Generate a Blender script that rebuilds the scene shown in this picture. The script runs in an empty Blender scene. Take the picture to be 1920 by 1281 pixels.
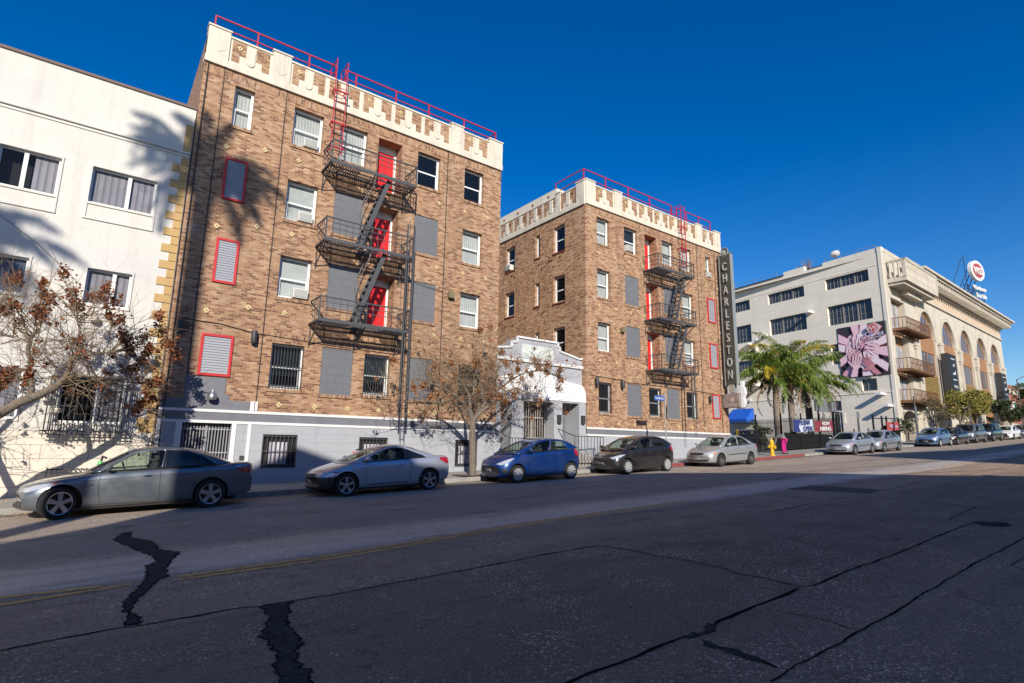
import bpy, bmesh, math, random
from mathutils import Vector, Matrix, noise
from mathutils.bvhtree import BVHTree
sc = bpy.context.scene
COL = sc.collection
PI = math.pi
rnd = random.Random(7)

# ---------------------------------------------------------------- helpers
def lin(h):
    h = h.lstrip('#')
    v = [int(h[i:i+2], 16)/255 for i in (0, 2, 4)]
    return tuple((c/12.92 if c <= .04045 else ((c+.055)/1.055)**2.4) for c in v)

def nodes_of(m):
    m.use_nodes = True
    nt = m.node_tree
    b = nt.nodes.get('Principled BSDF')
    return nt, b

class NT:
    """small node helper"""
    def __init__(s, nt): s.nt = nt
    def n(s, typ, ins=None, **kw):
        nd = s.nt.nodes.new(typ)
        for k, v in kw.items(): setattr(nd, k, v)
        if ins:
            for k, v in ins.items():
                sock = nd.inputs[k]
                if hasattr(v, 'links') or isinstance(v, bpy.types.NodeSocket): s.nt.links.new(v, sock)
                else: sock.default_value = v
        return nd
    def math(s, op, a, b=0.0, c=None, clamp=False):
        nd = s.nt.nodes.new('ShaderNodeMath'); nd.operation = op; nd.use_clamp = clamp
        for i, v in enumerate((a, b) if c is None else (a, b, c)):
            if isinstance(v, bpy.types.NodeSocket): s.nt.links.new(v, nd.inputs[i])
            else: nd.inputs[i].default_value = v
        return nd.outputs[0]
    def mix(s, f, a, b, blend='MIX'):
        nd = s.nt.nodes.new('ShaderNodeMix'); nd.data_type = 'RGBA'; nd.blend_type = blend
        for i, v in ((0, f), (6, a), (7, b)):
            if isinstance(v, bpy.types.NodeSocket): s.nt.links.new(v, nd.inputs[i])
            else: nd.inputs[i].default_value = (v if i == 0 else (*v[:3], 1))
        return nd.outputs[2]
    def noise(s, vec, scale, detail=4, rough=.6):
        return s.n('ShaderNodeTexNoise', {'Vector': vec, 'Scale': scale, 'Detail': detail, 'Roughness': rough}).outputs['Fac']
    def ramp(s, f, stops, interp='LINEAR'):
        nd = s.nt.nodes.new('ShaderNodeValToRGB'); cr = nd.color_ramp; cr.interpolation = interp
        while len(cr.elements) < len(stops): cr.elements.new(.5)
        for e, (p, c) in zip(cr.elements, stops):
            e.position = p; e.color = (*c[:3], 1) if len(c) >= 3 else (c[0], c[0], c[0], 1)
        s.nt.links.new(f, nd.inputs[0]); return nd.outputs[0]
    def step(s, f, a, b):
        nd = s.n('ShaderNodeMapRange', {'Value': f, 'From Min': a, 'From Max': b}); nd.clamp = True
        return nd.outputs[0]

def mat(name, col, rough=.7, metal=0., spec=.5, var=0., vscale=2., dirt=0., bump=0., bscale=60., coat=0., fine=0.):
    m = bpy.data.materials.new(name); nt, b = nodes_of(m)
    if isinstance(col, str): col = lin(col)
    b.inputs['Base Color'].default_value = (*col, 1)
    b.inputs['Roughness'].default_value = rough; b.inputs['Metallic'].default_value = metal
    b.inputs['Specular IOR Level'].default_value = spec
    if coat: b.inputs['Coat Weight'].default_value = coat; b.inputs['Coat Roughness'].default_value = .04
    if var or dirt or bump or fine:
        t = NT(nt); g = t.n('ShaderNodeTexCoord').outputs['Object']
        c = None
        if var:
            f = t.step(t.noise(g, vscale, 5), .3, .7)
            c = t.mix(f, [x*(1-var) for x in col], [min(1, x*(1+var)) for x in col])
        if fine:
            f = t.step(t.noise(g, 90, 2), .3, .7)
            c = t.mix(f, c if c is not None else col, [x*(1-fine) for x in col])
        if dirt:
            sv = t.n('ShaderNodeMapping', {'Vector': g, 'Scale': (1.3, 1.3, .22)}).outputs[0]
            f = t.math('MULTIPLY', t.step(t.noise(sv, 1.6, 8, .68), .5, .78), dirt)
            c = t.mix(f, c if c is not None else col, [x*.42 for x in col])
        if c is not None: nt.links.new(c, b.inputs['Base Color'])
        if bump:
            bp = t.n('ShaderNodeBump', {'Height': t.noise(g, bscale, 4), 'Strength': bump, 'Distance': .01})
            nt.links.new(bp.outputs[0], b.inputs['Normal'])
    return m

OFF = {}
def off_of(p):
    return OFF.get(p.name, Vector((0, 0, 0))) if p is not None else Vector((0, 0, 0))

def props(o, label=None, cat=None, group=None, kind=None):
    if label: o['label'] = label
    if cat: o['category'] = cat
    if group: o['group'] = group
    if kind: o['kind'] = kind
    return o

def thing(name, label, cat, loc=(0, 0, 0), group=None):
    o = bpy.data.objects.new(name, None); COL.objects.link(o)
    o.location = loc; o.empty_display_size = .3
    OFF[o.name] = Vector(loc)
    return props(o, label, cat, group)

class MB:
    def __init__(s): s.v = []; s.f = []; s.m = []
    def add(s, vs, fs, mi=0):
        k = len(s.v); s.st = getattr(s, 'st', [])+[(k, len(s.f))]; s.v += [tuple(v) for v in vs]
        s.f += [tuple(i+k for i in f) for f in fs]; s.m += [mi]*len(fs); return s
    def quad(s, a, b, c, d, mi=0): return s.add([a, b, c, d], [(0, 1, 2, 3)], mi)
    def box(s, x0, x1, y0, y1, z0, z1, mi=0):
        if x0 > x1: x0, x1 = x1, x0
        if y0 > y1: y0, y1 = y1, y0
        if z0 > z1: z0, z1 = z1, z0
        return s.add([(x0,y0,z0),(x1,y0,z0),(x1,y1,z0),(x0,y1,z0),(x0,y0,z1),(x1,y0,z1),(x1,y1,z1),(x0,y1,z1)],
            [(0,3,2,1),(4,5,6,7),(0,1,5,4),(1,2,6,5),(2,3,7,6),(3,0,4,7)], mi)
    def prism(s, poly, a, b, axis='y', mi=0):
        """extrude 2D polygon along an axis between a and b"""
        n = len(poly)
        def P(p, t):
            if axis == 'y': return (p[0], t, p[1])
            if axis == 'x': return (t, p[0], p[1])
            return (p[0], p[1], t)
        return s.add([P(p, a) for p in poly]+[P(p, b) for p in poly],
            [tuple(range(n)), tuple(range(2*n-1, n-1, -1))]+[(i, i+n, (i+1) % n+n, (i+1) % n) for i in range(n)], mi)
    def tube(s, pts, rad, n=8, mi=0, cap=True):
        pts = [Vector(p) for p in pts]; m = len(pts)
        if not hasattr(rad, '__len__'): rad = [rad]*m
        up = Vector((0, 0, 1)); vs = []; fs = []
        prev = None
        for i, p in enumerate(pts):
            d = (pts[min(i+1, m-1)]-pts[max(i-1, 0)])
            if d.length < 1e-9: d = Vector((0, 0, 1))
            d.normalize()
            if prev is None:
                a = d.cross(up if abs(d.z) < .95 else Vector((1, 0, 0))).normalized()
            else:
                a = (prev-d*prev.dot(d))
                a = a.normalized() if a.length > 1e-6 else d.orthogonal().normalized()
            prev = a; b = d.cross(a)
            for k in range(n):
                t = 2*PI*k/n; vs.append(p+(a*math.cos(t)+b*math.sin(t))*rad[i])
        for i in range(m-1):
            for k in range(n):
                fs.append((i*n+k, i*n+(k+1) % n, (i+1)*n+(k+1) % n, (i+1)*n+k))
        if cap: fs += [tuple(range(n-1, -1, -1)), tuple(range((m-1)*n, m*n))]
        return s.add(vs, fs, mi)
    def bar(s, p, q, w, h=None, mi=0):
        """square bar between two points"""
        h = h or w; p = Vector(p); q = Vector(q); d = (q-p).normalized()
        a = d.cross(Vector((0, 0, 1)) if abs(d.z) < .95 else Vector((0, 1, 0))).normalized(); b = a.cross(d)
        vs = []
        for c in (p, q):
            for sa, sb in ((-1, -1), (1, -1), (1, 1), (-1, 1)): vs.append(c+a*sa*w/2+b*sb*h/2)
        return s.add(vs, [(0,1,2,3),(7,6,5,4),(0,4,5,1),(1,5,6,2),(2,6,7,3),(3,7,4,0)], mi)
    def ball(s, c, r, n=10, m=6, mi=0):
        c = Vector(c); r = r if hasattr(r, '__len__') else (r, r, r)
        vs = []; fs = []
        for i in range(m+1):
            ph = PI*i/m
            for k in range(n):
                t = 2*PI*k/n
                vs.append((c[0]+r[0]*math.sin(ph)*math.cos(t), c[1]+r[1]*math.sin(ph)*math.sin(t), c[2]+r[2]*math.cos(ph)))
        for i in range(m):
            for k in range(n): fs.append((i*n+k, (i+1)*n+k, (i+1)*n+(k+1) % n, i*n+(k+1) % n))
        return s.add(vs, fs, mi)
    def lathe(s, prof, c, axis='z', n=16, mi=0):
        vs = []; fs = []; m = len(prof)
        for r, h in prof:
            for k in range(n):
                t = 2*PI*k/n; a, b = r*math.cos(t), r*math.sin(t)
                vs.append({'z': (c[0]+a, c[1]+b, c[2]+h), 'y': (c[0]+a, c[1]+h, c[2]+b), 'x': (c[0]+h, c[1]+a, c[2]+b)}[axis])
        for i in range(m-1):
            for k in range(n): fs.append((i*n+k, i*n+(k+1) % n, (i+1)*n+(k+1) % n, (i+1)*n+k))
        return s.add(vs, fs, mi)
    def build_each(s, name, mats, parent=None, **kw):
        # every shape that was added becomes a part of its own
        st = getattr(s, 'st', [])
        for i, (v0, f0) in enumerate(st):
            v1, f1 = st[i+1] if i+1 < len(st) else (len(s.v), len(s.f))
            b = MB(); b.v = s.v[v0:v1]; b.f = [tuple(k-v0 for k in f) for f in s.f[f0:f1]]; b.m = s.m[f0:f1]
            b.build(name, mats, parent, **kw)
    def build(s, name, mats, parent=None, smooth=False, angle=35, label=None, fix=True, **kw):
        me = bpy.data.meshes.new(name)
        off = off_of(parent)
        me.from_pydata([(v[0]-off[0], v[1]-off[1], v[2]-off[2]) for v in s.v], [], s.f)
        if not isinstance(mats, (list, tuple)): mats = [mats]
        for m in mats: me.materials.append(m)
        me.polygons.foreach_set('material_index', s.m)
        if fix:
            bm = bmesh.new(); bm.from_mesh(me); bmesh.ops.recalc_face_normals(bm, faces=bm.faces); bm.to_mesh(me); bm.free()
        me.update()
        if smooth:
            me.polygons.foreach_set('use_smooth', [True]*len(me.polygons)); me.set_sharp_from_angle(angle=math.radians(angle))
        o = bpy.data.objects.new(name, me); COL.objects.link(o)
        if parent is not None: o.parent = parent
        OFF[o.name] = Vector(off)
        return props(o, label, **kw)

def copy_tree(o, parent=None):
    c = o.copy(); COL.objects.link(c); c.parent = parent
    OFF[c.name] = OFF.get(o.name, Vector((0, 0, 0)))
    for ch in [x for x in bpy.data.objects if x.parent == o]: copy_tree(ch, c)
    return c

def text_mesh(txt, size, depth, M4, name, material, parent, sx=1., align='CENTER', off=0., space=1.):
    cu = bpy.data.curves.new('txt', 'FONT'); cu.body = txt; cu.size = size; cu.extrude = depth/2
    cu.align_x = align; cu.align_y = 'CENTER'; cu.resolution_u = 3; cu.offset = off; cu.space_character = space
    tmp = bpy.data.objects.new('txt', cu); COL.objects.link(tmp)
    bpy.context.view_layer.update()
    me = bpy.data.meshes.new_from_object(tmp.evaluated_get(bpy.context.evaluated_depsgraph_get()))
    bpy.data.objects.remove(tmp)
    me.name = name; me.transform(Matrix.Diagonal((sx, 1, 1, 1))); me.transform(M4)
    me.transform(Matrix.Translation(-off_of(parent)))
    me.materials.clear(); me.materials.append(material)
    o = bpy.data.objects.new(name, me); COL.objects.link(o)
    if parent is not None: o.parent = parent
    return o

def frame_on(origin, right, up):
    """matrix whose local x/y/z = right/up/out"""
    r = Vector(right).normalized(); u = Vector(up).normalized(); w = r.cross(u)
    return Matrix(((r.x, u.x, w.x, origin[0]), (r.y, u.y, w.y, origin[1]), (r.z, u.z, w.z, origin[2]), (0, 0, 0, 1)))

# ---------------------------------------------------------------- camera, world, sun
P = (1044.8177557, 0.18578028557, 0.0165135644, 0.640479088)
def setup_camera():
    f, pit, rol, yaw = P
    cy, sy = math.cos(yaw), math.sin(yaw)
    fw = Vector((sy*math.cos(pit), cy*math.cos(pit), math.sin(pit)))
    rt = Vector((cy, -sy, 0)); up = rt.cross(fw)
    r2 = rt*math.cos(rol)+up*math.sin(rol); u2 = -rt*math.sin(rol)+up*math.cos(rol)
    cam = bpy.data.cameras.new('camera'); cam.sensor_width = 36; cam.lens = f/1920*36
    cam.clip_start = .05; cam.clip_end = 3000
    o = bpy.data.objects.new('camera', cam); COL.objects.link(o)
    o.matrix_world = Matrix(((r2.x, u2.x, -fw.x, 0), (r2.y, u2.y, -fw.y, 0), (r2.z, u2.z, -fw.z, 0), (0, 0, 0, 1)))
    sc.camera = o
setup_camera()
SDX, SDZ = .52, .53
SUN = Vector((-SDX, -1, SDZ)).normalized()      # towards the sun
def setup_light():
    w = bpy.data.worlds.new('World'); sc.world = w; w.use_nodes = True
    nt = w.node_tree; t = NT(nt); bg = nt.nodes['Background']
    sky = nt.nodes.new('ShaderNodeTexSky'); sky.sky_type = 'NISHITA'; sky.sun_disc = False
    el = math.asin(SUN.z); az = math.atan2(SUN.x, SUN.y)
    sky.sun_elevation = el; sky.sun_rotation = az
    sky.air_density = 1.0; sky.dust_density = .35; sky.ozone_density = 3.2; sky.altitude = 100
    hs = t.n('ShaderNodeHueSaturation', {'Color': sky.outputs[0], 'Saturation': 1.42, 'Value': .92, 'Hue': .512})
    nt.links.new(hs.outputs[0], bg.inputs[0]); bg.inputs[1].default_value = .118
    l = bpy.data.lights.new('sun', 'SUN'); l.energy = 5.0; l.angle = math.radians(.5); l.color = (1, .925, .80)
    o = bpy.data.objects.new('sun', l); COL.objects.link(o)
    o.rotation_euler = SUN.to_track_quat('Z', 'Y').to_euler()
setup_light()
sc.view_settings.view_transform = 'Standard'; sc.view_settings.look = 'None'
sc.view_settings.exposure = .30; sc.view_settings.gamma = 1

def zr(x):
    if x < 30: return -1.69+.0364*x
    if x < 130: return -.598+.045*(x-30)
    return 3.902+.02*(x-130)
SLOPE = .0364

# ---------------------------------------------------------------- materials
def brick_mat(name, vertical=False, bw=.208, bh=.069, tone=.90):
    m = bpy.data.materials.new(name); nt, b = nodes_of(m); t = NT(nt)
    pos = t.n('ShaderNodeNewGeometry').outputs['Position']
    sp = t.n('ShaderNodeSeparateXYZ', {'Vector': pos})
    h = t.math('ADD', sp.outputs[0], sp.outputs[1]); z = sp.outputs[2]
    u, v = (z, h) if vertical else (h, z)
    vr = t.math('DIVIDE', v, bh); row = t.math('FLOOR', vr)
    par = t.math('MULTIPLY', t.math('MODULO', t.math('ADD', row, 1000), 2), .5)
    ur = t.math('ADD', t.math('DIVIDE', u, bw), par); cl = t.math('FLOOR', ur)
    idv = t.n('ShaderNodeCombineXYZ', {'X': cl, 'Y': row}).outputs[0]
    wn = t.n('ShaderNodeTexWhiteNoise', {'Vector': idv}, noise_dimensions='2D').outputs[0]
    big = t.noise(pos, .55, 3); 
    f = t.math('ADD', wn, t.math('MULTIPLY', t.math('SUBTRACT', big, .5), .5))
    k = tone
    c = t.ramp(f, [(0, (.15*k, .058*k, .032*k)), (.12, (.20*k, .085*k, .045*k)), (.24, (.30*k, .145*k, .075*k)), (.42, (.40*k, .212*k, .112*k)), (.75, (.47*k, .272*k, .152*k)), (1, (.56*k, .38*k, .25*k))])
    fu = t.math('FRACT', ur); fv = t.math('FRACT', vr)
    eu = t.math('MINIMUM', fu, t.math('SUBTRACT', 1, fu)); ev = t.math('MINIMUM', fv, t.math('SUBTRACT', 1, fv))
    mu = t.step(eu, .022, .045); mv = t.step(ev, .06, .12)
    br = t.math('MULTIPLY', mu, mv)
    fine = t.noise(pos, 55, 3)
    c = t.mix(t.math('MULTIPLY', fine, .35), c, (.16, .085, .05))
    c = t.mix(br, (.37, .265, .18), c)
    dv = t.n('ShaderNodeMapping', {'Vector': pos, 'Scale': (1.1, 1.1, .16)}).outputs[0]
    d = t.math('MULTIPLY', t.step(t.noise(dv, 1.2, 8, .7), .48, .78), .55)
    c = t.mix(d, c, (.12, .078, .052))
    pf = t.math('MULTIPLY', t.step(t.noise(pos, .42, 7, .7), .60, .70), .35)
    c = t.mix(pf, c, (.42, .38, .34))
    nt.links.new(c, b.inputs['Base Color']); b.inputs['Roughness'].default_value = .85
    hgt = t.math('ADD', t.math('MULTIPLY', br, 1.), t.math('MULTIPLY', fine, .4))
    bp = t.n('ShaderNodeBump', {'Height': hgt, 'Strength': .6, 'Distance': .008})
    nt.links.new(bp.outputs[0], b.inputs['Normal'])
    return m

def block_mat(name, col, bw=.98, bh=.30, line=.35, joint=.012, dirt=.5, z0=0., col2=None):
    """painted masonry with joint lines"""
    m = bpy.data.materials.new(name); nt, b = nodes_of(m); t = NT(nt)
    pos = t.n('ShaderNodeNewGeometry').outputs['Position']
    sp = t.n('ShaderNodeSeparateXYZ', {'Vector': pos})
    h = t.math('ADD', sp.outputs[0], sp.outputs[1]); z = t.math('SUBTRACT', sp.outputs[2], z0)
    vr = t.math('DIVIDE', z, bh); row = t.math('FLOOR', vr)
    par = t.math('MULTIPLY', t.math('MODULO', t.math('ADD', row, 1000), 2), .5)
    ur = t.math('ADD', t.math('DIVIDE', h, bw), par)
    fu = t.math('FRACT', ur); fv = t.math('FRACT', vr)
    eu = t.math('MULTIPLY', t.math('MINIMUM', fu, t.math('SUBTRACT', 1, fu)), bw)
    ev = t.math('MULTIPLY', t.math('MINIMUM', fv, t.math('SUBTRACT', 1, fv)), bh)
    br = t.math('MULTIPLY', t.step(eu, joint*.4, joint), t.step(ev, joint*.4, joint))
    f = t.step(t.noise(pos, .9, 6), .3, .7)
    c = t.mix(f, [x*.93 for x in col], [min(1, x*1.05) for x in col])
    dv = t.n('ShaderNodeMapping', {'Vector': pos, 'Scale': (1.2, 1.2, .25)}).outputs[0]
    d = t.math('MULTIPLY', t.step(t.noise(dv, 1.5, 9, .7), .55, .85), dirt)
    c = t.mix(d, c, [x*.45 for x in col])
    c = t.mix(br, [x*line for x in col], c)
    nt.links.new(c, b.inputs['Base Color']); b.inputs['Roughness'].default_value = .8
    bp = t.n('ShaderNodeBump', {'Height': t.math('ADD', br, t.math('MULTIPLY', t.noise(pos, 30, 4), .3)), 'Strength': .4, 'Distance': .01})
    nt.links.new(bp.outputs[0], b.inputs['Normal'])
    return m

def stucco_mat(name, col, streak=.35, patch=.5):
    m = bpy.data.materials.new(name); nt, b = nodes_of(m); t = NT(nt)
    pos = t.n('ShaderNodeNewGeometry').outputs['Position']
    c = t.mix(t.step(t.noise(pos, .35, 5), .35, .65), [x*.95 for x in col], [min(1, x*1.03) for x in col])
    p2 = t.n('ShaderNodeTexVoronoi', {'Vector': t.n('ShaderNodeMapping', {'Vector': pos, 'Scale': (.35, .35, .8)}).outputs[0], 'Scale': 1.}, feature='F1', distance='CHEBYCHEV')
    pf = t.step(t.n('ShaderNodeSeparateColor', {'Color': p2.outputs['Color']}).outputs[0], .72, .76)
    c = t.mix(t.math('MULTIPLY', pf, patch*.3), c, (.50, .52, .55))
    dv = t.n('ShaderNodeMapping', {'Vector': pos, 'Scale': (2.2, 2.2, .12)}).outputs[0]
    d = t.math('MULTIPLY', t.step(t.noise(dv, 1.3, 9, .72), .52, .85), streak)
    c = t.mix(d, c, [x*.5 for x in col])
    cr = t.n('ShaderNodeTexVoronoi', {'Vector': t.n('ShaderNodeMapping', {'Vector': pos, 'Scale': (.5, .5, .5)}).outputs[0], 'Scale': .8}, feature='DISTANCE_TO_EDGE').outputs[0]
    wob = t.math('ADD', cr, t.math('MULTIPLY', t.math('SUBTRACT', t.noise(pos, 3., 6), .5), .22))
    cf = t.math('MULTIPLY', t.math('SUBTRACT', 1, t.step(t.math('ABSOLUTE', wob), .0, .006)), .22)
    c = t.mix(cf, c, [x*.35 for x in col])
    nt.links.new(c, b.inputs['Base Color']); b.inputs['Roughness'].default_value = .9
    bp = t.n('ShaderNodeBump', {'Height': t.noise(pos, 45, 6), 'Strength': .35, 'Distance': .01})
    nt.links.new(bp.outputs[0], b.inputs['Normal'])
    return m

def asphalt_mat():
    m = bpy.data.materials.new('asphalt'); nt, b = nodes_of(m); t = NT(nt)
    pos = t.n('ShaderNodeNewGeometry').outputs['Position']
    sp = t.n('ShaderNodeSeparateXYZ', {'Vector': pos}); y = sp.outputs[1]
    wob = t.math('MULTIPLY', t.math('SUBTRACT', t.noise(pos, .5, 4), .5), .5)
    yy = t.math('ADD', y, wob)
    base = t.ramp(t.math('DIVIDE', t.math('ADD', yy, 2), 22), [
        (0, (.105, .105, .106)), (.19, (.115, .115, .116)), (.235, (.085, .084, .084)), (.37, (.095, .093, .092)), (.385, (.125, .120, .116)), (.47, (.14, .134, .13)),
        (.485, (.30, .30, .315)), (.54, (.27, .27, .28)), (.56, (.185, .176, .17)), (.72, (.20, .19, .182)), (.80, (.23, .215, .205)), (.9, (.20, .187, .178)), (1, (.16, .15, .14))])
    lg = t.step(t.noise(t.n('ShaderNodeMapping', {'Vector': pos, 'Scale': (.25, 1, 1)}).outputs[0], .9, 6, .62), .3, .72)
    c = t.mix(t.math('MULTIPLY', lg, .4), base, t.mix(.5, base, (.26, .25, .24)))
    # tyre-dark longitudinal streaks and stains
    st = t.step(t.noise(t.n('ShaderNodeMapping', {'Vector': pos, 'Scale': (.12, 2.4, 1)}).outputs[0], 1.1, 5, .6), .5, .75)
    c = t.mix(t.math('MULTIPLY', st, .35), c, (.055, .054, .055))
    sp2 = t.step(t.noise(pos, 2.3, 7, .7), .60, .72)
    c = t.mix(t.math('MULTIPLY', sp2, .30), c, (.05, .05, .05))
    # aggregate
    ag = t.n('ShaderNodeTexVoronoi', {'Vector': pos, 'Scale': 70.}, feature='F1')
    agc = t.n('ShaderNodeSeparateColor', {'Color': ag.outputs['Color']}).outputs[0]
    patchy = t.step(t.noise(pos, .8, 4), .45, .62)
    lit = t.math('MULTIPLY', t.step(agc, .90, .93), t.math('ADD', t.math('MULTIPLY', patchy, .6), .12))
    c = t.mix(lit, c, (.48, .47, .45))
    dk = t.step(agc, .22, .1)
    c = t.mix(t.math('MULTIPLY', dk, .5), c, (.025, .025, .026))
    ch = t.n('ShaderNodeTexVoronoi', {'Vector': t.n('ShaderNodeMapping', {'Vector': pos, 'Scale': (1, 2.2, 1)}).outputs[0], 'Scale': 9.}, feature='F1')
    chc = t.n('ShaderNodeSeparateColor', {'Color': ch.outputs['Color']}).outputs[1]
    spot = t.math('MULTIPLY', t.step(chc, .955, .96), t.step(ch.outputs['Distance'], .22, .12))
    c = t.mix(t.math('MULTIPLY', spot, .6), c, (.42, .41, .39))
    oil = t.math('MULTIPLY', t.step(t.noise(t.n('ShaderNodeMapping', {'Vector': pos, 'Scale': (.5, 1.1, 1)}).outputs[0], 1.7, 3, .5), .60, .70), .4)
    c = t.mix(oil, c, (.045, .042, .04))
    hair = t.n('ShaderNodeTexVoronoi', {'Vector': t.n('ShaderNodeVectorMath', {0: pos, 1: t.n('ShaderNodeTexNoise', {'Vector': pos, 'Scale': 3., 'Detail': 4.}).outputs['Color']}, operation='ADD').outputs[0], 'Scale': .55}, feature='DISTANCE_TO_EDGE').outputs[0]
    c = t.mix(t.math('MULTIPLY', t.math('SUBTRACT', 1, t.step(hair, .002, .009)), .5), c, (.03, .03, .03))
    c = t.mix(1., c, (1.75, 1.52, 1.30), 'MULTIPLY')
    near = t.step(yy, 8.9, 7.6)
    c = t.mix(near, c, t.mix(1., c, (1.5, 1.28, 1.1), 'MULTIPLY'))  # near half lightened and warmed in colour to offset its dark blue shade
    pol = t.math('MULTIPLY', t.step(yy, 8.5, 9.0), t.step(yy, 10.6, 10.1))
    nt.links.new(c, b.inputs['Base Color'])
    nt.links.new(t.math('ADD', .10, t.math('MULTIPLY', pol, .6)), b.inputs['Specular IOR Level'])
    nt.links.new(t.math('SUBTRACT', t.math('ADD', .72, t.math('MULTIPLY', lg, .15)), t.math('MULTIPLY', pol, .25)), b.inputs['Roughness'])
    hh = t.math('ADD', t.math('MULTIPLY', ag.outputs['Distance'], 1.2), t.math('MULTIPLY', t.noise(pos, 7, 5), 1.1))
    bp = t.n('ShaderNodeBump', {'Height': hh, 'Strength': .55, 'Distance': .012})
    nt.links.new(bp.outputs[0], b.inputs['Normal'])
    return m

M = {}
M['brick'] = brick_mat('brick'); M['soldier'] = brick_mat('brick_soldier', True, tone=.84)
M['brick_side_lit'] = brick_mat('brick_side_lit', tone=1.0)  # same brick in a lighter tone: sunlight on the side wall put into the colour
M['cream'] = mat('terracotta_cream', (.60, .55, .46), .75, var=.06, vscale=1.5, dirt=.55, bump=.15)
M['grey_light'] = block_mat('painted_masonry_light', (.355, .365, .40), 1.6, .30, line=.85, dirt=.5)
M['grey_mid'] = mat('paint_grey_mid', (.155, .16, .185), .75, var=.08, dirt=.3, bump=.15)
M['panel'] = block_mat('infill_panel', (.135, .142, .16), .62, .305, line=.78, dirt=.25)
M['white'] = mat('paint_white', (.68, .68, .68), .6, var=.03, dirt=.2)
M['whiteframe'] = mat('window_frame_white', (.72, .73, .73), .45, dirt=.12)
M['red'] = mat('paint_red', (.62, .012, .015), .5, var=.06, dirt=.1)
M['redframe'] = mat('paint_red_frame', (.48, .02, .025), .55)
M['redrail'] = mat('rail_red', (.42, .015, .03), .5)
M['iron'] = mat('iron_grey', (.075, .075, .082), .55, .15, var=.12, vscale=9)
M['irond'] = mat('iron_dark', (.045, .045, .05), .55, .15)
M['black'] = mat('black_paint', (.012, .012, .013), .5)
M['dark'] = mat('dark_void', (.01, .01, .011), .8)
M['shutter'] = mat('shutter_metal', (.30, .31, .345), .5, .1, dirt=.15)
M['tile'] = mat('tile_yellow', (.56, .45, .24), .5)
M['tilered'] = mat('tile_brown', (.16, .04, .02), .6)
M['conc'] = mat('concrete', (.30, .285, .26), .9, var=.14, vscale=1.2, dirt=.45, bump=.3, bscale=40, fine=.12)
M['kerb'] = mat('kerb_concrete', (.27, .255, .235), .9, var=.2, vscale=2.5, dirt=.4, bump=.4, bscale=25)
M['kerbred'] = mat('kerb_red_paint', (.22, .05, .045), .85, var=.35, vscale=5, bump=.3, bscale=25)
M['stucco'] = stucco_mat('stucco_white', (.60, .575, .535), .42, .9)
M['stucco_block'] = block_mat('painted_block_cream', (.66, .59, .50), 1.06, .37, line=.55, joint=.012, dirt=.12, z0=.2)
M['tan'] = mat('quoin_tan', (.46, .30, .125), .8, var=.06, dirt=.15)
M['brown'] = mat('coping_brown', (.16, .11, .095), .8)
M['ac'] = mat('ac_white', (.60, .60, .57), .5, dirt=.25)
M['curtain'] = mat('curtain', (.30, .28, .32), .9, var=.25, vscale=3)
def blind_mat(name, c1, c2, axis, per):
    m = bpy.data.materials.new(name); nt, b = nodes_of(m); t = NT(nt)
    pos = t.n('ShaderNodeNewGeometry').outputs['Position']
    sp = t.n('ShaderNodeSeparateXYZ', {'Vector': pos})
    h = sp.outputs[2] if axis == 'z' else t.math('ADD', sp.outputs[0], sp.outputs[1])
    f = t.math('FRACT', t.math('DIVIDE', h, per))
    c = t.mix(t.step(f, .05, .5), c2, c1)
    big = t.step(t.noise(pos, 1.1, 2), .45, .55)
    c = t.mix(t.math('MULTIPLY', big, .25), c, [x*.5 for x in c1])
    nt.links.new(c, b.inputs['Base Color']); b.inputs['Roughness'].default_value = .7
    return m
M['blind_h'] = blind_mat('blind_slats', (.84, .86, .84), (.55, .60, .60), 'z', .06)
M['blind_v'] = blind_mat('blind_vertical', (.84, .85, .83), (.50, .55, .56), 'x', .11)
M['blind_d'] = blind_mat('blind_drape', (.50, .47, .53), (.24, .22, .27), 'x', .17)
def glass_mat(name, tint=(.55, .6, .62), dens=.55, rough=.03):
    m = bpy.data.materials.new(name); nt, b = nodes_of(m); t = NT(nt)
    out = nt.nodes['Material Output']
    tr = t.n('ShaderNodeBsdfTransparent', {'Color': (*tint, 1)})
    b.inputs['Base Color'].default_value = (.012, .015, .02, 1); b.inputs['Roughness'].default_value = rough
    b.inputs['Specular IOR Level'].default_value = .9
    fc = t.n('ShaderNodeLayerWeight', {'Blend': .5}).outputs['Facing']
    f = t.math('ADD', dens, t.math('ADD', .03, t.math('MULTIPLY', t.math('POWER', fc, 5.), .9)), clamp=True)
    mx = t.n('ShaderNodeMixShader', {0: f, 1: tr.outputs[0], 2: b.outputs[0]})
    nt.links.new(mx.outputs[0], out.inputs[0])
    return m
M['glass'] = glass_mat('window_glass', (.94, .95, .95), .10)
M['glassd'] = glass_mat('window_glass_dark', (.65, .7, .74), .40)
M['autoglass'] = glass_mat('car_glass', (.72, .82, .76), .16)
M['autoglassd'] = glass_mat('car_glass_tinted', (.2, .22, .25), .6)
M['cable_and_shadow_line'] = mat('cable_and_shadow_black', (.02, .02, .022), .6)
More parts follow.
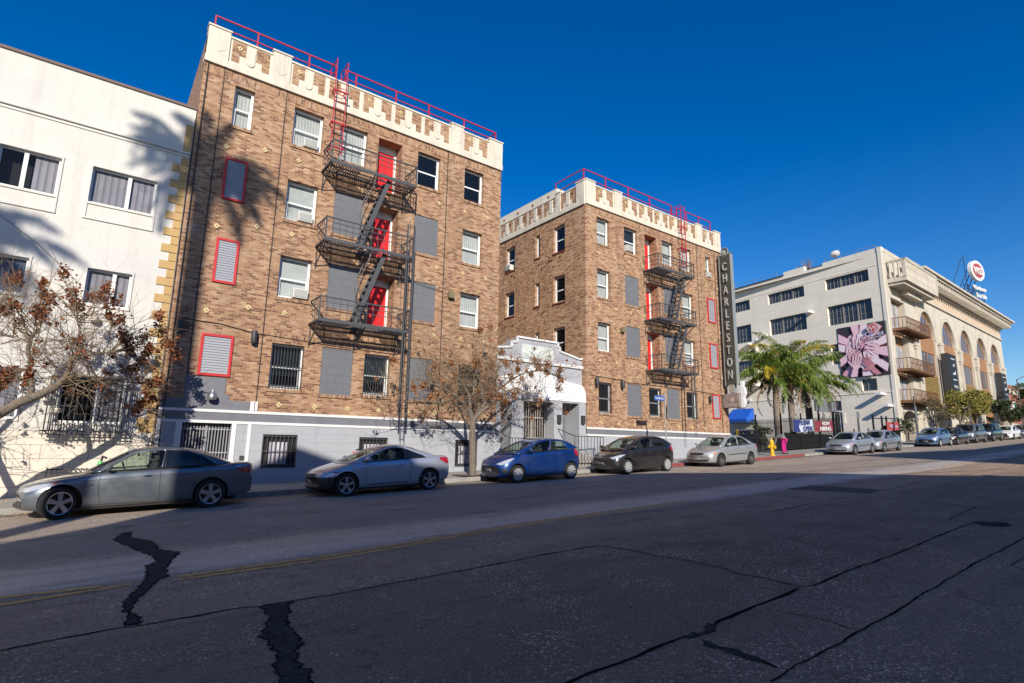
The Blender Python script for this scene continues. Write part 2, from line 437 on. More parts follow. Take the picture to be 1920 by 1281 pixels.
# ---------------------------------------------------------------- ground, road, kerbs
KY = 17.5; FY = 20.0
def strip(name, y0, y1, dz0, dz1, m, xs, kind='structure', ny=1):
    b = MB(); n = len(xs)
    vs = []
    for x in xs:
        for j in range(ny+1):
            k = j/ny; vs.append((x, y0+(y1-y0)*k, zr(x)+dz0+(dz1-dz0)*k))
    w = ny+1
    b.add(vs, [(i*w+j, (i+1)*w+j, (i+1)*w+j+1, i*w+j+1) for i in range(n-1) for j in range(ny)])
    return b.build(name, m, kind=kind, fix=False)
XS = [-700, -200, -60, -20, 0, 10, 20, 30]+[30+10*i for i in range(1, 14)]+[220, 400, 900]
M['dirtg'] = mat('ground_dust', (.14, .125, .105), .95, var=.2, vscale=.3, fine=.2)
M['asphalt'] = asphalt_mat()
strip('ground', -900, 1200, -.03, -.03, M['dirtg'], XS)
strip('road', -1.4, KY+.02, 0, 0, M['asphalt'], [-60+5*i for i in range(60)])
M['lot'] = mat('lot_asphalt', (.075, .072, .07), .9, var=.2, vscale=.6, bump=.3, bscale=40)
strip('ground_surface', 20.05, 70, .17, .17, M['lot'], [32+5*i for i in range(14)])
strip('sidewalk', KY+.15, 20.1, .15, .2, M['conc'], [-60+1.5*i for i in range(62)]+[34+5*i for i in range(43)], ny=2)
strip('sidewalk', -4.2, -1.55, .16, .15, M['conc'], [-60+5*i for i in range(60)])
# sidewalk joints
jb = MB()
for i in range(75):
    x = -20+1.5*i
    jb.add([(x, KY+.15, zr(x)+.154), (x+.02, KY+.15, zr(x)+.154), (x+.02, 20, zr(x)+.204), (x, 20, zr(x)+.204)], [(0, 1, 2, 3)])
jb.build('pavement_line', mat('joint_dark', (.07, .065, .06), .9), kind='structure', fix=False)
def kerb(name, x0, x1, m, y0=KY, y1=KY+.15, n=30):
    b = MB(); pr = []
    for i in range(n+1):
        x = x0+(x1-x0)*i/n; z = zr(x)
        pr += [(x, y0, z-.05), (x, y0+.015, z+.13), (x, y0+.035, z+.15), (x, y1, z+.15)]
    b.add(pr, [(i*4+j, (i+1)*4+j, (i+1)*4+j+1, i*4+j+1) for i in range(n) for j in range(3)])
    return b.build(name, m, kind='structure')
kerb('kerb', -60, 21.5, M['kerb'], n=60); kerb('kerb', 21.5, 36.1, M['kerbred'], n=16); kerb('kerb', 36.1, 230, M['kerb'], n=60)
kerb('kerb', -60, 230, M['kerb'], -1.4, -1.55, n=60)
gut = MB()
gx = [-20+1.0*i for i in range(160)]
gut.add([p for x in gx for p in ((x, KY-.42+.03*noise.noise(Vector((x, 0, 0))), zr(x)+.004), (x, KY+.01, zr(x)+.004))], [(2*i, 2*i+2, 2*i+3, 2*i+1) for i in range(len(gx)-1)])
gut.build('kerb_strip', mat('gutter_concrete', (.16, .15, .14), .9, var=.3, vscale=1.5, dirt=.6, bump=.3), kind='structure', fix=False)

polys = {
'a': [(.56,11.93),(.76,10.89),(.95,9.97),(.97,9.5),(.83,9.21),(.8,8.51),(.68,7.99),(.56,7.63),(.51,7.3),(.5,7.04),(.52,6.69),(.47,6.51),(.58,6.41),(.59,6.7),(.56,7),(.56,7.22),(.67,7.54),(.8,7.98),(.87,8.23),(1,8.4),(1.03,8.92),(1.13,9.37),(1.31,9.98),(1.1,10.42),(1.06,11.4),(.8,11.94),(.84,12.72),(.72,12.7)],
'b': [(1.61,6.32),(1.9,6.32),(1.79,5.98),(1.65,5.57),(1.64,5.17),(1.61,5),(1.5,4.75),(1.49,4.51),(1.46,4.21),(1.4,3.76),(1.23,3.89),(1.3,4.34),(1.3,4.58),(1.38,4.85),(1.41,4.94),(1.41,5.21),(1.38,5.39),(1.5,5.63),(1.56,5.83),(1.6,6.21)],
'd': [(12.98,3.44),(13.22,3.29),(13.32,3),(13.04,2.85),(12.74,2.93),(12.68,3.16)],
'e': [(4.18,3.15),(4.41,3.13),(4.6,3.21),(4.66,3.16),(4.49,3.06),(4.28,3.07),(4.15,3.09)],
'f': [(4.22,3.04),(4.24,2.94),(4.24,2.72),(4.25,2.59),(4.23,2.47),(4.15,2.52),(4.14,2.66),(4.14,2.9)]}
lines = [[(-.36,6.41),(-.09,6.45),(.15,6.45),(.37,6.46),(.58,6.41),(.89,6.41),(1.04,6.39),(1.4,6.42),(1.61,6.32),(1.9,6.31),(2.41,6.27),(3.06,6.3),(3.86,6.28),(4.76,6.31),(5.67,6.33),(6.42,6.28)], [(6.42,6.28),(6.49,5.71),(6.48,5.25),(6.54,4.89),(6.56,4.35),(6.4,4.01),(6.45,3.74),(6.43,3.44),(6.42,3.28),(6.53,3.21),(6.67,3.2),(7.56,3.26),(8.67,3.24),(10.14,3.3),(11.37,3.35),(12.74,3.38)], [(6.35,3.24),(5.41,3.21),(4.75,3.18),(4.45,3.09),(4.25,3.09),(4.14,3.13),(3.74,3.13),(3.34,3.1),(3.07,3.12),(2.85,3.1),(2.53,3.06)], [(4.21,2.47),(4.18,2.34)], [(3.92,2.26),(4.32,2.27),(4.65,2.27),(5.44,2.29),(6.2,2.3),(7.45,2.36),(8.86,2.41),(9.99,2.42),(11.78,2.46),(13.74,2.49)], [(5.41,3.09),(5.46,2.81),(5.51,2.6),(5.44,2.43),(5.44,2.29)], [(7.48,3.05),(7.46,2.69),(7.45,2.36)], [(9.2,5.37),(9.13,4.87),(8.97,4.5),(8.65,4.05),(8.6,3.69),(8.67,3.24)], [(14.78,10.95),(14.98,9.58),(15.31,8.54),(15.4,6.49),(15.6,5.36),(15.54,3.96),(13.1,3.78),(13,3.42)], [(13.02,2.87),(13.01,2.7),(13.13,2.39)], [(15.31,8.54),(16.27,8.68),(16.38,8.58)], [(11.64,6.44),(13.58,6.53),(15.4,6.49)], [(16.71,6.53),(19.13,6.63),(22.45,6.9),(24.1,6.85)], [(-.97,13.05),(-.43,12.9),(1.03,12.93),(1.6,12.83),(3.17,12.95),(5,12.98),(9,13.0),(14,13.05),(22,13.1)], [(3.17,12.95),(3.46,13.4),(4.94,13.43)], [(-.7,10.18),(-.48,10.18),(-.01,10.26),(.75,10.22)], [(1.29,10),(1.98,9.83),(2.99,9.62),(3.6,9.51)], [(5.13,13.7),(6.5,13.64),(7.81,13.76),(7.91,12.83),(12.75,12.73)], [(5.5,10.07),(7.15,9.87),(9.45,10.15),(11.8,9.97)], [(12.05,10.61),(11.98,8.99)], [(11.67,8.55),(12.45,8.85),(12.88,8.72)], [(19.58,12.96),(21.66,10.07)], [(9.99,2.12),(9.36,2.12),(9.18,1.96)], [(22,13.1),(36,13.2),(60,13.3)], [(24.1,6.85),(40,6.9)], [(13.74,2.49),(22,2.6)]]
lw = [.035,.035,.045,.05,.028,.02,.012,.018,.03,.022,.03,.03,.03,.022,.02,.016,.016,.022,.02,.018,.016,.016,.02,.02,.02,.02]
cb = MB(); pr_ = random.Random(3)
def rough_poly(pts, amp=.04, seg=.03):
    out = []
    for i, p in enumerate(pts):
        q = pts[(i+1) % len(pts)]; L = math.dist(p, q); n = max(1, int(L/seg)); nx, ny = -(q[1]-p[1])/(L+1e-6), (q[0]-p[0])/(L+1e-6)
        for k in range(n):
            t = k/n; a = amp*noise.noise(Vector((p[0]*9+k*.6, p[1]*9, i*1.7)))*1.5+amp*.5*noise.noise(Vector((k*2.3, i*3.1, 4.)))
            out.append((p[0]+(q[0]-p[0])*t+nx*a, p[1]+(q[1]-p[1])*t+ny*a))
    return out
pb = MB()
from mathutils.geometry import tessellate_polygon
for k, pts in polys.items():
    rp = rough_poly(pts); V = [Vector((x, y, zr(x)+.006)) for x, y in rp]
    tri = tessellate_polygon([V]); pb.add(V, tri)
rim = MB()
for k in ('a', 'b'):
    rp = rough_poly(polys[k]); V3 = [(x, y, zr(x)+.0075) for x, y in rp]; n = len(V3); vs = []
    for i in range(n):
        a = V3[i-1]; c = V3[(i+1) % n]; d = math.dist(a[:2], c[:2])+1e-6; nx, ny = -(c[1]-a[1])/d, (c[0]-a[0])/d; w = .003+.014*abs(noise.noise(Vector((V3[i][0]*7, V3[i][1]*7, 2))))
        vs += [(V3[i][0]-nx*w, V3[i][1]-ny*w, V3[i][2]), (V3[i][0]+nx*w, V3[i][1]+ny*w, V3[i][2])]
    rim.add(vs, [(2*i, 2*((i+1) % n), 2*((i+1) % n)+1, 2*i+1) for i in range(n)])
rim.build('road_surface', mat('crack_rim', (.006, .006, .006), 1., spec=.0), kind='structure')
tar_fill = mat('asphalt_patch_dark', (.10, .09, .08), .95, spec=.0, var=.5, vscale=14, bump=1., bscale=70, fine=.5)
pb.build('road_surface', tar_fill, kind='structure')
cp = MB(); cp.add([(x, y, zr(x)+.004) for x, y in ((16.38,8.58),(17.98,8.6),(18.05,6.71),(16.71,6.53))], [(0, 1, 2, 3)])
cp.build('road_surface', mat('asphalt_patch_square', (.05, .05, .052), .85, var=.2, vscale=6, bump=.5), kind='structure')
for L, w in zip(lines, lw):
    pts = []
    for p, q in zip(L, L[1:]):
        d = math.dist(p, q); n = max(1, int(d/.06))
        for k in range(n): pts.append((p[0]+(q[0]-p[0])*k/n, p[1]+(q[1]-p[1])*k/n))
    pts.append(L[-1]); vs = []
    for i, (x, y) in enumerate(pts):
        a = pts[max(0, i-1)]; b_ = pts[min(len(pts)-1, i+1)]; d = math.dist(a, b_)+1e-6
        nx, ny = -(b_[1]-a[1])/d, (b_[0]-a[0])/d
        o = .022*noise.noise(Vector((x*3.1, y*3.1, 0)))+.008*noise.noise(Vector((x*17, y*17, 1)))
        ww = w*(.55+1.1*abs(noise.noise(Vector((x*2.3, y*2.3, 5))))+.5*abs(noise.noise(Vector((x*19, y*19, 9)))))*.36
        vs += [(x+nx*(o-ww), y+ny*(o-ww), zr(x)+.005), (x+nx*(o+ww), y+ny*(o+ww), zr(x)+.005)]
    cb.add(vs, [(2*i, 2*i+2, 2*i+3, 2*i+1) for i in range(len(pts)-1)])
cb.build('road_surface', mat('crack_tar', (.014, .013, .012), 1., spec=.0, bump=.6), kind='structure')
# worn double yellow line: real gaps where the paint has gone
ym = bpy.data.materials.new('yellow_paint_worn'); nt, b = nodes_of(ym); t = NT(nt)
pos = t.n('ShaderNodeNewGeometry').outputs['Position']
c = t.mix(t.step(t.noise(pos, 5, 8, .75), .50, .66), (.62, .34, .09), (.15, .12, .09))
nt.links.new(c, b.inputs['Base Color']); b.inputs['Roughness'].default_value = .8
def pline(pts, w, dz=.0045, jit=.01, seg=.25):
    out = []
    for p, q in zip(pts, pts[1:]):
        n = max(1, int(math.dist(p, q)/seg))
        for k in range(n): out.append((p[0]+(q[0]-p[0])*k/n, p[1]+(q[1]-p[1])*k/n))
    out.append(pts[-1]); b = MB(); vs = []
    for x, y in out:
        a = jit*noise.noise(Vector((x*4, y*4, 0))); c = jit*noise.noise(Vector((x*4, y*4, 7)))
        vs += [(x, y-w/2+a, zr(x)+dz), (x, y+w/2+c, zr(x)+dz)]
    b.add(vs, [(2*i, 2*i+2, 2*i+3, 2*i+1) for i in range(len(out)-1)]); return b
for L in ([(-8,8.62),(-.55,8.5),(.34,8.34)], [(-8,8.2),(-.51,8.12),(.62,8.23)], [(1.1,8.29),(3.12,8.26),(6.37,8.70),(11.95,8.80)], [(1.08,8.11),(3.05,8.06),(6.21,8.48),(11.66,8.58)], [(30,8.7),(60,8.75),(120,8.8)]):
    pline(L, .11).build('road_marking', ym, kind='structure')
wm = mat('white_paint_worn', (.30, .29, .27), .8, var=.5, vscale=7)
pline([(-.97,12.98),(.6,12.95)], .05).build('road_marking', wm, kind='structure')
for L in ([(21,12.2),(27,12.1)], [(34,12.6),(40,12.6)], [(46,3.2),(50,3.2)], [(60,5),(63,5)]): pline(L, .1).build('road_marking', wm, kind='structure')
tb = MB()  # thin dark lines running across the road
for L, w in (([(18.5,13.2),(24,11.4),(31,10.6),(44,9.0)], .13), ([(21,14.6),(27,13.9),(36,12.4),(60,11)], .1), ([(24,8.7),(30,6.5)], .12)):
    q = pline(L, w, .0035, .05, .3); tb.add(q.v, q.f)
tb.build('road_surface', mat('dark_road_line', (.07, .067, .065), .8), kind='structure')

# ---------------------------------------------------------------- wall helpers
def wall_holes(b, axis, plane, u0, u1, z0, z1, holes, depth, mi=0, rmi=None):
    """front skin with rectangular openings and their reveals.
    axis 'x': wall at y=plane, u = x, recess to +y.  axis 'y': wall at x=plane, u = y, recess to +x."""
    if rmi is None: rmi = mi
    us = sorted({u0, u1, *[h[0] for h in holes], *[h[1] for h in holes]}); us = [u for u in us if u0 <= u <= u1]
    zs = sorted({z0, z1, *[h[2] for h in holes], *[h[3] for h in holes]}); zs = [z for z in zs if z0 <= z <= z1]
    P = (lambda u, d, z: (u, plane+d, z)) if axis == 'x' else (lambda u, d, z: (plane+d, u, z))
    for i in range(len(us)-1):
        j = 0
        while j < len(zs)-1:
            def inh(jj):
                cu, cz = (us[i]+us[i+1])/2, (zs[jj]+zs[jj+1])/2
                return any(h[0] < cu < h[1] and h[2] < cz < h[3] for h in holes)
            if inh(j): j += 1; continue
            k = j
            while k+1 < len(zs)-1 and not inh(k+1): k += 1
            b.quad(P(us[i], 0, zs[j]), P(us[i+1], 0, zs[j]), P(us[i+1], 0, zs[k+1]), P(us[i], 0, zs[k+1]), mi)
            j = k+1
    for h in holes:
        a, c, z_0, z_1 = h[:4]; d = h[4] if len(h) > 4 else depth
        b.quad(P(a, 0, z_0), P(a, d, z_0), P(a, d, z_1), P(a, 0, z_1), rmi)
        b.quad(P(c, 0, z_0), P(c, d, z_0), P(c, d, z_1), P(c, 0, z_1), rmi)
        b.quad(P(a, 0, z_1), P(c, 0, z_1), P(c, d, z_1), P(a, d, z_1), rmi)
        b.quad(P(a, 0, z_0), P(c, 0, z_0), P(c, d, z_0), P(a, d, z_0), rmi)
    return b

def sash(parent, x0, x1, y, z0, z1, blind='blind_h', glass='glass', bars=False, axis='x', ac_gap=False, lift=.42, drape=1., fm='whiteframe'):
    """double-hung window: frame with meeting rail, glass, blind, room behind. y = plane of the frame front"""
    T = (lambda u0, u1, d0, d1, a, c: (u0, u1, y+d0, y+d1, a, c)) if axis == 'x' else (lambda u0, u1, d0, d1, a, c: (y+d0, y+d1, u0, u1, a, c))
    f = MB(); w = .085; zm = z0+(z1-z0)*.47
    f.box(*T(x0, x0+w, 0, .07, z0, z1)); f.box(*T(x1-w, x1, 0, .07, z0, z1))
    f.box(*T(x0+w, x1-w, 0, .07, z1-w, z1)); f.box(*T(x0+w, x1-w, 0, .07, z0, z0+w*1.1))
    f.box(*T(x0+w, x1-w, .005, .065, zm-.03, zm+.03))
    f.box(*T(x0+w, x0+w+.03, .02, .06, z0+w, zm)); f.box(*T(x1-w-.03, x1-w, .02, .06, z0+w, zm))
    wf = f.build('window', M[fm], parent)
    MB().box(*T(x0+w, x1-w, .045, .05, zm+.03, z1-w)).box(*T(x0+w+.03, x1-w-.03, .035, .04, z0+w*1.1, zm-.03)).build('pane', M[glass], wf)
    if blind:
        zb = z0+.02+(z1-z0)*(1-drape)
        MB().box(*T(x0+.03, x1-.03, .13, .14, zb, z1-.02)).build('blind', M[blind], wf)
    MB().box(*T(x0, x1, .5, .52, z0, z1)).build('room', M['dark'], wf)
    return wf

def window_bars(parent, x0, x1, y, z0, z1, n, m='irond'):
    b = MB()
    for i in range(n): 
        x = x0+.03+(x1-x0-.06)*i/(n-1); b.bar((x, y, z0+.03), (x, y, z1-.03), .018)
    for z in (z0+.05, z1-.05, z0+.12, (z0+z1)/2): b.bar((x0, y, z), (x1, y, z), .025)
    return b.build('window_bars', M[m], parent)

def aircon(x, y, z, label, w=.5, h=.34, axis='x'):
    o = thing('air_conditioner', label, 'air conditioner', (x, y, z), 'window air conditioners')
    T = (lambda a, b, c, d, e, f: (x+a, x+b, y+c, y+d, z+e, z+f)) if axis == 'x' else (lambda a, b, c, d, e, f: (x+c, x+d, y+a, y+b, z+e, z+f))
    MB().box(*T(-w/2, w/2, -.24, .2, 0, h)).build('case', M['ac'], o)
    g = MB(); g.box(*T(-w/2+.03, w/2-.03, -.252, -.243, .03, h-.03))
    g.build('grille', mat('ac_grille', (.33, .33, .32), .6), o)
    f = MB()
    for i in range(9):
        zz = .04+(h-.08)*i/8; f.box(*T(-w/2+.03, w/2-.03, -.262, -.254, zz-.006, zz+.006))
    f.build('louvre', M['ac'], o)
    return o

ROWS = [(10.79, 12.31), (7.87, 9.40), (5.00, 6.52), (1.80, 3.36)]

def parapet_units(parent, segs, pyl, y, z0=12.80, axis='x', x=0, red=False, diamonds=True):
    """cream terracotta parapet: band, coping, pylons, stepped brick panels"""
    T = (lambda u0, u1, d0, d1, a, c: (u0, u1, y+d0, y+d1, a, c)) if axis == 'x' else (lambda u0, u1, d0, d1, a, c: (x+d0, x+d1, u0, u1, a, c))
    zt = z0+1.20
    lo = min(s[0] for s in segs+pyl); hi = max(s[1] for s in segs+pyl)
    c = MB(); c.box(*T(lo-.02, hi+.02, -.09, .35, z0, z0+.24)); c.box(*T(lo, hi, -.02, .35, z0+.24, zt)); c.box(*T(lo-.01, hi+.01, -.06, .37, zt, zt+.07))
    c.build('parapet', M['cream'], parent)
    for a, b in pyl:
        p = MB()
        p.box(*T(a+.002, b-.002, -.085, -.02, z0+.24, zt+.16)); p.box(*T(a-.03, b+.03, -.12, .3, zt+.16, zt+.22))
        p.box(*T(a+.12, b-.12, -.095, -.085, z0+.62, zt-.02)); m = (a+b)/2
        pts = [(a+.12, z0+.62), (m, z0+.46), (b-.12, z0+.62)]
        if axis == 'x': p.prism(pts, y-.095, y-.085)
        else: p.prism(pts, x-.095, x-.085, 'x')
        p.build('pylon', M['cream'], parent)
    br = MB(); pos_ = MB(); dm = []
    for a, b in segs:
        m = (a+b)/2; w = b-a; zb = z0+.36; z2 = z0+.66
        for s in (-1, 1):
            e = m+s*(w/2-.09); pw = m+s*.17; st = m+s*(.17+(w/2-.26)*.45)
            poly = [(e, zt-.04), (pw, zt-.04), (pw, z2), (st, z2), (st, zb), (e, zb)]
            if axis == 'x': br.prism(poly, y-.031, y-.021)
            else: br.prism(poly, x-.031, x-.021, 'x')
        n = 8; pl = [(m-.13, zt-.06)]+[(m-.13*math.cos(PI*i/n), z0+.5-.13*math.sin(PI*i/n)) for i in range(n+1)]+[(m+.13, zt-.06)]
        if axis == 'x': pos_.prism(pl, y-.055, y-.022)
        else: pos_.prism(pl, x-.055, x-.022, 'x')
        dm.append((m-w*.27, zt-.27))
    br.build_each('brick_panel', M['brick'] if axis == 'x' else M['brick_side_lit'], parent)
    pos_.build_each('post_relief', M['cream'], parent)
    return dm

def diamond(parent, u, z, y, m='tile', s=.10, axis='x'):
    b = MB(); pl = [(u-s, z), (u, z-s), (u+s, z), (u, z+s)]
    if axis == 'x': b.prism(pl, y-.036, y+.01)
    else: b.prism(pl, y-.036, y+.01, 'x')
    h = s*.25; pl = [(u-h, z), (u, z-h), (u+h, z), (u, z+h)]
    o = b.build('diamond_tile', M[m], parent)
    c = MB()
    if axis == 'x': c.prism(pl, y-.046, y-.036)
    else: c.prism(pl, y-.046, y-.036, 'x')
    c.build('tile_boss', M['tilered'], o)

def shutter(parent, x0, x1, z0, z1, y=FY):
    f = MB(); w = .075
    f.box(x0, x0+w, y-.06, y+.02, z0, z1); f.box(x1-w, x1, y-.06, y+.02, z0, z1); f.box(x0+w, x1-w, y-.06, y+.02, z0, z0+w); f.box(x0+w, x1-w, y-.06, y+.02, z1-w, z1)
    o = f.build('shutter', M['redframe'], parent)
    s = MB(); n = int((z1-z0-2*w)/.085)
    for i in range(n):
        a = z0+w+(z1-z0-2*w)*i/n; b_ = z0+w+(z1-z0-2*w)*(i+1)/n
        s.add([(x0+w, y-.015, a), (x1-w, y-.015, a), (x1-w, y-.04, a+.008), (x0+w, y-.04, a+.008), (x0+w, y-.018, b_), (x1-w, y-.018, b_)], [(0, 1, 2, 3), (3, 2, 5, 4)])
    s.build('slats', M['shutter'], o, fix=False)

def wall_lamp(parent, x, z, y=FY, h=.42, m='irond'):
    b = MB(); b.box(x-.05, x+.05, y-.08, y, z-.08, z+.08); b.lathe([(0, -h/2), (.085, -h/2), (.095, -h/2+.03), (.095, h/2-.03), (.085, h/2), (0, h/2)], (x, y-.16, z), n=12)
    b.build('wall_lamp', M[m], parent, smooth=True)

def red_door(parent, x0, x1, z0, z1, y=FY, d=.62, glazed=0):
    f = MB(); f.box(x0, x0+.09, y+d-.05, y+d+.03, z0, z1); f.box(x1-.09, x1, y+d-.05, y+d+.03, z0, z1); f.box(x0+.09, x1-.09, y+d-.05, y+d+.03, z1-.28, z1)
    o = f.build('door', M['whiteframe'], parent)
    MB().box(x0+.09, x1-.09, y+d-.02, y+d+.02, z0, z1-.28).build('door_leaf', M['red'], o)
    MB().ball((x0+.2, y+d-.06, z0+.9), .04).build('door_knob', M['iron'], o)
    MB().box(x0, x1, y+d+.04, y+d+.06, z0, z1).build('door_backing', M['dark'], o)

# ---------------------------------------------------------------- fire escape
def fire_escape(label, x0, x1, zf, stairs, drop, loc, hatch):
    o = thing('fire_escape', label, 'fire escape', loc, 'iron fire escapes')
    yo, yi = 18.9, 19.98
    for z in zf:
        p = MB()
        n = int((x1-x0)/.088)
        for i in range(n+1):
            x = x0+(x1-x0)*i/n
            a = yo+.04
            if hatch[0] < x < hatch[1]: 
                p.bar((x, yo+.04, z), (x, yo+.22, z), .035, .012); a = yo+.75
            p.bar((x, a, z), (x, yi, z), .036, .025)
        for y in (yo, yo+.36, yi-.2): p.bar((x0, y, z-.035), (x1, y, z-.035), .05, .05)
        for x in (x0, x1): p.bar((x, yo, z-.035), (x, yi, z-.035), .05, .05)
        p.bar((x0-.02, yo-.01, z-.02), (x1+.02, yo-.01, z-.02), .02, .13)
        pl = p.build('platform', M['iron'], o)
        for x in (x0+.05, (x0+x1)/2, x1-.05):
            k = MB()
            k.bar((x, yo+.05, z-.05), (x, yi, z-.75), .035); k.bar((x, yi, z-.85), (x, yi, z), .035); k.bar((x, yo+.5, z-.06), (x, yi, z-.06), .035)
            k.build('bracket', M['iron'], pl)
        r = MB(); zt = z+.80
        for zz, w in ((zt, .045), (z+.42, .022), (z+.62, .022)): r.bar((x0, yo, zz), (x1, yo, zz), w)
        m = int((x1-x0)/.23)
        for i in range(m+1):
            x = x0+(x1-x0)*i/m; r.bar((x, yo, z), (x, yo, zt), .016)
        for x in (x0, x1):
            r.bar((x, yo, zt), (x, yi, zt), .04); r.bar((x, yo, z+.42), (x, yi, z+.42), .022); r.bar((x, yo, z-.05), (x, yo, zt+.04), .045)
            for y in (yo+.25, yo+.5, yo+.75): r.bar((x, y, z), (x, y, zt), .016)
        for x in (x0, x1): r.bar((x, yo+.02, zt), (x, yi, zt-.2), .018)
        r.build('railing', M['iron'], pl)
    for xt, zt, xb, zb in stairs:
        s = MB(); 
        for y in (19.08, 19.52): s.bar((xt, y, zt), (xb, y, zb), .025, .17)
        n = 10
        for i in range(n):
            k = (i+.5)/n; x = xt+(xb-xt)*k; z = zt+(zb-zt)*k; s.box(x-.1, x+.1, 19.08, 19.52, z-.012, z+.012)
        st = s.build('stair', M['iron'], o)
        h = MB()
        for y in (19.08, 19.52):
            d = Vector((xb-xt, 0, zb-zt)); up = Vector((-.30, 0, .55))
            a = Vector((xt, y, zt)); b_ = Vector((xb, y, zb))
            h.tube([a+Vector((-.02, 0, .15)), a+up*.7+d*.05, a+up+d*.2, a+up+d*.55, a+up*.85+d*.68, a+up*.45+d*.72, a+d*.70], .016, 6)
        h.build('handrail', M['iron'], st)
    l = MB(); xa, za, zb = drop
    for x in (xa, xa+.3): l.bar((x, 18.84, za), (x, 18.84, zb), .05)
    for x in (xa+.07, xa+.23): l.bar((x, 18.80, za+.15), (x, 18.80, zb-.9), .02)
    n = int((za-zb)/.3)
    for i in range(n): l.bar((xa+.07, 18.8, zb-.8+i*.3), (xa+.23, 18.8, zb-.8+i*.3), .016)
    l.build('drop_ladder', M['iron'], o)
    return o

def roof_rail(parent, runs, posts, z0=13.9, z1=14.93, zm=14.55):
    r = MB()
    for p, q in runs:
        r.bar((*p, z1), (*q, z1), .045); r.bar((*p, zm), (*q, zm), .035)
    for x, y in posts: r.bar((x, y, z0), (x, y, z1), .05)
    return r.build('roof_railing', M['redrail'], parent)

def roof_ladder(parent, x0, x1, zb, zt, y=19.62):
    r = MB()
    for x in (x0, x1):
        r.bar((x, y, zb), (x, y, zt), .032)
        r.bar((x, y, zt-.02), (x, y+.75, zt-.02), .03); r.bar((x, y+.75, zt-.02), (x, y+.75, zt-.9), .03); r.bar((x, y, zt-.45), (x, y+.75, zt-.45), .03)
        for z in (zb+.2, zb+1.3, zb+2.7): r.bar((x, y, z), (x, FY, z), .04)
    n = int((zt-.9-zb)/.29)
    for i in range(n): r.bar((x0, y, zb+.15+i*.29), (x1, y, zb+.15+i*.29), .02)
    for z in (zb+.25, zb+1.25, zb+2.6): r.bar((x0-.09, y-.04, z), (x1+.09, y-.04, z), .05)
    r.build('roof_ladder', M['redrail'], parent)

# ---------------------------------------------------------------- brick building, left
A = thing('apartment_building', 'brick apartment building adjoining the white stucco building, palm shadow on its wall', 'building', (7.8, 20, zr(7.8)), 'brick apartment buildings with red doors')
colsA = {1: (2.62, 3.27), 2: (4.65, 5.75), 3: (6.41, 7.51), 5: (9.76, 10.85), 6: (12.10, 13.13)}
holes = []
for i, (z0, z1) in enumerate(ROWS):
    for c, (a, b) in colsA.items():
        if c == 1 and i > 0: continue
        if c == 3 and i > 0: holes.append((6.38, 7.53, z0-.08, z1+.06, .035)); continue
        if c == 5 and i > 0: holes.append((9.75, 10.87, z0-.05, z1+.06, .035)); continue
        holes.append((a, b, z0, z1, .24))
    if i < 3: holes.append((7.98, 9.02, z0-.70 if i else 10.06, z1-.02, .62))
    else: holes.append((7.98, 9.02, z0, z1, .24))
w = MB(); wall_holes(w, 'x', FY, 1.6, 14.1, .98, 12.8, holes, .24)
w.box(1.6, 14.1, 33.9, 34, -2, 13.4); w.quad((14.1, FY, .0), (14.1, 34, .0), (14.1, 34, 13.9), (14.1, FY, 13.9)); w.quad((1.6, FY, -1.9), (1.6, 34, -1.9), (1.6, 34, 13.9), (1.6, FY, 13.9))
w.build('wall', M['brick'], A)
MB().box(1.65, 14.05, 20.4, 34, 13.2, 13.3).build('roof', M['conc'], A)
# base courses
g = MB(); bh = [(2.27, 3.66, -1.5, .70, .35), (4.64, 5.77, -.84, .26, .16), (7.97, 9.10, -.84, .24, .16), (12.07, 13.16, -.86, .23, .16)]
wall_holes(g, 'x', FY-.03, 1.6, 14.1, -2.2, .64, bh, .2); g.quad((14.1, FY-.03, -2), (14.1, FY+.5, -2), (14.1, FY+.5, .64), (14.1, FY-.03, .64)); g.build('painted_base', M['grey_light'], A)
g = MB(); g.box(1.6, 14.1, FY-.028, FY, .66, .92)
g.box(1.75, 4.15, FY-.026, FY, .98, 1.30); g.box(2.2, 3.50, FY-.026, FY, 1.30, 1.48); g.box(2.2, 3.36, FY-.026, FY, 1.48, 2.02)
g.box(1.62, 1.75, FY-.026, FY, .98, 1.15)
g.build('painted_band', M['grey_mid'], A)
g = MB(); g.box(1.6, 14.1, FY-.055, FY-.0, .915, 1.0); g.box(1.6, 14.1, FY-.055, FY-.0, .57, .655); g.box(4.15, 4.27, FY-.05, FY, .99, 1.32); g.box(4.15, 4.25, FY-.052, FY, -1.9, .57)
g.box(2.10, 2.27, FY-.06, FY, -1.6, .57); g.box(3.66, 3.80, FY-.06, FY, -1.6, .57)
g.box(4.3, 4.38, FY-.04, FY, 1.02, 1.32)
g.build('white_trim', M['white'], A)
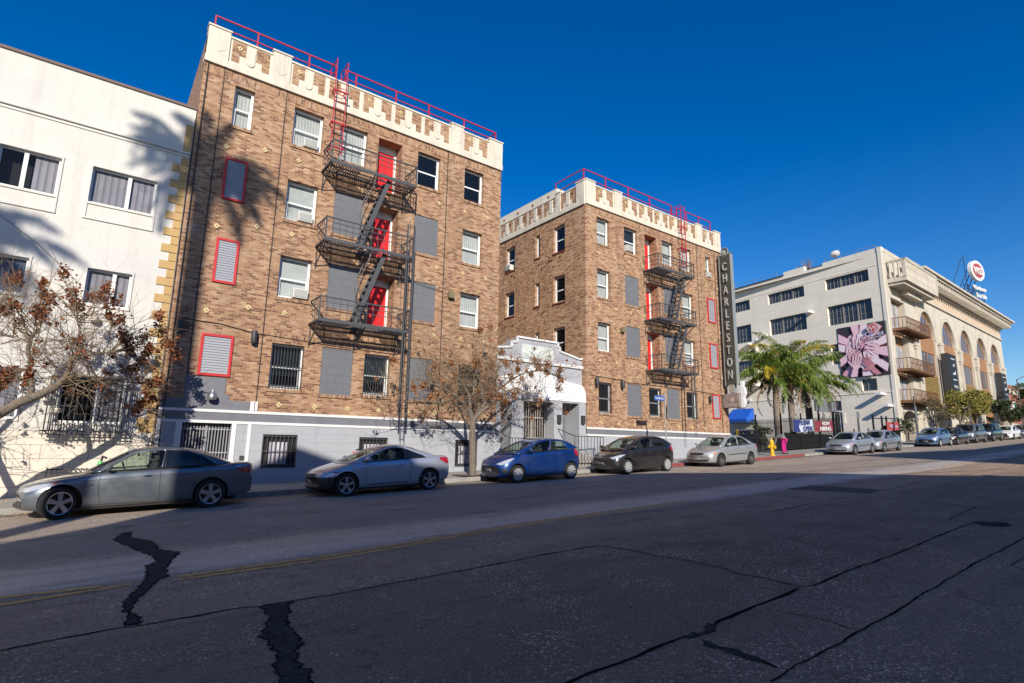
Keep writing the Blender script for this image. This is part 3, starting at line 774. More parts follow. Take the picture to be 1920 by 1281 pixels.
# sills and soldier courses
s = MB()
for h in holes:
    if h[4] < .5 and h[2] < 12: s.box(h[0]-.06, h[1]+.06, FY-.045, FY-.002, h[2]-.115, h[2]-.003)
s.build_each('sill', M['soldier'], A)
s = MB(); s.box(1.6, 14.1, FY-.012, FY-.002, 12.42, 12.72); s.box(4.42, 9.25, FY-.012, FY-.002, 3.44, 3.70)
s.build_each('soldier_course', M['soldier'], A)
s = MB()
for x in (2.22, 4.31, 11.2): s.box(x, x+.028, FY-.022, FY-.001, .99, 12.8)  # flat dark strips drawn as shadow lines of the pilaster edges; no step modelled
s.tube([(1.72, FY-.04, -1.4), (1.72, FY-.04, 12.9)], .02, 6)
s.tube([(1.9, FY-.03, 3.8), (3.0, FY-.03, 3.78), (4.0, FY-.03, 3.62), (6.5, FY-.03, 3.5), (9.3, FY-.03, 3.45), (9.3, FY-.03, 6.6), (11.2, FY-.03, 6.35)], .011, 5)
s.build('cable_and_shadow_line', M['cable_and_shadow_line'], A)
pyl = [(1.6, 2.29), (3.72, 4.36), (11.29, 11.92), (13.35, 14.1)]
segs = [(2.29, 3.72)]+[(4.36+1.386*i, 4.36+1.386*(i+1)) for i in range(5)]+[(11.92, 13.35)]
dm = parapet_units(A, segs, pyl, FY)
for x, z in dm: diamond(A, x, z, FY-.02)
for z in (10.23, 7.35, 4.46): 
    for x in (2.55, 3.78, 4.95, 10.85, 12.15, 13.36):
        diamond(A, x, z-(.3 if x < 3 else 0), FY)
for i in range(8): diamond(A, 5.05+1.2*i, 1.25, FY)
for i, (z0, z1) in enumerate(ROWS):
    if i == 0:
        sash(A, 2.62, 3.27, FY+.17, z0, z1, 'blind_v'); sash(A, 6.41, 7.51, FY+.17, z0, z1, 'blind_v', lift=0); sash(A, 9.76, 10.85, FY+.17, z0, z1, None, 'glassd')
    if i < 3: sash(A, 4.65, 5.75, FY+.17, z0, z1, 'blind_h' if i != 0 else 'blind_v'); red_door(A, 7.98, 9.02, (10.06 if i == 0 else z0-.70), z1-.02)
    if i < 3: sash(A, 12.10, 13.13, FY+.17, z0, z1, ['', 'blind_v', 'blind_v'][i] or None, 'glassd' if i == 0 else 'glass')
    if i == 3:
        for a, b in ((4.65, 5.75), (7.98, 9.02), (12.10, 13.13)):
            sash(A, a, b, FY+.17, z0, z1, 'blind_v', 'glassd', drape=.7); window_bars(A, a, b, FY+.05, z0, z1, 11)
    if i:
        for a, b, e in ((6.38, 7.53, -.08), (9.75, 10.87, -.05)): MB().box(a, b, FY+.035, FY+.06, z0+e, z1+.06).build('infill_panel', M['panel'], A)
for z0, z1, a, b in ((8.05, 9.56, 2.58, 3.29), (5.14, 6.67, 2.6, 3.3), (2.06, 3.41, 2.5, 3.44)): shutter(A, a, b, z0, z1)
for x0, x1, z0, z1 in ((4.64, 5.77, -.84, .26), (7.97, 9.10, -.84, .24), (12.07, 13.16, -.86, .23)):
    f = MB(); f.box(x0, x1, FY+.12, FY+.13, z0, z1); o = f.build('basement_window', M['dark'], A)
    MB().box(x0+.25, x1-.3, FY+.1, FY+.11, z0+.1, z1-.25).build('blind', M['blind_d'], o)
    window_bars(A, x0, x1, FY-.0, z0, z1, 9, 'iron')
# metal security door
d = MB(); d.box(2.27, 3.66, FY+.28, FY+.3, -1.5, .70); o = d.build('security_door', M['irond'], A)
d = MB()
for i in range(15): x = 2.36+1.22*i/14; d.bar((x, FY+.16, -1.4), (x, FY+.16, .62), .028)
for z in (.62, .38, -.35): d.bar((2.3, FY+.16, z), (3.64, FY+.16, z), .04)
d.bar((2.965, FY+.15, -1.4), (2.965, FY+.15, .68), .07)
for i in range(14): x = 2.4+1.22*i/14; d.lathe([(.035, -.012), (.05, 0), (.035, .012)], (x, FY+.15, .47), 'y', 8)
d.build('door_bars', mat('bars_light', (.30, .30, .33), .5, .2), o)
wall_lamp(A, 1.86, 3.5); wall_lamp(A, 4.03, 3.46)
l = MB(); l.box(11.45, 11.7, FY-.2, FY, 6.12, 6.38); l.build('wall_lamp', mat('lamp_olive', (.17, .15, .08), .6), A)
l = MB(); l.lathe([(.05, .14), (.06, .08), (.13, .0), (.14, -.1), (.12, -.16), (0, -.16)], (2.98, FY-.2, 1.45), n=12); l.bar((2.98, FY-.2, 1.55), (2.98, FY, 1.55), .05); l.build('flood_lamp', mat('lamp_zinc', (.40, .41, .42), .35, .8), A, smooth=True)
l = MB(); l.box(3.98, 4.10, FY-.09, FY-.03, -.62, -.44); l.build('intercom', M['irond'], A)
# the B block
B = thing('apartment_building', 'brick apartment building with the blade sign, its corner and side wall in view', 'building', (25.8, 20, zr(25.8)), 'brick apartment buildings with red doors')
holes = []
for i, (z0, z1) in enumerate(ROWS):
    dz = -.04 if i < 3 else -.03
    z0 += dz-.04*(i > 0); z1 += dz-.03
    holes.append((20.45, 21.42, z0, z1, .24))
    holes.append((22.6, 23.7, z0, z1, .24) if i == 0 else (22.6, 23.74, z0-.05, z1+.08, .035))
    holes.append((24.35, 25.42, z0-.70, z1-.02, .62) if i < 3 else (24.35, 25.42, z0, z1, .24))
    holes.append((25.9, 26.97, z0, z1, .24) if i == 0 else (25.9, 27.05, z0-.05, z1+.08, .035))
    holes.append((27.7, 28.75, z0, z1, .24))
    if i == 0: holes.append((30.24, 30.80, z0+.02, z1-.06, .24))
w = MB(); wall_holes(w, 'x', FY, 19.6, 31.95, .98, 12.76, holes, .24)
w.quad((31.95, FY, -1.5), (31.95, 36, -1.5), (31.95, 36, 13.9), (31.95, FY, 13.9)); w.quad((19.6, 36, -1), (31.95, 36, -1), (31.95, 36, 13.9), (19.6, 36, 13.9))
w.build('wall', M['brick'], B)
hs = []
for z0, z1 in ((10.63, 12.15), (7.74, 9.24), (4.8, 6.33), (1.8, 3.2)):
    for a, b in ((21.6, 22.54), (26.15, 27.05), (31.0, 31.9)): hs.append((a, b, z0, z1, .22))
    for a, b in ((23.74, 24.16), (28.6, 29.0)): hs.append((a, b, z0+.15, z1, .22))
w = MB(); wall_holes(w, 'y', 19.6, FY, 36, -2, 13.9, hs, .22); w.build('side_wall', M['brick_side_lit'], B)
for h in hs: sash(B, h[0], h[1], 19.6+.14, h[2], h[3], None if (h[1]-h[0]) > .5 else 'blind_h', 'glassd', axis='y')
s = MB()
for h in hs: s.box(19.555, 19.6-.002, h[0]-.06, h[1]+.06, h[2]-.1, h[2]-.003)
s.build_each('sill', M['tilered'], B)
MB().box(19.65, 31.9, 20.4, 36, 13.2, 13.3).build('roof', M['conc'], B)
g = MB(); wall_holes(g, 'x', FY-.03, 19.57, 31.95, -1.6, .64, [], .2); g.quad((19.57, FY-.03, -2), (19.57, FY+.5, -2), (19.57, FY+.5, .64), (19.57, FY-.03, .64)); g.quad((31.97, FY-.03, -2), (31.97, FY+16, -2), (31.97, FY+16, .9), (31.97, FY-.03, .9)); g.build('painted_base', M['grey_light'], B)
MB().box(19.57, 31.95, FY-.028, FY, .66, .92).build('painted_band', M['grey_mid'], B)
g = MB(); g.box(19.56, 31.97, FY-.055, FY, .905, .99); g.box(19.56, 31.97, FY-.055, FY, .57, .655); g.build('white_trim', M['white'], B)
s = MB()
for h in holes:
    if h[4] < .5: s.box(h[0]-.06, h[1]+.06, FY-.045, FY-.002, h[2]-.115, h[2]-.003)
s.build_each('sill', M['soldier'], B)
s = MB(); s.box(19.6, 31.95, FY-.012, FY-.002, 12.40, 12.70); s.box(24.0, 29.0, FY-.012, FY-.002, 3.42, 3.68); s.build_each('soldier_course', M['soldier'], B)
s = MB()
for x in (29.3,): s.box(x, x+.028, FY-.022, FY-.001, .99, 12.8)  # dark strip drawn as the shadow line of a pilaster edge
s.tube([(19.85, FY-.03, 3.6), (22.2, FY-.03, 3.5), (22.2, FY-.03, 3.42), (24, FY-.03, 3.45), (29.4, FY-.03, 3.4), (31.4, FY-.03, 3.3)], .011, 5)
s.tube([(31.2, FY-.03, .9), (31.2, FY-.03, 12.6)], .018, 6)
s.build('cable_and_shadow_line', M['cable_and_shadow_line'], B)
pyl = [(19.6, 20.3), (21.8, 22.42), (29.35, 29.95), (31.3, 31.95)]
segs = [(20.3, 21.8)]+[(22.42+1.386*i, 22.42+1.386*(i+1)) for i in range(5)]+[(29.95, 31.3)]
dm = parapet_units(B, segs, pyl, FY, 12.76)
for x, z in dm: diamond(B, x, z, FY-.02)
dm = parapet_units(B, [(20.6+1.42*i, 20.6+1.42*(i+1)) for i in range(8)], [(20.0, 20.6), (21.9, 22.3)], 0, 12.72, 'y', 19.6)
for x, z in dm: diamond(B, x, z, 19.58, 'tilered', .08, 'y')
pz = MB(); pz.box(19.62, 20.2, 22.3, 36, 13.98, 14.5); pz.build('rear_parapet', M['cream'], B)
for i in range(9): diamond(B, 23+1.45*i, 14.2, 19.62, 'tilered', .08, 'y')
for k in range(30):
    r_ = random.Random(k); diamond(B, 20.7+r_.random()*12, r_.choice((4.2, 4.5, 7.1, 7.4, 10.0, 10.25))+.1*r_.random(), 19.6, 'tilered', .075, 'y')
for z in (10.2, 7.3, 4.4):
    for x in (20.55, 21.8, 23.0, 24.1, 30.2, 31.4): diamond(B, x, z, FY)
for i in range(8): diamond(B, 20.6+1.25*i, 1.22, FY)
for i, (z0, z1) in enumerate(ROWS):
    dz = -.04 if i < 3 else -.03
    z0 += dz-.04*(i > 0); z1 += dz-.03
    if i < 3: sash(B, 20.45, 21.42, FY+.17, z0, z1, 'blind_v' if i else 'blind_h', 'glass'); red_door(B, 24.35, 25.42, z0-.70, z1-.02); sash(B, 27.7, 28.75, FY+.17, z0, z1, 'blind_v')
    if i == 0:
        sash(B, 22.6, 23.7, FY+.17, z0, z1, 'blind_h', 'glassd', drape=.8); sash(B, 25.9, 26.97, FY+.17, z0, z1, 'blind_v'); sash(B, 30.24, 30.80, FY+.17, z0+.02, z1-.06, 'blind_v')
    else:
        for a, b in ((22.6, 23.74), (25.9, 27.05)): MB().box(a, b, FY+.035, FY+.06, z0-.05, z1+.08).build('infill_panel', M['panel'], B)
    if i == 3:
        for a, b in ((20.45, 21.42), (24.35, 25.42), (27.7, 28.75)): sash(B, a, b, FY+.17, z0, z1, None, 'glassd'); window_bars(B, a, b, FY+.05, z0, z1, 9)
for z0, z1, a, b in ((7.85, 9.42, 30.2, 31.02), (4.95, 6.52, 30.2, 31.02), (1.84, 3.33, 30.2, 30.99)): shutter(B, a, b, z0, z1)
for x, z in ((20.2, 3.3), (22.1, 3.3), (29.9, 3.0), (31.45, 3.0)): wall_lamp(B, x, z)
MB().box(22.1, 22.35, FY-.2, FY, 6.1, 6.35).build('wall_lamp', bpy.data.materials['lamp_olive'], B)
roof_rail(A, [((1.8, 20.4), (6.15, 20.4)), ((6.55, 20.4), (14.0, 20.4)), ((14.0, 20.4), (14.0, 21.6))], [(1.8, 20.4), (3.22, 20.4), (5.1, 20.4), (6.15, 20.4), (6.55, 20.4), (7.0, 20.4), (8.78, 20.4), (10.36, 20.4), (12.2, 20.4), (14.0, 20.4), (14.0, 21.6)])
roof_ladder(A, 5.95, 6.38, 10.75, 14.72)
roof_rail(B, [((19.9, 20.4), (27.5, 20.4)), ((28.0, 20.4), (31.6, 20.4)), ((19.9, 20.4), (19.9, 22.7))], [(19.9, 20.4), (21.6, 20.4), (23.5, 20.4), (25.4, 20.4), (27.5, 20.4), (28.0, 20.4), (29.0, 20.4), (30.3, 20.4), (31.6, 20.4), (19.9, 22.7)], 13.85, 15.0, 14.5)
roof_ladder(B, 27.35, 27.72, 10.7, 14.75)
fire_escape('grey iron fire escape on the brick building next to the white one', 5.82, 9.2, (10.10, 7.12, 4.20), ((8.15, 10.06, 7.15, 7.2), (8.15, 7.08, 7.15, 4.28)), (8.93, 8.4, 1.0), (7.5, 19.98, 3.5), (7.0, 8.3))
fire_escape('grey iron fire escape on the brick building that carries the blade sign', 24.12, 27.37, (9.93, 7.05, 4.22), ((26.75, 9.9, 25.75, 7.12), (26.75, 7.0, 25.75, 4.3)), (26.6, 4.4, 1.6), (25.7, 19.98, 3.5), (25.6, 26.9))
aircon(5.32, FY+.17, 10.86, 'white window air conditioner beside the red roof ladder of the tallest brick facade')
aircon(5.36, FY+.17, 7.93, 'white window air conditioner in the middle of the stack of three over the barred window')
aircon(5.42, FY+.17, 5.06, 'lowest of the three air conditioners stacked above one another, over the barred window')
aircon(23.0, FY+.17, 10.85, 'white window air conditioner in the top window near the blade sign building\'s red door')
aircon(30.55, FY+.17, 10.85, 'small white air conditioner in the narrow top window beside the blade sign', .36, .3)
aircon(19.74, 26.75, 10.7, 'white air conditioner in a shaded side-wall window, facing the entrance courtyard', .5, .34, 'y')
# ---------------------------------------------------------------- entrance between the brick blocks
E_ = thing('entrance_building', 'low grey and white entrance building with stepped gable between the brick blocks', 'building', (16.85, 20, zr(17)))
YE = 20.05
holes = [(14.40, 15.0, -.75, 1.95, 1.2), (15.66, 17.50, -.55, 2.06, .75), (18.02, 19.12, -.45, 2.10, 1.3)]
w = MB(); wall_holes(w, 'x', YE, 14.1, 19.57, -2, 2.16, holes, .6); w.build('wall', M['grey_light'], E_)
gy = 20.32
poly = [(14.11, 2.2), (19.59, 2.2), (19.59, 4.30), (19.40, 4.36), (18.05, 4.62), (18.05, 4.82), (17.93, 4.86), (17.93, 5.0), (15.42, 5.0), (15.42, 4.76), (15.1, 4.74), (15.1, 4.5), (14.11, 4.36)]
MB().prism(poly, gy, 21.2).build('gable_wall', M['grey_light'], E_)
t_ = MB()
def trim(pts, w=.085):
    for p, q in zip(pts, pts[1:]): t_.bar((p[0], gy-.03, p[1]), (q[0], gy-.03, q[1]), w, w)
trim([(14.11, 4.38), (15.1, 4.52), (15.1, 4.76), (15.42, 4.78), (15.42, 5.03), (17.95, 5.03), (17.95, 4.84), (18.07, 4.82), (18.07, 4.63), (19.40, 4.38), (19.58, 4.42)])
t_.box(14.11, 19.59, gy-.10, gy-.0, 3.88, 4.02)
t_.build('white_coping', M['white'], E_)
# sloping white tiled apron with a raised middle
ap = MB(); pts = [(14.11, 3.05), (15.3, 3.25), (15.95, 3.55), (16.2, 3.75), (16.7, 3.82), (17.2, 3.72), (17.6, 3.5), (18.4, 3.2), (19.59, 3.05)]
vs = []
for x, z in pts: vs += [(x, gy-.01, z), (x, YE+.03, z-.30), (x, YE-.02, 2.18), (x, YE+.2, 2.17)]
ap.add(vs, [(i*4+j, (i+1)*4+j, (i+1)*4+j+1, i*4+j+1) for i in range(len(pts)-1) for j in range(3)])
ap.build('tiled_apron', block_mat('white_tiles', (.78, .78, .78), .5, .16, line=.86, dirt=.05, joint=.01), E_)
# plaque
pq = MB(); pl = []
x0, x1, z0, z1, c = 15.78, 17.62, 4.12, 4.68, .12
for cx, cz, a0 in ((x1-c, z0+c, -90), (x1-c, z1-c, 0), (x0+c, z1-c, 90), (x0+c, z0+c, 180)):
    for k in range(4):
        a = math.radians(a0+30*k); pl.append((cx+c*math.cos(a), cz+c*math.sin(a)))
pq.prism(pl, gy-.05, gy); plq = pq.build('plaque', mat('plaque_pale', (.52, .57, .53), .6, dirt=.2), E_)
pl2 = [(x0+(p[0]-x0)*.0+p[0]*0+((p[0]-16.7)*1.06+16.7 if False else (p[0]-16.7)*1.05+16.7), (p[1]-4.4)*1.14+4.4) for p in pl]
b = MB(); b.prism([(p[0], p[1]) for p in [((q[0]-16.7)*1.04+16.7, (q[1]-4.4)*1.12+4.4) for q in pl]], gy-.035, gy-.001); b.build('plaque_rim', M['white'], plq)
text_mesh('CHARLESTON', .34, .02, frame_on((16.7, gy-.06, 4.40), (1, 0, 0), (0, 0, 1)), 'lettering', M['white'], plq, .78)
# gate
g = MB(); y = YE+.62
for i in range(13): x = 15.74+1.68*i/12; g.bar((x, y, -.5), (x, y, 2.04), .028)
for z in (1.35, .4, -.3): g.bar((15.68, y, z), (17.48, y, z), .045)
g.bar((16.58, y-.02, -.5), (16.58, y-.02, 1.35), .06)
g.build('gate', mat('gate_taupe', (.36, .335, .31), .6), E_)
MB().box(15.6, 17.6, YE+1.5, YE+1.52, -1, 2.1).build('gate_backing', mat('dim_interior', (.10, .092, .085), .8), E_)
MB().box(18.42, 18.72, YE+1.28, YE+1.3, -.4, 2.1).box(18.62, 19.1, YE+.95, YE+1.29, -.4, 2.1).build('door', mat('door_bluegrey', (.13, .15, .17), .5), E_)
MB().box(14.4, 15, YE+1.18, YE+1.2, -.7, 2).build('door', M['dark'], E_)
for x, z in ((17.76, 1.3), (19.32, 1.33)):
    l = MB(); l.box(x-.09, x+.09, YE-.14, YE, z-.2, z+.2); l.build('wall_lamp', M['irond'], E_)
# steps behind rails and the two short railings
st = MB()
for i in range(4): st.box(17.95, 19.57, YE-.3*(4-i)*.0-1.1+.27*i, YE+.6, zr(18.7)+.15, zr(18.7)+.32+.13*i)
for i in range(3): st.box(14.2, 15.6, YE-.9+.27*i, YE+.4, zr(15)+.15, zr(15)+.3+.13*i)
st.build_each('step', M['conc'], E_)
for (xa, xb, yy, zt) in ((17.75, 19.6, YE-1.15, .50), (14.15, 15.6, YE-1.0, .35)):
    r = MB(); n = 9
    zb = zr((xa+xb)/2)+.2
    for i in range(n+1): x = xa+(xb-xa)*i/n; r.bar((x, yy, zb), (x, yy, zt), .022)
    r.bar((xa, yy, zt), (xb, yy, zt), .035); r.bar((xa, yy, zb+.1), (xb, yy, zb+.1), .03)
    r.bar((xa, yy, zt), (xa, YE, zt+.35), .035); r.bar((xb-.3, yy, zb+.4), (xb, yy+.2, zt), .03)
    r.build('railing', M['iron'], E_)

# ---------------------------------------------------------------- white building on the left
W = thing('apartment_building', 'white stucco apartment building with tan corner quoins and barred window', 'building', (-2, 20.1, zr(0)))
YW = 20.1
wh = [(-2.98, -1.62, 6.93, 8.09), (-.88, .77, 6.97, 8.10), (-3.3, -1.93, 3.91, 4.96), (-.62, .47, 3.88, 4.96), (-3.2, -1.62, .51, 1.88), (-.80, .72, .45, 1.80), (-7, -5.6, 3.9, 5), (-7, -5.6, 6.9, 8.1), (-7, -5.6, .5, 1.9)]
w = MB(); wall_holes(w, 'x', YW, -14, 1.57, .20, 10.95, wh, .16); w.box(-14, 1.57, 33.8, 34, -2, 11)
w.quad((1.57, YW, .2), (1.57, 34, .2), (1.57, 34, 10.95), (1.57, YW, 10.95)); w.quad((-14, YW, -2), (-14, 34, -2), (-14, 34, 10.95), (-14, YW, 10.95)); w.build('wall', M['stucco'], W)
MB().box(-14, 1.58, YW-.03, YW+.1, -2.4, .22).build('block_base', M['stucco_block'], W)
MB().box(-14, 1.6, YW-.05, YW+.4, 10.95, 11.03).build('coping', M['brown'], W)
MB().box(-13.9, 1.5, YW+.4, 34, 10.6, 10.7).build('roof', M['conc'], W)
c = MB(); c.box(-14, 1.56, YW-.06, YW, 9.30, 9.36); c.box(-14, 1.56, YW-.03, YW, 9.19, 9.22); c.build('string_course', M['stucco'], W)
q = MB(); q.box(1.33, 1.58, YW-.025, YW+.05, 9.38, 10.34)
z = 9.16; k = 0
while z > .5:
    q.box((1.10 if k % 2 else 1.33), 1.58, YW-.028-.006*(k % 2), YW+.05, z-.262, z-.012); z -= .274; k += 1
q.box(1.16, 1.58, YW-.03, YW+.05, .22, .48)
q.build('quoin', M['tan'], W)
for i, (a, b_, z0, z1) in enumerate(wh):
    f = MB(); w_ = .055; y = YW+.09; mx = (a+b_)/2+(.12 if i % 2 else -.1)
    f.box(a, a+w_, y, y+.06, z0, z1); f.box(b_-w_, b_, y, y+.06, z0, z1); f.box(a+w_, b_-w_, y, y+.06, z0, z0+w_); f.box(a+w_, b_-w_, y, y+.06, z1-w_, z1); f.box(mx-.05, mx+.05, y-.01, y+.05, z0+w_, z1-w_)
    o = f.build('window', M['whiteframe'], W)
    MB().box(a+w_, b_-w_, y+.03, y+.035, z0+w_, z1-w_).build('pane', M['glass'], o)
    MB().box(a+.03+(0 if i not in (0, 5) else .75), b_-.03, y+.1, y+.11, z0+.03, z1-.03).build('curtain', M['blind_d'] if i != 2 else mat('curtain_blue', (.14, .2, .33), .8, var=.3, vscale=2), o)
    MB().box(a, b_, y+.4, y+.42, z0, z1).build('room', M['dark'], o)
    t2 = MB(); t2.box(a-.06, b_+.06, YW-.03, YW-.001, z1, z1+.07); t2.box(a-.07, a-.0, YW-.03, YW-.001, z0-(.5 if i < 2 else .05), z1); t2.box(b_, b_+.05, YW-.03, YW-.001, z0-(.5 if i < 2 else .05), z1)
    t2.box(a-.07, b_+.05, YW-.035, YW-.001, z0-.06, z0)
    if i < 2: t2.box(a-.07, b_+.05, YW-.04, YW-.001, z0-.53, z0-.48)
    t2.build('window_trim', M['stucco'], W)
# cage of bars round the ground floor window
g = MB(); y = YW-.34
for i in range(16): x = -1.0+1.85*i/15; g.bar((x, y, .05), (x, y, 1.72), .022)
for z in (.22, .12, .9, 1.66): g.bar((-1.08, y, z), (.9, y, z), .026)
for x in (-1.0, .85):
    for z in (.22, 1.66): g.bar((x, y, z), (x, YW, z), .026)
    for yy in (y+.1, y+.2): g.bar((x, yy, .22), (x, yy, 1.66), .02)
g.build('window_bars', M['irond'], W)
g = MB()
for i in range(15): x = -.78+1.5*i/14; g.bar((x, YW-.25, -1.12), (x, YW-.25, -.80), .02); g.bar((x, YW-.25, -.80), (x, YW-.04, -.80), .02)
for z in (-1.1, -.82): g.bar((-.8, YW-.25, z), (.75, YW-.25, z), .03)
g.build('basement_grille', M['irond'], W)
g = MB()
for x, z in ((-1.05, 1.15), (-.28, 3.5)):
    g.lathe([(0, -.14), (.12, -.12), (.13, -.02), (.09, .02), (0, .03)], (x, YW-.14, z), n=12); g.bar((x, YW-.14, z+.02), (x, YW, z+.06), .04)
g.lathe([(0, -.1), (.13, -.06), (.15, .02), (.1, .07), (0, .08)], (-.80, YW-.15, .78), n=12)
g.build('wall_lamp', mat('lamp_cream', (.62, .58, .5), .6), W, smooth=True)
g = MB(); g.tube([(-3.5, YW-.03, 6.6), (-1.8, YW-.03, 5.4), (-.5, YW-.02, 4.2)], .008, 5); g.tube([(1.54, YW-.05, -1.3), (1.56, YW-.05, 10.6)], .016, 6); g.build('cable_and_shadow_line', mat('cable_grey', (.18, .17, .17), .6), W)

# ---------------------------------------------------------------- blade sign
S = thing('blade_sign', 'tall grey vertical blade sign with metal letters CHARLESTON on the brick corner', 'sign', (31.4, 19.3, 2.5))
X0, YA, YB = 31.38, 18.98, 19.72
b = MB(); b.box(X0, X0+.24, YA, YB, 3.95, 12.35)
b.prism([(YA+.12, 12.35), (YB-.12, 12.35), (YB-.2, 12.7), ((YA+YB)/2, 12.9), (YA+.2, 12.7)], X0+.02, X0+.22, 'x')
b.build('blade', mat('sign_body', (.062, .065, .058), .5, .2, var=.1, dirt=.3), S)
b = MB(); b.box(X0-.03, X0+.27, YA-.05, YA, 3.9, 12.4); b.box(X0-.03, X0+.27, YB, YB+.05, 3.9, 12.4); b.box(X0-.03, X0+.27, YA-.05, YB+.05, 12.35, 12.42); b.box(X0-.04, X0+.28, YA+.2, YB-.2, 3.45, 3.95)
b.lathe([(.26, -.02), (.3, 0), (.26, .02)], (X0-.0, (YA+YB)/2, 12.55), 'x', 14); b.lathe([(.0, -.03), (.13, -.03), (.13, .02)], (X0-.0, (YA+YB)/2, 12.55), 'x', 12)
b.build('trim', mat('sign_trim', (.40, .42, .39), .35, .5), S)
lm = mat('sign_letters', (.50, .51, .49), .3, .4)
for i, ch in enumerate('CHARLESTON'):
    z = 11.52-.775*i
    text_mesh(ch, .76, .08, frame_on((X0-.06, (YA+YB)/2, z), (0, -1, 0), (0, 0, 1)), 'letter', lm, S, .60, off=.006)
b = MB(); b.box(X0-.10, X0+.35, YA-.12, YB+.2, 2.55, 3.4); cb2 = b.build('sign_box', mat('sign_box', (.24, .19, .175), .4, .1, var=.3, vscale=3), S)
b = MB(); b.prism([(19.25, 3.15), (19.15, 3.0), (19.3, 2.85), (19.45, 3.0), (19.35, 3.15)], X0-.115, X0-.10, 'x'); b.box(X0-.112, X0-.10, 18.95, 19.65, 2.72, 2.76); b.box(X0-.112, X0-.10, 19.05, 19.55, 2.64, 2.67); b.build('crest', mat('crest', (.42, .33, .28), .5), cb2)
b = MB()
for z in (3.4, 6, 8.6, 11.2): b.bar((X0+.2, YB, z), (X0+.2, FY, z), .06)
b.bar((X0+.5, YA+.1, 3.0), (X0+.75, YA+.1, 3.0), .05)
b.build('bracket', M['irond'], S)
b = MB(); pl = [(18.65, 4.15), (18.84, 4.15), (18.84, 2.5), (18.7, 2.55), (18.6, 2.8), (18.68, 3.1), (18.55, 3.4), (18.6, 3.7), (18.7, 3.85)]
b.prism(pl, X0+.1, X0+.34, 'x'); b.build('scroll', M['white'], S)

# ---------------------------------------------------------------- street sign
sp_ = thing('street_sign', 'street name pole with a small blue name plate, behind the dark hatchback', 'sign', (22.93, 17.85, zr(22.9)+.15))
MB().tube([(22.93, 17.85, zr(22.9)+.15), (22.93, 17.85, 2.78)], .032, 8).build('pole', mat('galvanised', (.42, .42, .42), .45, .6), sp_)
b = MB(); b.box(22.13, 22.9, 17.84, 17.86, 2.35, 2.60); pl = b.build('name_plate', mat('sign_blue', (.01, .07, .33), .45), sp_)
text_mesh('Cambria St', .21, .006, frame_on((22.5, 17.836, 2.475), (1, 0, 0), (0, 0, 1)), 'lettering', M['white'], pl, .72)
b = MB(); b.box(22.97, 23.0, 17.78, 17.92, 1.45, 2.1); b.build('side_plate', M['irond'], sp_)

# ---------------------------------------------------------------- big corner building
CW = Vector((62.5, 21.0, 0)); FA = math.radians(1.5)
FD = Vector((math.cos(FA), math.sin(FA), 0)); SD = Vector((.1405, .990, 0)).normalized()
FN = Vector((FD.y, -FD.x, 0)); SN = Vector((-SD.y, SD.x, 0))      # outward normals
KS = .935
def fp(s, z, d=0.): return tuple(CW+FD*s*.88+FN*d+Vector((0, 0, z)))
def spt(s, z, d=0.): return tuple(CW+SD*s+SN*d+Vector((0, 0, z)))
class PB(MB):
    """mesh builder in the frame of one facade: box(s0,s1,z0,z1,d0,d1) d = outwards"""
    def __init__(s, fn): super().__init__(); s.fn = fn
    def b(s, s0, s1, z0, z1, d0, d1, mi=0):
        P_ = s.fn
        return s.add([P_(s0, z0, d1), P_(s1, z0, d1), P_(s1, z0, d0), P_(s0, z0, d0), P_(s0, z1, d1), P_(s1, z1, d1), P_(s1, z1, d0), P_(s0, z1, d0)],
            [(0,3,2,1),(4,5,6,7),(0,1,5,4),(1,2,6,5),(2,3,7,6),(3,0,4,7)], mi)
    def poly(s, pts, d0, d1, mi=0):
        n = len(pts)
        return s.add([s.fn(p[0], p[1], d0) for p in pts]+[s.fn(p[0], p[1], d1) for p in pts], [tuple(range(n)), tuple(range(2*n-1, n-1, -1))]+[(i, i+n, (i+1) % n+n, (i+1) % n) for i in range(n)], mi)
K = thing('corner_building', 'big cream five-storey corner building with arched windows, heavy cornice and billboard', 'building', tuple(CW+Vector((0, 0, 1))))
M['kcream'] = block_mat('corner_cream_paint', (.80, .725, .62), 3.2, .92, line=.86, dirt=.3, joint=.03)
M['kstone'] = mat('corner_stone', (.50, .455, .385), .8, var=.1, vscale=1, dirt=.55, bump=.2, bscale=12)
M['kbrown'] = mat('corner_brown', (.30, .155, .07), .7, var=.1, dirt=.3)
M['kdarkwin'] = mat('steel_sash_glass', (.028, .034, .048), .15, var=.5, vscale=1.2, spec=.8)
M['kmull'] = mat('steel_mullion', (.22, .21, .20), .6)
M['friezec'] = None
# side wall with openings
kh = [(1.45, 6.07, 17.49, 18.73), (8.6, 13.33, 17.46, 18.73), (15.95, 18.9, 17.42, 18.73), (1.43, 6.08, 13.48, 15.62), (8.6, 13.33, 13.62, 15.55), (15.97, 18.9, 13.32, 15.56), (15.97, 18.9, 9.0, 11.0), (5.02, 6.07, 9.2, 11.4), (1.72, 3.2, 6.14, 7.34), (25, 29, 13.4, 15.5), (25, 29, 17.4, 18.7), (5.5, 7.8, 4.25, 5.3)]
b = MB(); us = sorted({0, 32, *[h[0] for h in kh], *[h[1] for h in kh]}); zs = sorted({.3, 20.3, *[h[2] for h in kh], *[h[3] for h in kh]})
for i in range(len(us)-1):
    for j in range(len(zs)-1):
        cu, cz = (us[i]+us[i+1])/2, (zs[j]+zs[j+1])/2
        if any(h[0] < cu < h[1] and h[2] < cz < h[3] for h in kh): continue
        b.quad(spt(us[i], zs[j]), spt(us[i+1], zs[j]), spt(us[i+1], zs[j+1]), spt(us[i], zs[j+1]))
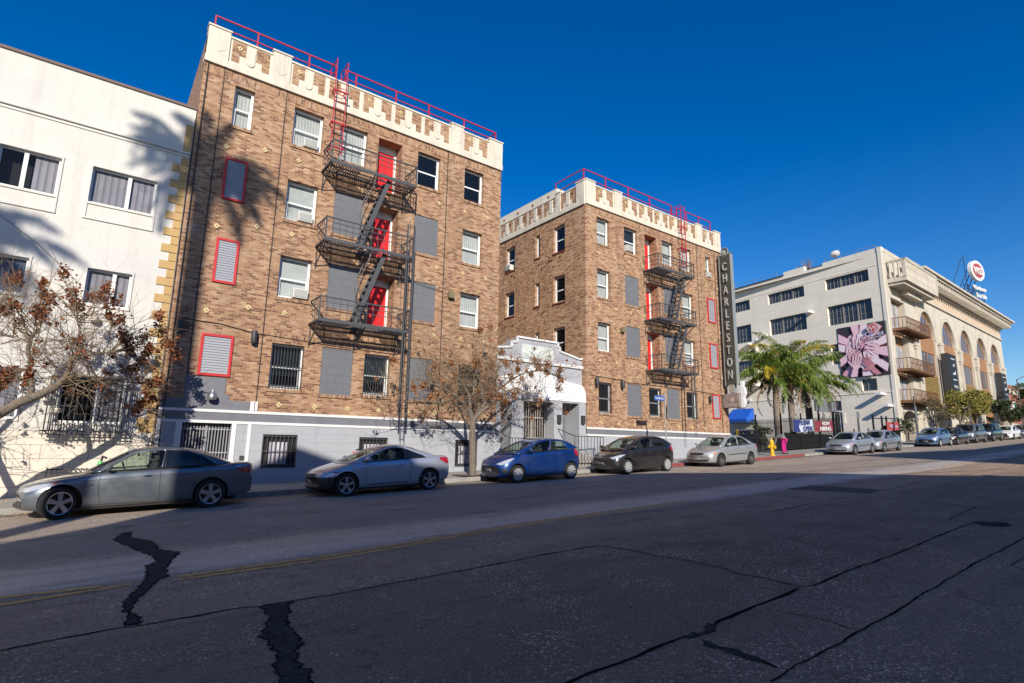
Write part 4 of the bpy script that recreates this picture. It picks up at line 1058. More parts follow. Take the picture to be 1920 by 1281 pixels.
for a, c, z0, z1 in kh:
    for q1, q2 in (((a, z0), (a, z1)), ((c, z0), (c, z1)), ((a, z1), (c, z1)), ((a, z0), (c, z0))):
        b.quad(spt(q1[0], q1[1]), spt(q2[0], q2[1]), spt(q2[0], q2[1], -.3), spt(q1[0], q1[1], -.3))
b.build('side_wall', M['kcream'], K)
b = PB(spt); b.b(0, 6.2, 20.3, 20.72, -.4, 0); b.b(6.2, 8.35, 20.3, 20.4, -.4, 0); b.b(8.35, 11, 20.3, 20.95, -.4, 0); b.b(11, 32, 20.3, 20.5, -.4, 0)
b.b(0, 32, 18.9, 18.94, 0, .03); b.b(0, 30, 5.85, 5.95, 0, .05); b.b(-.02, .35, .3, 20.6, 0, .06); b.b(5.2, 7.4, 2.9, 4.0, 0, .03)
b.build('parapet', M['kcream'], K)
b = PB(spt); b.b(11, 32, 20.5, 20.62, -.3, .1); b.b(6.3, 8.2, 20.45, 20.6, -1.5, -.2); b.build('roof_edge', M['irond'], K)
for n_, (a, c, z0, z1) in enumerate(kh):
    p = PB(spt); p.b(a, c, z0, z1, -.32, -.28); wn_ = p.build('window', M['kdarkwin'] if n_ != 11 else M['grey_mid'], K)
    if n_ == 11: continue
    m = PB(spt); nx = max(2, int((c-a)/.42)); nz = max(2, int((z1-z0)/.55))
    for i in range(nx+1): m.b(a+(c-a)*i/nx-.02, a+(c-a)*i/nx+.02, z0, z1, -.28, -.24)
    for i in range(1, nz): m.b(a, c, z0+(z1-z0)*i/nz-.015, z0+(z1-z0)*i/nz+.015, -.28, -.25)
    if c-a > 4:
        for k in (.33, .66): m.b(a+(c-a)*k-.06, a+(c-a)*k+.06, z0, z1, -.28, -.2)
    m.build('mullions', M['kmull'], wn_)
# front: arcade with real arches
SC = 1.0
cx = [13.2, 22.1, 30.5, 39.0, 47.2]; aw = 3.0; zsp = 12.7; R_ = 3.0
s0f, s1f, ztop = 0, 53.5, 17.0
b = MB()
def fq(p, q, r, s_, d=0): b.quad(fp(*p, d), fp(*q, d), fp(*r, d), fp(*s_, d))
edges = [7.6]
for i, c in enumerate(cx):
    L_ = (7.6 if i == 0 else (cx[i-1]+c)/2); R2 = (cx[i+1]+c)/2 if i < 4 else 51.6
    fq((L_, .9+.04*L_*0), (c-aw, .9), (c-aw, zsp), (L_, zsp)); fq((c+aw, .9), (R2, .9), (R2, zsp), (c+aw, zsp))
    n = 16
    for k in range(n):
        a0 = PI-PI*k/n; a1 = PI-PI*(k+1)/n
        xa, xb = c+aw*math.cos(a0), c+aw*math.cos(a1)
        fq((xa, zsp+R_*math.sin(a0)), (xb, zsp+R_*math.sin(a1)), (xb, ztop), (xa, ztop))
        b.quad(fp(xa, zsp+R_*math.sin(a0), 0), fp(xb, zsp+R_*math.sin(a1), 0), fp(xb, zsp+R_*math.sin(a1), -.7), fp(xa, zsp+R_*math.sin(a0), -.7))
    for x in (c-aw, c+aw): b.quad(fp(x, .9, 0), fp(x, zsp, 0), fp(x, zsp, -.7), fp(x, .9, -.7))
    fq((L_, zsp), (c-aw, zsp), (c-aw, ztop), (L_, ztop)); fq((c+aw, zsp), (R2, zsp), (R2, ztop), (c+aw, ztop))
b.quad(fp(0, .5), fp(1.4, .5), fp(1.4, 20.3), fp(0, 20.3)); b.quad(fp(5.9, .5), fp(7.6, .5), fp(7.6, 20.3), fp(5.9, 20.3))
b.quad(fp(1.4, 15.6), fp(5.9, 15.6), fp(5.9, 20.3), fp(1.4, 20.3)); b.quad(fp(1.4, 4.3), fp(5.9, 4.3), fp(5.9, 5.0), fp(1.4, 5.0))
b.quad(fp(7.6, 17), fp(51.6, 17), fp(51.6, 20.6), fp(7.6, 20.6)); b.quad(fp(51.6, .5), fp(53.5, .5), fp(53.5, 20.6), fp(51.6, 20.6))
b.quad(fp(53.5, .5), fp(53.5, .5, -30), fp(53.5, 20.6, -30), fp(53.5, 20.6))
b.quad(fp(.1, 20.0, -.3), fp(53.4, 20.0, -.3), fp(53.4, 20.0, -28), fp(4.2, 20.0, -28))
b.build('front_wall', M['kstone'], K)
b = PB(fp)
for c in cx:     # arch mouldings
    for r0, r1, d in ((R_+.05, R_+.32, .1), (R_+.42, R_+.62, .06)):
        n = 18; pts = [(c+r0*math.cos(PI-PI*k/n), zsp+r0*math.sin(PI-PI*k/n)) for k in range(n+1)]+[(c+r1*math.cos(PI*k/n), zsp+r1*math.sin(PI*k/n)) for k in range(n+1)]
        for k in range(n):
            q = [pts[k], pts[k+1], pts[2*n-k], pts[2*n+1-k]]; b.poly(q, 0, d)
for i in range(6):
    s = (7.9 if i == 0 else (cx[i-1]+cx[i])/2 if i < 5 else 51.4)
    b.b(s-.32, s+.32, 2.2+.03*i, 11.2, 0, .25); b.b(s-.6, s+.6, 11.2, 12.3, 0, .32); b.b(s-.45, s+.45, 10.9, 11.2, 0, .28); b.b(s-.72, s+.72, 12.3, 12.6, 0, .36)
    b.b(s-.4, s+.4, .9, 2.4, 0, .3)
# frieze, dentil cornice, attic
b.b(7.6, 53.5, 17.0, 17.15, 0, .2); b.b(7.6, 53.6, 18.55, 18.75, 0, .25)
b.b(8.2, 54.4, 19.35, 19.6, 0, 1.5); b.b(8.2, 54.7, 19.6, 19.85, 0, 1.75)
b.b(8.4, 53.8, 19.85, 21.15, -.5, .05); b.b(0, 7.65, 20.3, 20.75, -.4, .02); b.b(8.3, 53.9, 21.15, 21.25, -.55, .12); b.b(4.8, 7.0, 19.3, 19.45, 0, .4)
b.build('stone_trim', M['kstone'], K)
b = PB(fp)
for i in range(46): s = 8.6+.99*i; b.b(s, s+.42, 18.75, 19.35, .25, 1.35)
b.build('dentils', M['kstone'], K)
fm = bpy.data.materials.new('frieze_paint'); nt, bb = nodes_of(fm); t = NT(nt); pos = t.n('ShaderNodeNewGeometry').outputs['Position']
c = t.ramp(t.noise(pos, 2.6, 5, .7), [(0, (.5, .45, .38)), (.45, (.52, .46, .38)), (.52, (.55, .33, .16)), (.58, (.45, .42, .38)), (.66, (.30, .33, .36)), (1, (.55, .5, .4))])
nt.links.new(c, bb.inputs['Base Color']); bb.inputs['Roughness'].default_value = .8
b = PB(fp); b.b(7.7, 53.4, 17.15, 18.55, 0, .05); b.build('frieze', fm, K)
# brown window bays inside the arches
lat = mat('gold_lattice', (.34, .25, .09), .5, .2)
for i, c in enumerate(cx):
    p = PB(fp); n = 16; pts = [(c-aw, 4.9), (c+aw, 4.9), (c+aw, zsp)]+[(c+aw*math.cos(PI*k/n), zsp+R_*math.sin(PI*k/n)) for k in range(1, n)]+[(c-aw, zsp)]
    p.poly(pts, -.5, -.25); bay = p.build('window_bay', M['kbrown'], K)
    m = PB(fp); g = PB(fp)
    n = 12; gl = [(c-aw*.84, zsp+.1), (c+aw*.84, zsp+.1)]+[(c+aw*.84*math.cos(PI*k/n), zsp+.1+R_*.86*math.sin(PI*k/n)) for k in range(1, n)]
    g.poly(gl, -.25, -.22)
    g.b(c-aw*.84, c+aw*.84, 8.75, 11.0, -.25, -.22)
    g.build('pane', mat('sky_glass', (.07, .10, .15), .12, spec=.9), bay)
    for k in (-.84, -.42, 0, .42, .84): m.b(c+aw*k-.09, c+aw*k+.09, 4.95, zsp+(R_*math.sqrt(1-k*k)*.95), -.23, -.18)
    m.b(c-aw, c+aw, 11.05, 12.85, -.25, -.15); m.b(c-aw, c+aw, 8.45, 8.7, -.25, -.15); m.b(c-aw, c+aw, 4.9, 5.5, -.25, -.02)
    m.build('mullions', M['kbrown'], bay)
    if i < 3 or True:
        l = PB(fp)
        for k in range(13): s = c-aw+.2+(2*aw-.4)*k/12; l.b(s-.04, s+.04, 5.5, 8.45, -.22, -.12)
        for k in range(11): z = 5.6+2.8*k/10; l.b(c-aw+.15, c+aw-.15, z-.03, z+.03, -.2, -.09)
        l.build('lattice', lat, bay)
    p = PB(fp); p.b(c-aw, c+aw, 1.0, 4.9, -.7, -.5); sh = p.build('shop_front', M['kstone'] if i < 3 else mat('shop_dark', (.05, .045, .045), .4), K)
    if i >= 2:
        p = PB(fp)
        for k in range(6): p.b(c-aw+.4+.8*k, c-aw+.5+.8*k, 1.5, 4.4, -.5, -.4)
        p.build('mullions', M['kbrown'], sh)
# corner bay: windows and balconies
p = PB(fp); p.b(1.4, 5.9, 4.9, 15.6, -.9, -.6); bay = p.build('window_bay', M['kbrown'], K)
g = PB(fp)
for z0, z1 in ((12.7, 15.3), (8.6, 10.9), (5.3, 7.3)):
    for k in range(3): g.b(1.7+1.42*k, 2.75+1.42*k, z0, z1, -.6, -.56)
g.build_each('pane', mat('curtained_glass', (.30, .33, .38), .2, var=.4, vscale=1.5), bay)
p = PB(fp); p.quad(fp(1.4, .5), fp(1.4, 15.6), fp(1.4, 15.6, -.9), fp(1.4, .5, -.9)); p.quad(fp(5.9, .5), fp(5.9, 15.6), fp(5.9, 15.6, -.9), fp(5.9, .5, -.9)); p.quad(fp(1.4, 15.6), fp(5.9, 15.6), fp(5.9, 15.6, -.9), fp(1.4, 15.6, -.9))
p.build('bay_reveal', M['kstone'], K)
# arched street door
p = PB(fp); n = 10; dr = [(1.4, .6), (5.9, .6), (5.9, 3.2)]+[(3.65+2.25*math.cos(PI*k/n), 3.2+.95*math.sin(PI*k/n)) for k in range(1, n)]+[(1.4, 3.2)]
p.poly(dr, -1.6, -1.4); p.build('street_door', M['dark'], K)
p = PB(fp)
ar = [(3.65+2.25*math.cos(PI*k/n), 3.2+.95*math.sin(PI*k/n)) for k in range(n+1)]
for k in range(n): p.quad(fp(*ar[k], 0), fp(*ar[k+1], 0), fp(ar[k+1][0], 4.3, 0), fp(ar[k][0], 4.3, 0)); p.quad(fp(*ar[k], 0), fp(*ar[k+1], 0), fp(*ar[k+1], -1.5), fp(*ar[k], -1.5))
p.quad(fp(1.4, .5, 0), fp(1.4, 3.2, 0), fp(1.4, 3.2, -1.5), fp(1.4, .5, -1.5))
p.build('door_arch', M['kstone'], K)
# stone balcony at the top
p = PB(fp); p.b(1.0, 12.2, 17.0, 17.4, 0, 1.7); p.b(1.2, 12.0, 16.7, 17.0, 0, 1.4); p.b(4.5, 9.5, 16.2, 16.7, 0, .8); p.b(.9, 12.4, 19.1, 19.3, 1.45, 1.75); p.b(.9, 1.2, 19.1, 19.3, 0, 1.75); p.b(12.1, 12.4, 19.1, 19.3, 0, 1.75)
for s in (.9, 4.7, 8.4, 12.1): p.b(s, s+.35, 17.4, 19.15, 1.4, 1.72)
bal = p.build('balcony', M['kstone'], K)
p = PB(fp)
for i in range(24):
    s = 1.4+.46*i
    c_ = fp(s, 17.4, 1.6); p.lathe([(.07, 0), (.13, .3), (.07, .9), (.07, 1.2), (.13, 1.7)], c_, n=6)
for i in range(3):
    c_ = fp(1.05, 17.4, .3+.4*i); p.lathe([(.07, 0), (.13, .3), (.07, .9), (.13, 1.7)], c_, n=6)
p.build('balusters', M['kstone'], bal)
rust = mat('iron_rust', (.17, .085, .04), .7, var=.2, vscale=3)
for z, s1 in ((12.1, 8.8), (8.0, 8.8), (4.9, 9.0)):
    p = PB(fp); p.b(.9, s1, z, z+.16, 0, 1.3)
    for i in range(14): p.b(.9+(s1-.9)*i/13-.05, .9+(s1-.9)*i/13+.05, z-.12, z, 0, 1.25)
    p.b(.9, s1, z-.4, z-.3, .1, .2)
    bl = p.build('balcony', rust, K)
    r = PB(fp); r.b(.9, s1, z+1.15, z+1.22, 1.22, 1.3); r.b(.9, s1, z+.65, z+.7, 1.22, 1.28); r.b(.9, .98, z+1.15, z+1.22, 0, 1.3); r.b(s1-.08, s1, z+1.15, z+1.22, 0, 1.3)
    for i in range(19): s = .9+(s1-.95)*i/18; r.b(s, s+.05, z+.16, z+1.2, 1.22, 1.28)
    for i in range(3): r.b(.9, .95, z+.16, z+1.2, .2+.35*i, .25+.35*i)
    r.build('railing', rust, bl)
# stair shadowed on the side wall: real metal stair
p = PB(spt); p.b(15.2, 15.45, 7.6, 12.7, .02, .25)
for (a, z0, c, z1) in ((15.4, 12.75, 18.9, 11.3), (15.0, 7.75, 18.6, 5.9)):
    n = 7
    p.poly([(a, z0), (c, z1), (c, z1+.18), (a, z0+.18)], .02, 1.5)
p.b(14.7, 15.3, 7.6, 7.85, 0, 1.5)
p.build('wall_stair', M['kcream'], K)
l = PB(spt)
for s, z in ((8.0, 13.6+1.7), (14.9, 13.2), (14.0, 13.6), (1.3, 5.6), (.7, 4.4)): l.b(s-.3, s+.3, z, z+.2, 0, .9)
l.build_each('wall_lamp', M['whiteframe'], K)
# awning at the far end of the side wall
aw_ = thing('awning', 'bright blue cloth awning over a door on the cream side wall', 'awning', spt(17.5, 4.2, .2))
p = PB(spt); p.add([spt(16.3, 5.05, .1), spt(19.3, 5.05, .1), spt(19.3, 3.75, 1.5), spt(16.3, 3.75, 1.5), spt(16.3, 3.3, 1.5), spt(19.3, 3.3, 1.5), spt(16.3, 3.3, .1), spt(19.3, 3.3, .1)], [(0, 1, 2, 3), (3, 2, 5, 4), (0, 3, 4, 6), (1, 7, 5, 2)])
p.build('canopy', mat('awning_blue', (.005, .09, .48), .6), aw_)
p = PB(spt); p.b(16.3, 19.3, 3.3, 3.36, .1, .16); p.b(16.3, 16.36, 3.3, 5.0, .04, .1); p.b(19.24, 19.3, 3.3, 5.0, .04, .1); p.build('frame', M['iron'], aw_)
ln = thing('wall_lettering', 'dark and pale lettering with street number 1600 above the blue awning', 'lettering', spt(17.6, 5.7, .1))
mm = frame_on(spt(17.6, 6.1, .15), -SD, (0, 0, 1)); text_mesh('Stefani', .75, .1, mm, 'name_letters', M['white'], ln, 1.1)
mm = frame_on(spt(17.9, 5.42, .1), -SD, (0, 0, 1)); text_mesh('1600', .62, .06, mm, 'number_letters', M['irond'], ln, 1.1)
# billboard with hands
bb_ = thing('billboard', 'square wall billboard of joined pink hands on dark ground, red oval logo', 'billboard', spt(2.7, 7.6, .1))
BX0, BX1, BZ0, BZ1 = .22, 5.2, 7.6, 13.03
p = PB(spt); p.b(BX0, BX1, BZ0, BZ1, .02, .06); p.build('board', mat('board_dark', (.035, .032, .045), .7), bb_)
def bp_(u, v): return (BX1-(BX1-BX0)*u, BZ0+(BZ1-BZ0)*v)     # u left->right as seen
hr = random.Random(5)
skins = [mat('print_pink_%s' % n, c, .7) for n, c in (('pale', (.84, .56, .64)), ('rose', (.74, .38, .45)), ('light', (.88, .70, .77)), ('deep', (.60, .26, .30)))]
skl = mat('print_pink_shade', (.34, .10, .14), .7)
hands = PB(spt); lay = [0]
def clip(p): return (min(.995, max(.005, p[0])), min(.995, max(.005, p[1])))
def hpoly(pts, mi):
    lay[0] += 1; d = .062+.0022*lay[0]; hands.add([spt(*bp_(*clip(p)), d) for p in pts], [tuple(range(len(pts)))], mi)
def arm(u0, v0, u1, v1, w, mi):
    w *= 1.8
    """forearm from the edge (u0,v0) towards knuckles (u1,v1)"""
    d = Vector((u1-u0, v1-v0)); L = d.length; d.normalize(); n = Vector((-d.y, d.x))
    def q(a, s): p_ = Vector((u0, v0))+d*a*L+n*s; return (p_.x, p_.y)
    for g, e in ((.012, 4), (0, mi)):
        hpoly([q(0, -w*.62-g), q(.45, -w*.5-g), q(.6, -w*.42-g), q(.72, -w*.78-g), q(.9, -w*.8-g), q(.9, w*.8+g), q(.72, w*.8+g), q(.6, w*.42+g), q(.45, w*.52+g), q(0, w*.66+g)], e)
    for k in range(4):
        s = (-.6+.4*k)*w; ln_ = (.24, .31, .30, .22)[k]*1.0; sp = .10*(k-1.5)
        e0 = q(.86, s); e1 = Vector(q(.86+ln_/L*.62, s+sp*w*1.2))
        dd = (e1-Vector(e0)); 
        if dd.length < 1e-6: continue
        dd.normalize(); nn = Vector((-dd.y, dd.x)); a = Vector(e0)
        for g, e in ((.008, 4), (0, mi)):
            f = w*.17+g; hpoly([tuple(a-nn*f), tuple(e1-nn*f*.8), tuple(e1+dd*f), tuple(e1+nn*f*.8), tuple(a+nn*f)], e)
    tb_ = Vector(q(.72, w*.6)); te = Vector(q(.95, w*1.5)); dd = (te-tb_).normalized(); nn = Vector((-dd.y, dd.x)); f = w*.2
    for g, e in ((.008, 4), (0, mi)): hpoly([tuple(tb_-nn*(f+g)), tuple(te-nn*(f*.7+g)), tuple(te+dd*f), tuple(te+nn*(f*.7+g)), tuple(tb_+nn*(f+g))], e)
for a in ((-.02,.80,.30,.66,.075,0),(-.05,.60,.33,.55,.07,2),(-.02,.30,.30,.46,.07,0),(.10,.02,.36,.36,.065,1),(.38,1.02,.42,.68,.07,0),(.58,1.02,.50,.70,.065,2),(.86,.95,.60,.62,.075,1),(1.02,.66,.72,.56,.07,2),(1.02,.42,.72,.47,.08,0),(1.0,.12,.66,.34,.07,2),(.58,-.02,.53,.30,.085,2),(.30,-.02,.38,.28,.06,0),(.80,-.02,.62,.22,.05,3)): arm(*a)
hands.build('hands_print', skins+[skl], bb_, fix=False)
n = 20; lg = PB(spt); ov = lambda r1, r2, d, mi: lg.add([spt(*bp_(.775+r1*math.cos(2*PI*k/n), .885+r2*math.sin(2*PI*k/n)), d) for k in range(n)], [tuple(range(n))], mi)
dl = .062+.0022*(lay[0]+3)
ov(.135, .078, dl, 0); ov(.12, .066, dl+.004, 1); lg.build('logo_oval', [M['white'], mat('logo_red', (.60, .015, .05), .5)], bb_, fix=False)
text_mesh('WSS', .62, .01, frame_on(spt(*bp_(.775, .875), dl+.012), -SD, (0, 0, 1)), 'logo_letters', M['white'], bb_, 1.05, off=.01)
text_mesh('Cares', .72, .01, frame_on(spt(*bp_(.785, .77), dl+.012), -SD, (0, 0, 1)), 'logo_letters', mat('lilac', (.55, .52, .72), .6), bb_, 1.1, off=.01)
text_mesh('#TEAMWSS', .24, .01, frame_on(spt(*bp_(.80, .70), dl+.012), -SD, (0, 0, 1)), 'logo_letters', M['white'], bb_, 1.1)
# hanging banners
for lab, s in (('long black banner with white marks beside the first arch after the balconies', 17.9), ('long black banner with white marks between the last arches, by the round sign', 45.0)):
    o = thing('banner', lab, 'banner', fp(s, 11, .6), 'black banners on the arcade')
    p = PB(fp); p.b(s-1.45, s+1.45, 5.4, 11.0, 1.0, 1.06); p.build('cloth', M['black'], o)
    p = PB(fp); p.b(s-1.8, s+1.7, 11.05, 11.15, .98, 1.08); p.b(s-1.8, s+1.7, 5.25, 5.33, .98, 1.08); p.b(s-1.8, s-1.65, 5.2, 11.2, .4, 1.08); p.build('rods', M['irond'], o)
    p = PB(fp)
    for z, k in ((10.6, 0), (9.8, 1), (9.0, 2), (8.2, 0), (6.5, 3), (5.95, 4)):
        if k == 0: p.b(s-.8, s+.8, z, z+.1, 1.06, 1.08)
        elif k == 1: p.poly([(s-.6, z+.3), (s-.1, z+.1), (s+.6, z+.35), (s+.1, z-.1)], 1.06, 1.08)
        elif k == 2: p.poly([(s-.6, z-.15), (s+.5, z-.15), (s+.6, z+.35), (s+.2, z+.05), (s-.5, z)], 1.06, 1.08)
        elif k == 3: p.poly([(s-.4, z-.1), (s+.4, z-.1), (s+.5, z+.3), (s+.15, z+.1), (s, z+.4), (s-.15, z+.1), (s-.5, z+.3)], 1.06, 1.08)
        else: p.poly([(s-.35, z-.3), (s, z+.0), (s+.35, z-.3), (s+.1, z+.4), (s-.1, z+.4)], 1.06, 1.08)
    p.build('white_marks', M['white'], o)
    text_mesh('VANS', .5, .01, frame_on(fp(s, 7.45, 1.08), FD, (0, 0, 1)), 'lettering', M['white'], o, 1.2)
# round shop sign at the far pier
o = thing('round_sign', 'round green and white disc sign on the far pier of the arcade', 'sign', fp(50.8, 6.2, .8))
p = PB(fp); n = 18
p.poly([(50.9+1.3*math.cos(2*PI*k/n), 6.3+1.3*math.sin(2*PI*k/n)) for k in range(n)], .75, .95); p.build('disc', M['white'], o)
p = PB(fp); p.poly([(50.9+1.0*math.cos(2*PI*k/n), 6.3+1.0*math.sin(2*PI*k/n)) for k in range(n)], .95, 1.0); p.build('green_face', mat('sign_green', (.01, .16, .08), .5), o)
p = PB(fp); p.b(50.8, 51.0, 6.2, 6.4, 0, .75); p.build('bracket', M['irond'], o)
# roof sign
o = thing('roof_sign', 'white oval roof sign with red WSS logo on a dark lattice frame', 'sign', fp(42, 20, -1.5))
sO = Vector(fp(46.2, 0, -.9)); sr_ = Vector((math.cos(math.radians(-9)), math.sin(math.radians(-9)), 0)); sn = Vector((sr_.y, -sr_.x, 0))
def rp(a, z, d=0): return tuple(sO+sr_*a+sn*d+Vector((0, 0, z)))
p = PB(rp)
def tb(a, b_, w=.08): p.bar(rp(*a), rp(*b_), w)
for a in (-2.2, -.7, .8, 2.3):
    tb((a, 20.2, -3), (a*.7, 27, 0)); tb((a, 20.2, 0), (a, 24.6, 0))
for z in (21.3, 22.6, 23.9): tb((-2.2, z, 0), (2.3, z, 0)); tb((-2, z, -1.9+.3*(z-21)), (2.1, z, -1.9+.3*(z-21)))
for i in range(3): tb((-2.2+1.5*i, 20.2, 0), (-.7+1.5*i, 22.6, 0)); tb((-.7+1.5*i, 20.2, 0), (-2.2+1.5*i, 22.6, 0)); tb((-2.2+1.5*i, 21.3, 0), (-1.4+1.4*i, 25, -.8)); tb((-2.2+1.5*i, 21.3, 0), (-2.2+1.5*i, 22.6, -1.8))
tb((-1.6, 24, -.3), (-1.6, 29.2, -.3)); tb((-2.6, 20.2, -3.6), (-1.6, 29.0, -.5))
p.build('lattice_frame', mat('steel_blue', (.03, .04, .07), .6), o)
n = 24; p = PB(rp); oc = (.2, 26.9)
p.poly([(oc[0]+2.0*math.cos(2*PI*k/n), oc[1]+1.55*math.sin(2*PI*k/n)) for k in range(n)], .1, .55); p.build('oval_case', mat('sign_white', (.72, .72, .72), .4), o)
p = PB(rp); p.poly([(oc[0]+1.5*math.cos(2*PI*k/n), oc[1]+1.12*math.sin(2*PI*k/n)) for k in range(n)], .55, .58); p.build('red_face', mat('sign_red', (.33, .06, .055), .5), o)
text_mesh('WSS', 1.5, .08, frame_on(rp(oc[0], oc[1]-.1, .62), sr_, (0, 0, 1)), 'logo_letters', bpy.data.materials['sign_white'], o, .85, off=.02)
text_mesh('Warehouse', .95, .12, frame_on(rp(.9, 24.3, .2), sr_, (0, 0, 1)), 'lettering', bpy.data.materials['sign_white'], o, .82, off=.02)
text_mesh('Shoe Sale', .95, .12, frame_on(rp(1.1, 23.15, .2), sr_, (0, 0, 1)), 'lettering', bpy.data.materials['sign_white'], o, .82, off=.02)
# dish and small roof things
o = thing('satellite_dish', 'small white satellite dish on the roof edge of the corner building', 'satellite dish', spt(5.2, 20.7, -1))
p = MB(); c0 = Vector(spt(5.2, 21.6, -1)); p.lathe([(0, 0), (.3, .04), (.48, .13)], (0, 0, 0), n=14); RM = Matrix.Rotation(math.radians(-30), 3, 'X') @ Matrix.Rotation(.5, 3, 'Y'); p.v = [tuple(c0+RM @ Vector(v)) for v in p.v]; p.build('dish', M['white'], o, smooth=True)
MB().bar(spt(5.2, 20.3, -1), tuple(c0), .07).bar(tuple(c0), tuple(c0+Vector((.2, -.3, .7))), .04).build('mast', M['iron'], o)
o = thing('roof_railing', 'thin pipe railing along the side roof edge of the corner building', 'railing', spt(3, 20.7, -.3))
p = MB()
for s in (.6, 2.4, 4.2, 6.0, 12, 15, 18, 21): p.bar(spt(s, 20.5, -.2), spt(s, 21.15, -.2), .05)
p.bar(spt(.6, 21.1, -.2), spt(6.0, 21.1, -.2), .04); p.bar(spt(12, 21.1, -.2), spt(21, 21.1, -.2), .04); p.build('pipes', M['kmull'], o)
o = thing('rooftop_shrub', 'dry bare shrub poking up above the roof parapet', 'shrub', spt(8.6, 20.5, -.5))
p = MB(); r8 = random.Random(8)
for i in range(40):
    a = Vector(spt(8.6+r8.uniform(-.5, .5), 20.6, -.6)); d = Vector((r8.uniform(-.7, .7), r8.uniform(-.7, .7), r8.uniform(.5, 1.3)))
    p.tube([a, a+d*.5, a+d+Vector((0, 0, .2))], [.03, .02, .01], 3)
p.build('twigs', mat('dry_twig', (.22, .17, .13), .9), o)
# far brick building
o = thing('brick_building', 'distant red brick building with pale bands beyond the corner building', 'building', (150, 30, 4))
w = MB(); hs = [(140+3.2*i, 141.6+3.2*i, z, z+1.8, .3) for i in range(16) for z in (6.6, 9.8)]
wall_holes(w, 'x', 30, 138, 195, 2, 14.0, hs, .3); w.box(138, 195, 50, 50.2, 2, 14); w.quad((138, 30, 2), (138, 50, 2), (138, 50, 14), (138, 30, 14)); w.build('wall', mat('far_brick', (.26, .10, .065), .9, var=.15), o)
w = MB()
for h in hs: w.box(h[0], h[1], 30.3, 30.32, h[2], h[3])
w.build('windows', M['kdarkwin'], o)
w = MB(); w.box(137.9, 195, 29.9, 29.99, 12.2, 13.1); w.box(137.9, 195, 29.9, 29.99, 8.9, 9.3); w.box(137.9, 195, 29.9, 29.99, 5.7, 6.1); w.build('pale_band', M['kstone'], o)

# ---------------------------------------------------------------- fence, gate, banners, hydrant, bollards
fb = mat('fence_black', (.014, .014, .016), .5)
def fence(label, x0, x1, y, h, step, name='iron_fence', posts=3.2, top=None):
    o = thing(name, label, 'fence', ((x0+x1)/2, y, zr((x0+x1)/2)), 'black iron fences of the car park')
    p = MB(); n = int((x1-x0)/step)
    for i in range(n+1):
        x = x0+(x1-x0)*i/n; p.bar((x, y, zr(x)+.25), (x, y, zr(x)+h), .02)
    for k in (.35, h*.5, h-.22): p.bar((x0, y, zr(x0)+k), (x1, y, zr(x1)+k), .035)
    p.build('pickets', fb, o)
    p = MB(); n = max(1, round((x1-x0)/posts))
    for i in range(n+1): x = x0+(x1-x0)*i/n; p.bar((x, y, zr(x)+.15), (x, y, zr(x)+h+.35), .08)
    p.build('posts', fb, o)
    return o
fence('black iron picket fence with no banner, from the brick corner to the palms', 32.1, 38.6, 20.2, 2.35, .115, posts=3.3)
fence('black iron picket fence behind the palms carrying two banners', 38.6, 47.2, 20.2, 2.45, .115, posts=2.9)
fence('low black iron fence in front of the cream side wall, behind the silver cars', 47.9, 56.3, 20.4, 1.2, .16, posts=2.8)
o = thing('gate', 'open black steel gate frame beside the striped banners', 'gate', (47.4, 20.2, zr(47)))
p = MB()
for x in (46.5, 47.35, 47.9): p.bar((x, 20.1, zr(x)+.15), (x, 20.1, 3.1), .11)
p.bar((46.5, 20.1, 3.0), (47.9, 20.1, 3.05), .1); p.build('frame', fb, o)
p = MB()
for x in (46.8, 47.1, 47.6): p.bar((x, 20.1, zr(x)+.25), (x, 20.1, 2.9), .03)
p.build('bars', fb, o)
o = thing('gate', 'black steel gate and posts near the corner building door, red banner on it', 'gate', (57, 20.4, zr(57)))
p = MB()
for x in (54.4, 56.3, 57.3, 60.0): p.bar((x, 20.3, zr(x)+.15), (x, 20.3, 3.2), .12)
p.bar((54.4, 20.3, 2.9), (60.0, 20.3, 3.1), .08); p.build('frame', fb, o)
p = MB(); p.box(57.3, 60.6, 20.55, 20.6, zr(58)+.15, 2.4); p.build('solid_panel', M['irond'], o)
o = thing('sign_board', 'blank dark grey sign board raised on two posts above the fence', 'sign', (46.3, 20.6, zr(46)))
p = MB(); p.box(44.6, 48.2, 20.55, 20.62, 3.05, 3.98); p.build('board', M['grey_mid'], o)
p = MB(); p.bar((45.2, 20.65, zr(45)), (45.2, 20.65, 3.9), .09); p.bar((47.6, 20.65, zr(47)), (47.6, 20.65, 3.9), .09); p.build('posts', fb, o)
def banner(label, x0, x1, z0, z1, y, colr, sag=.06):
    o = thing('banner', label, 'banner', ((x0+x1)/2, y, z0), 'cloth banners on the fence')
    p = MB(); nx, nz = 16, 8; vs = []
    for i in range(nx+1):
        for j in range(nz+1):
            u, v = i/nx, j/nz
            vs.append((x0+(x1-x0)*u, y-.02-.03*math.sin(u*9+v*2)*(1-abs(2*v-1)*.4), z0+(z1-z0)*v+zr(x0+(x1-x0)*u)-zr(x0)-sag*math.sin(PI*u)))
    p.add(vs, [(i*(nz+1)+j, (i+1)*(nz+1)+j, (i+1)*(nz+1)+j+1, i*(nz+1)+j+1) for i in range(nx) for j in range(nz)])
    p.build('cloth', colr, o, smooth=True)
    return o
o = banner('blue and white cloth banner tied to the fence under the palms', 40.0, 43.0, 1.35, 2.2, 20.1, mat('banner_white', (.50, .55, .68), .7))
p = MB(); p.prism([(40.0, 1.33), (41.0, 1.33), (40.75, 1.7), (41.1, 2.2), (40.0, 2.2)], 20.02, 20.03); p.build('blue_field', mat('banner_blue', (.02, .035, .16), .7), o)
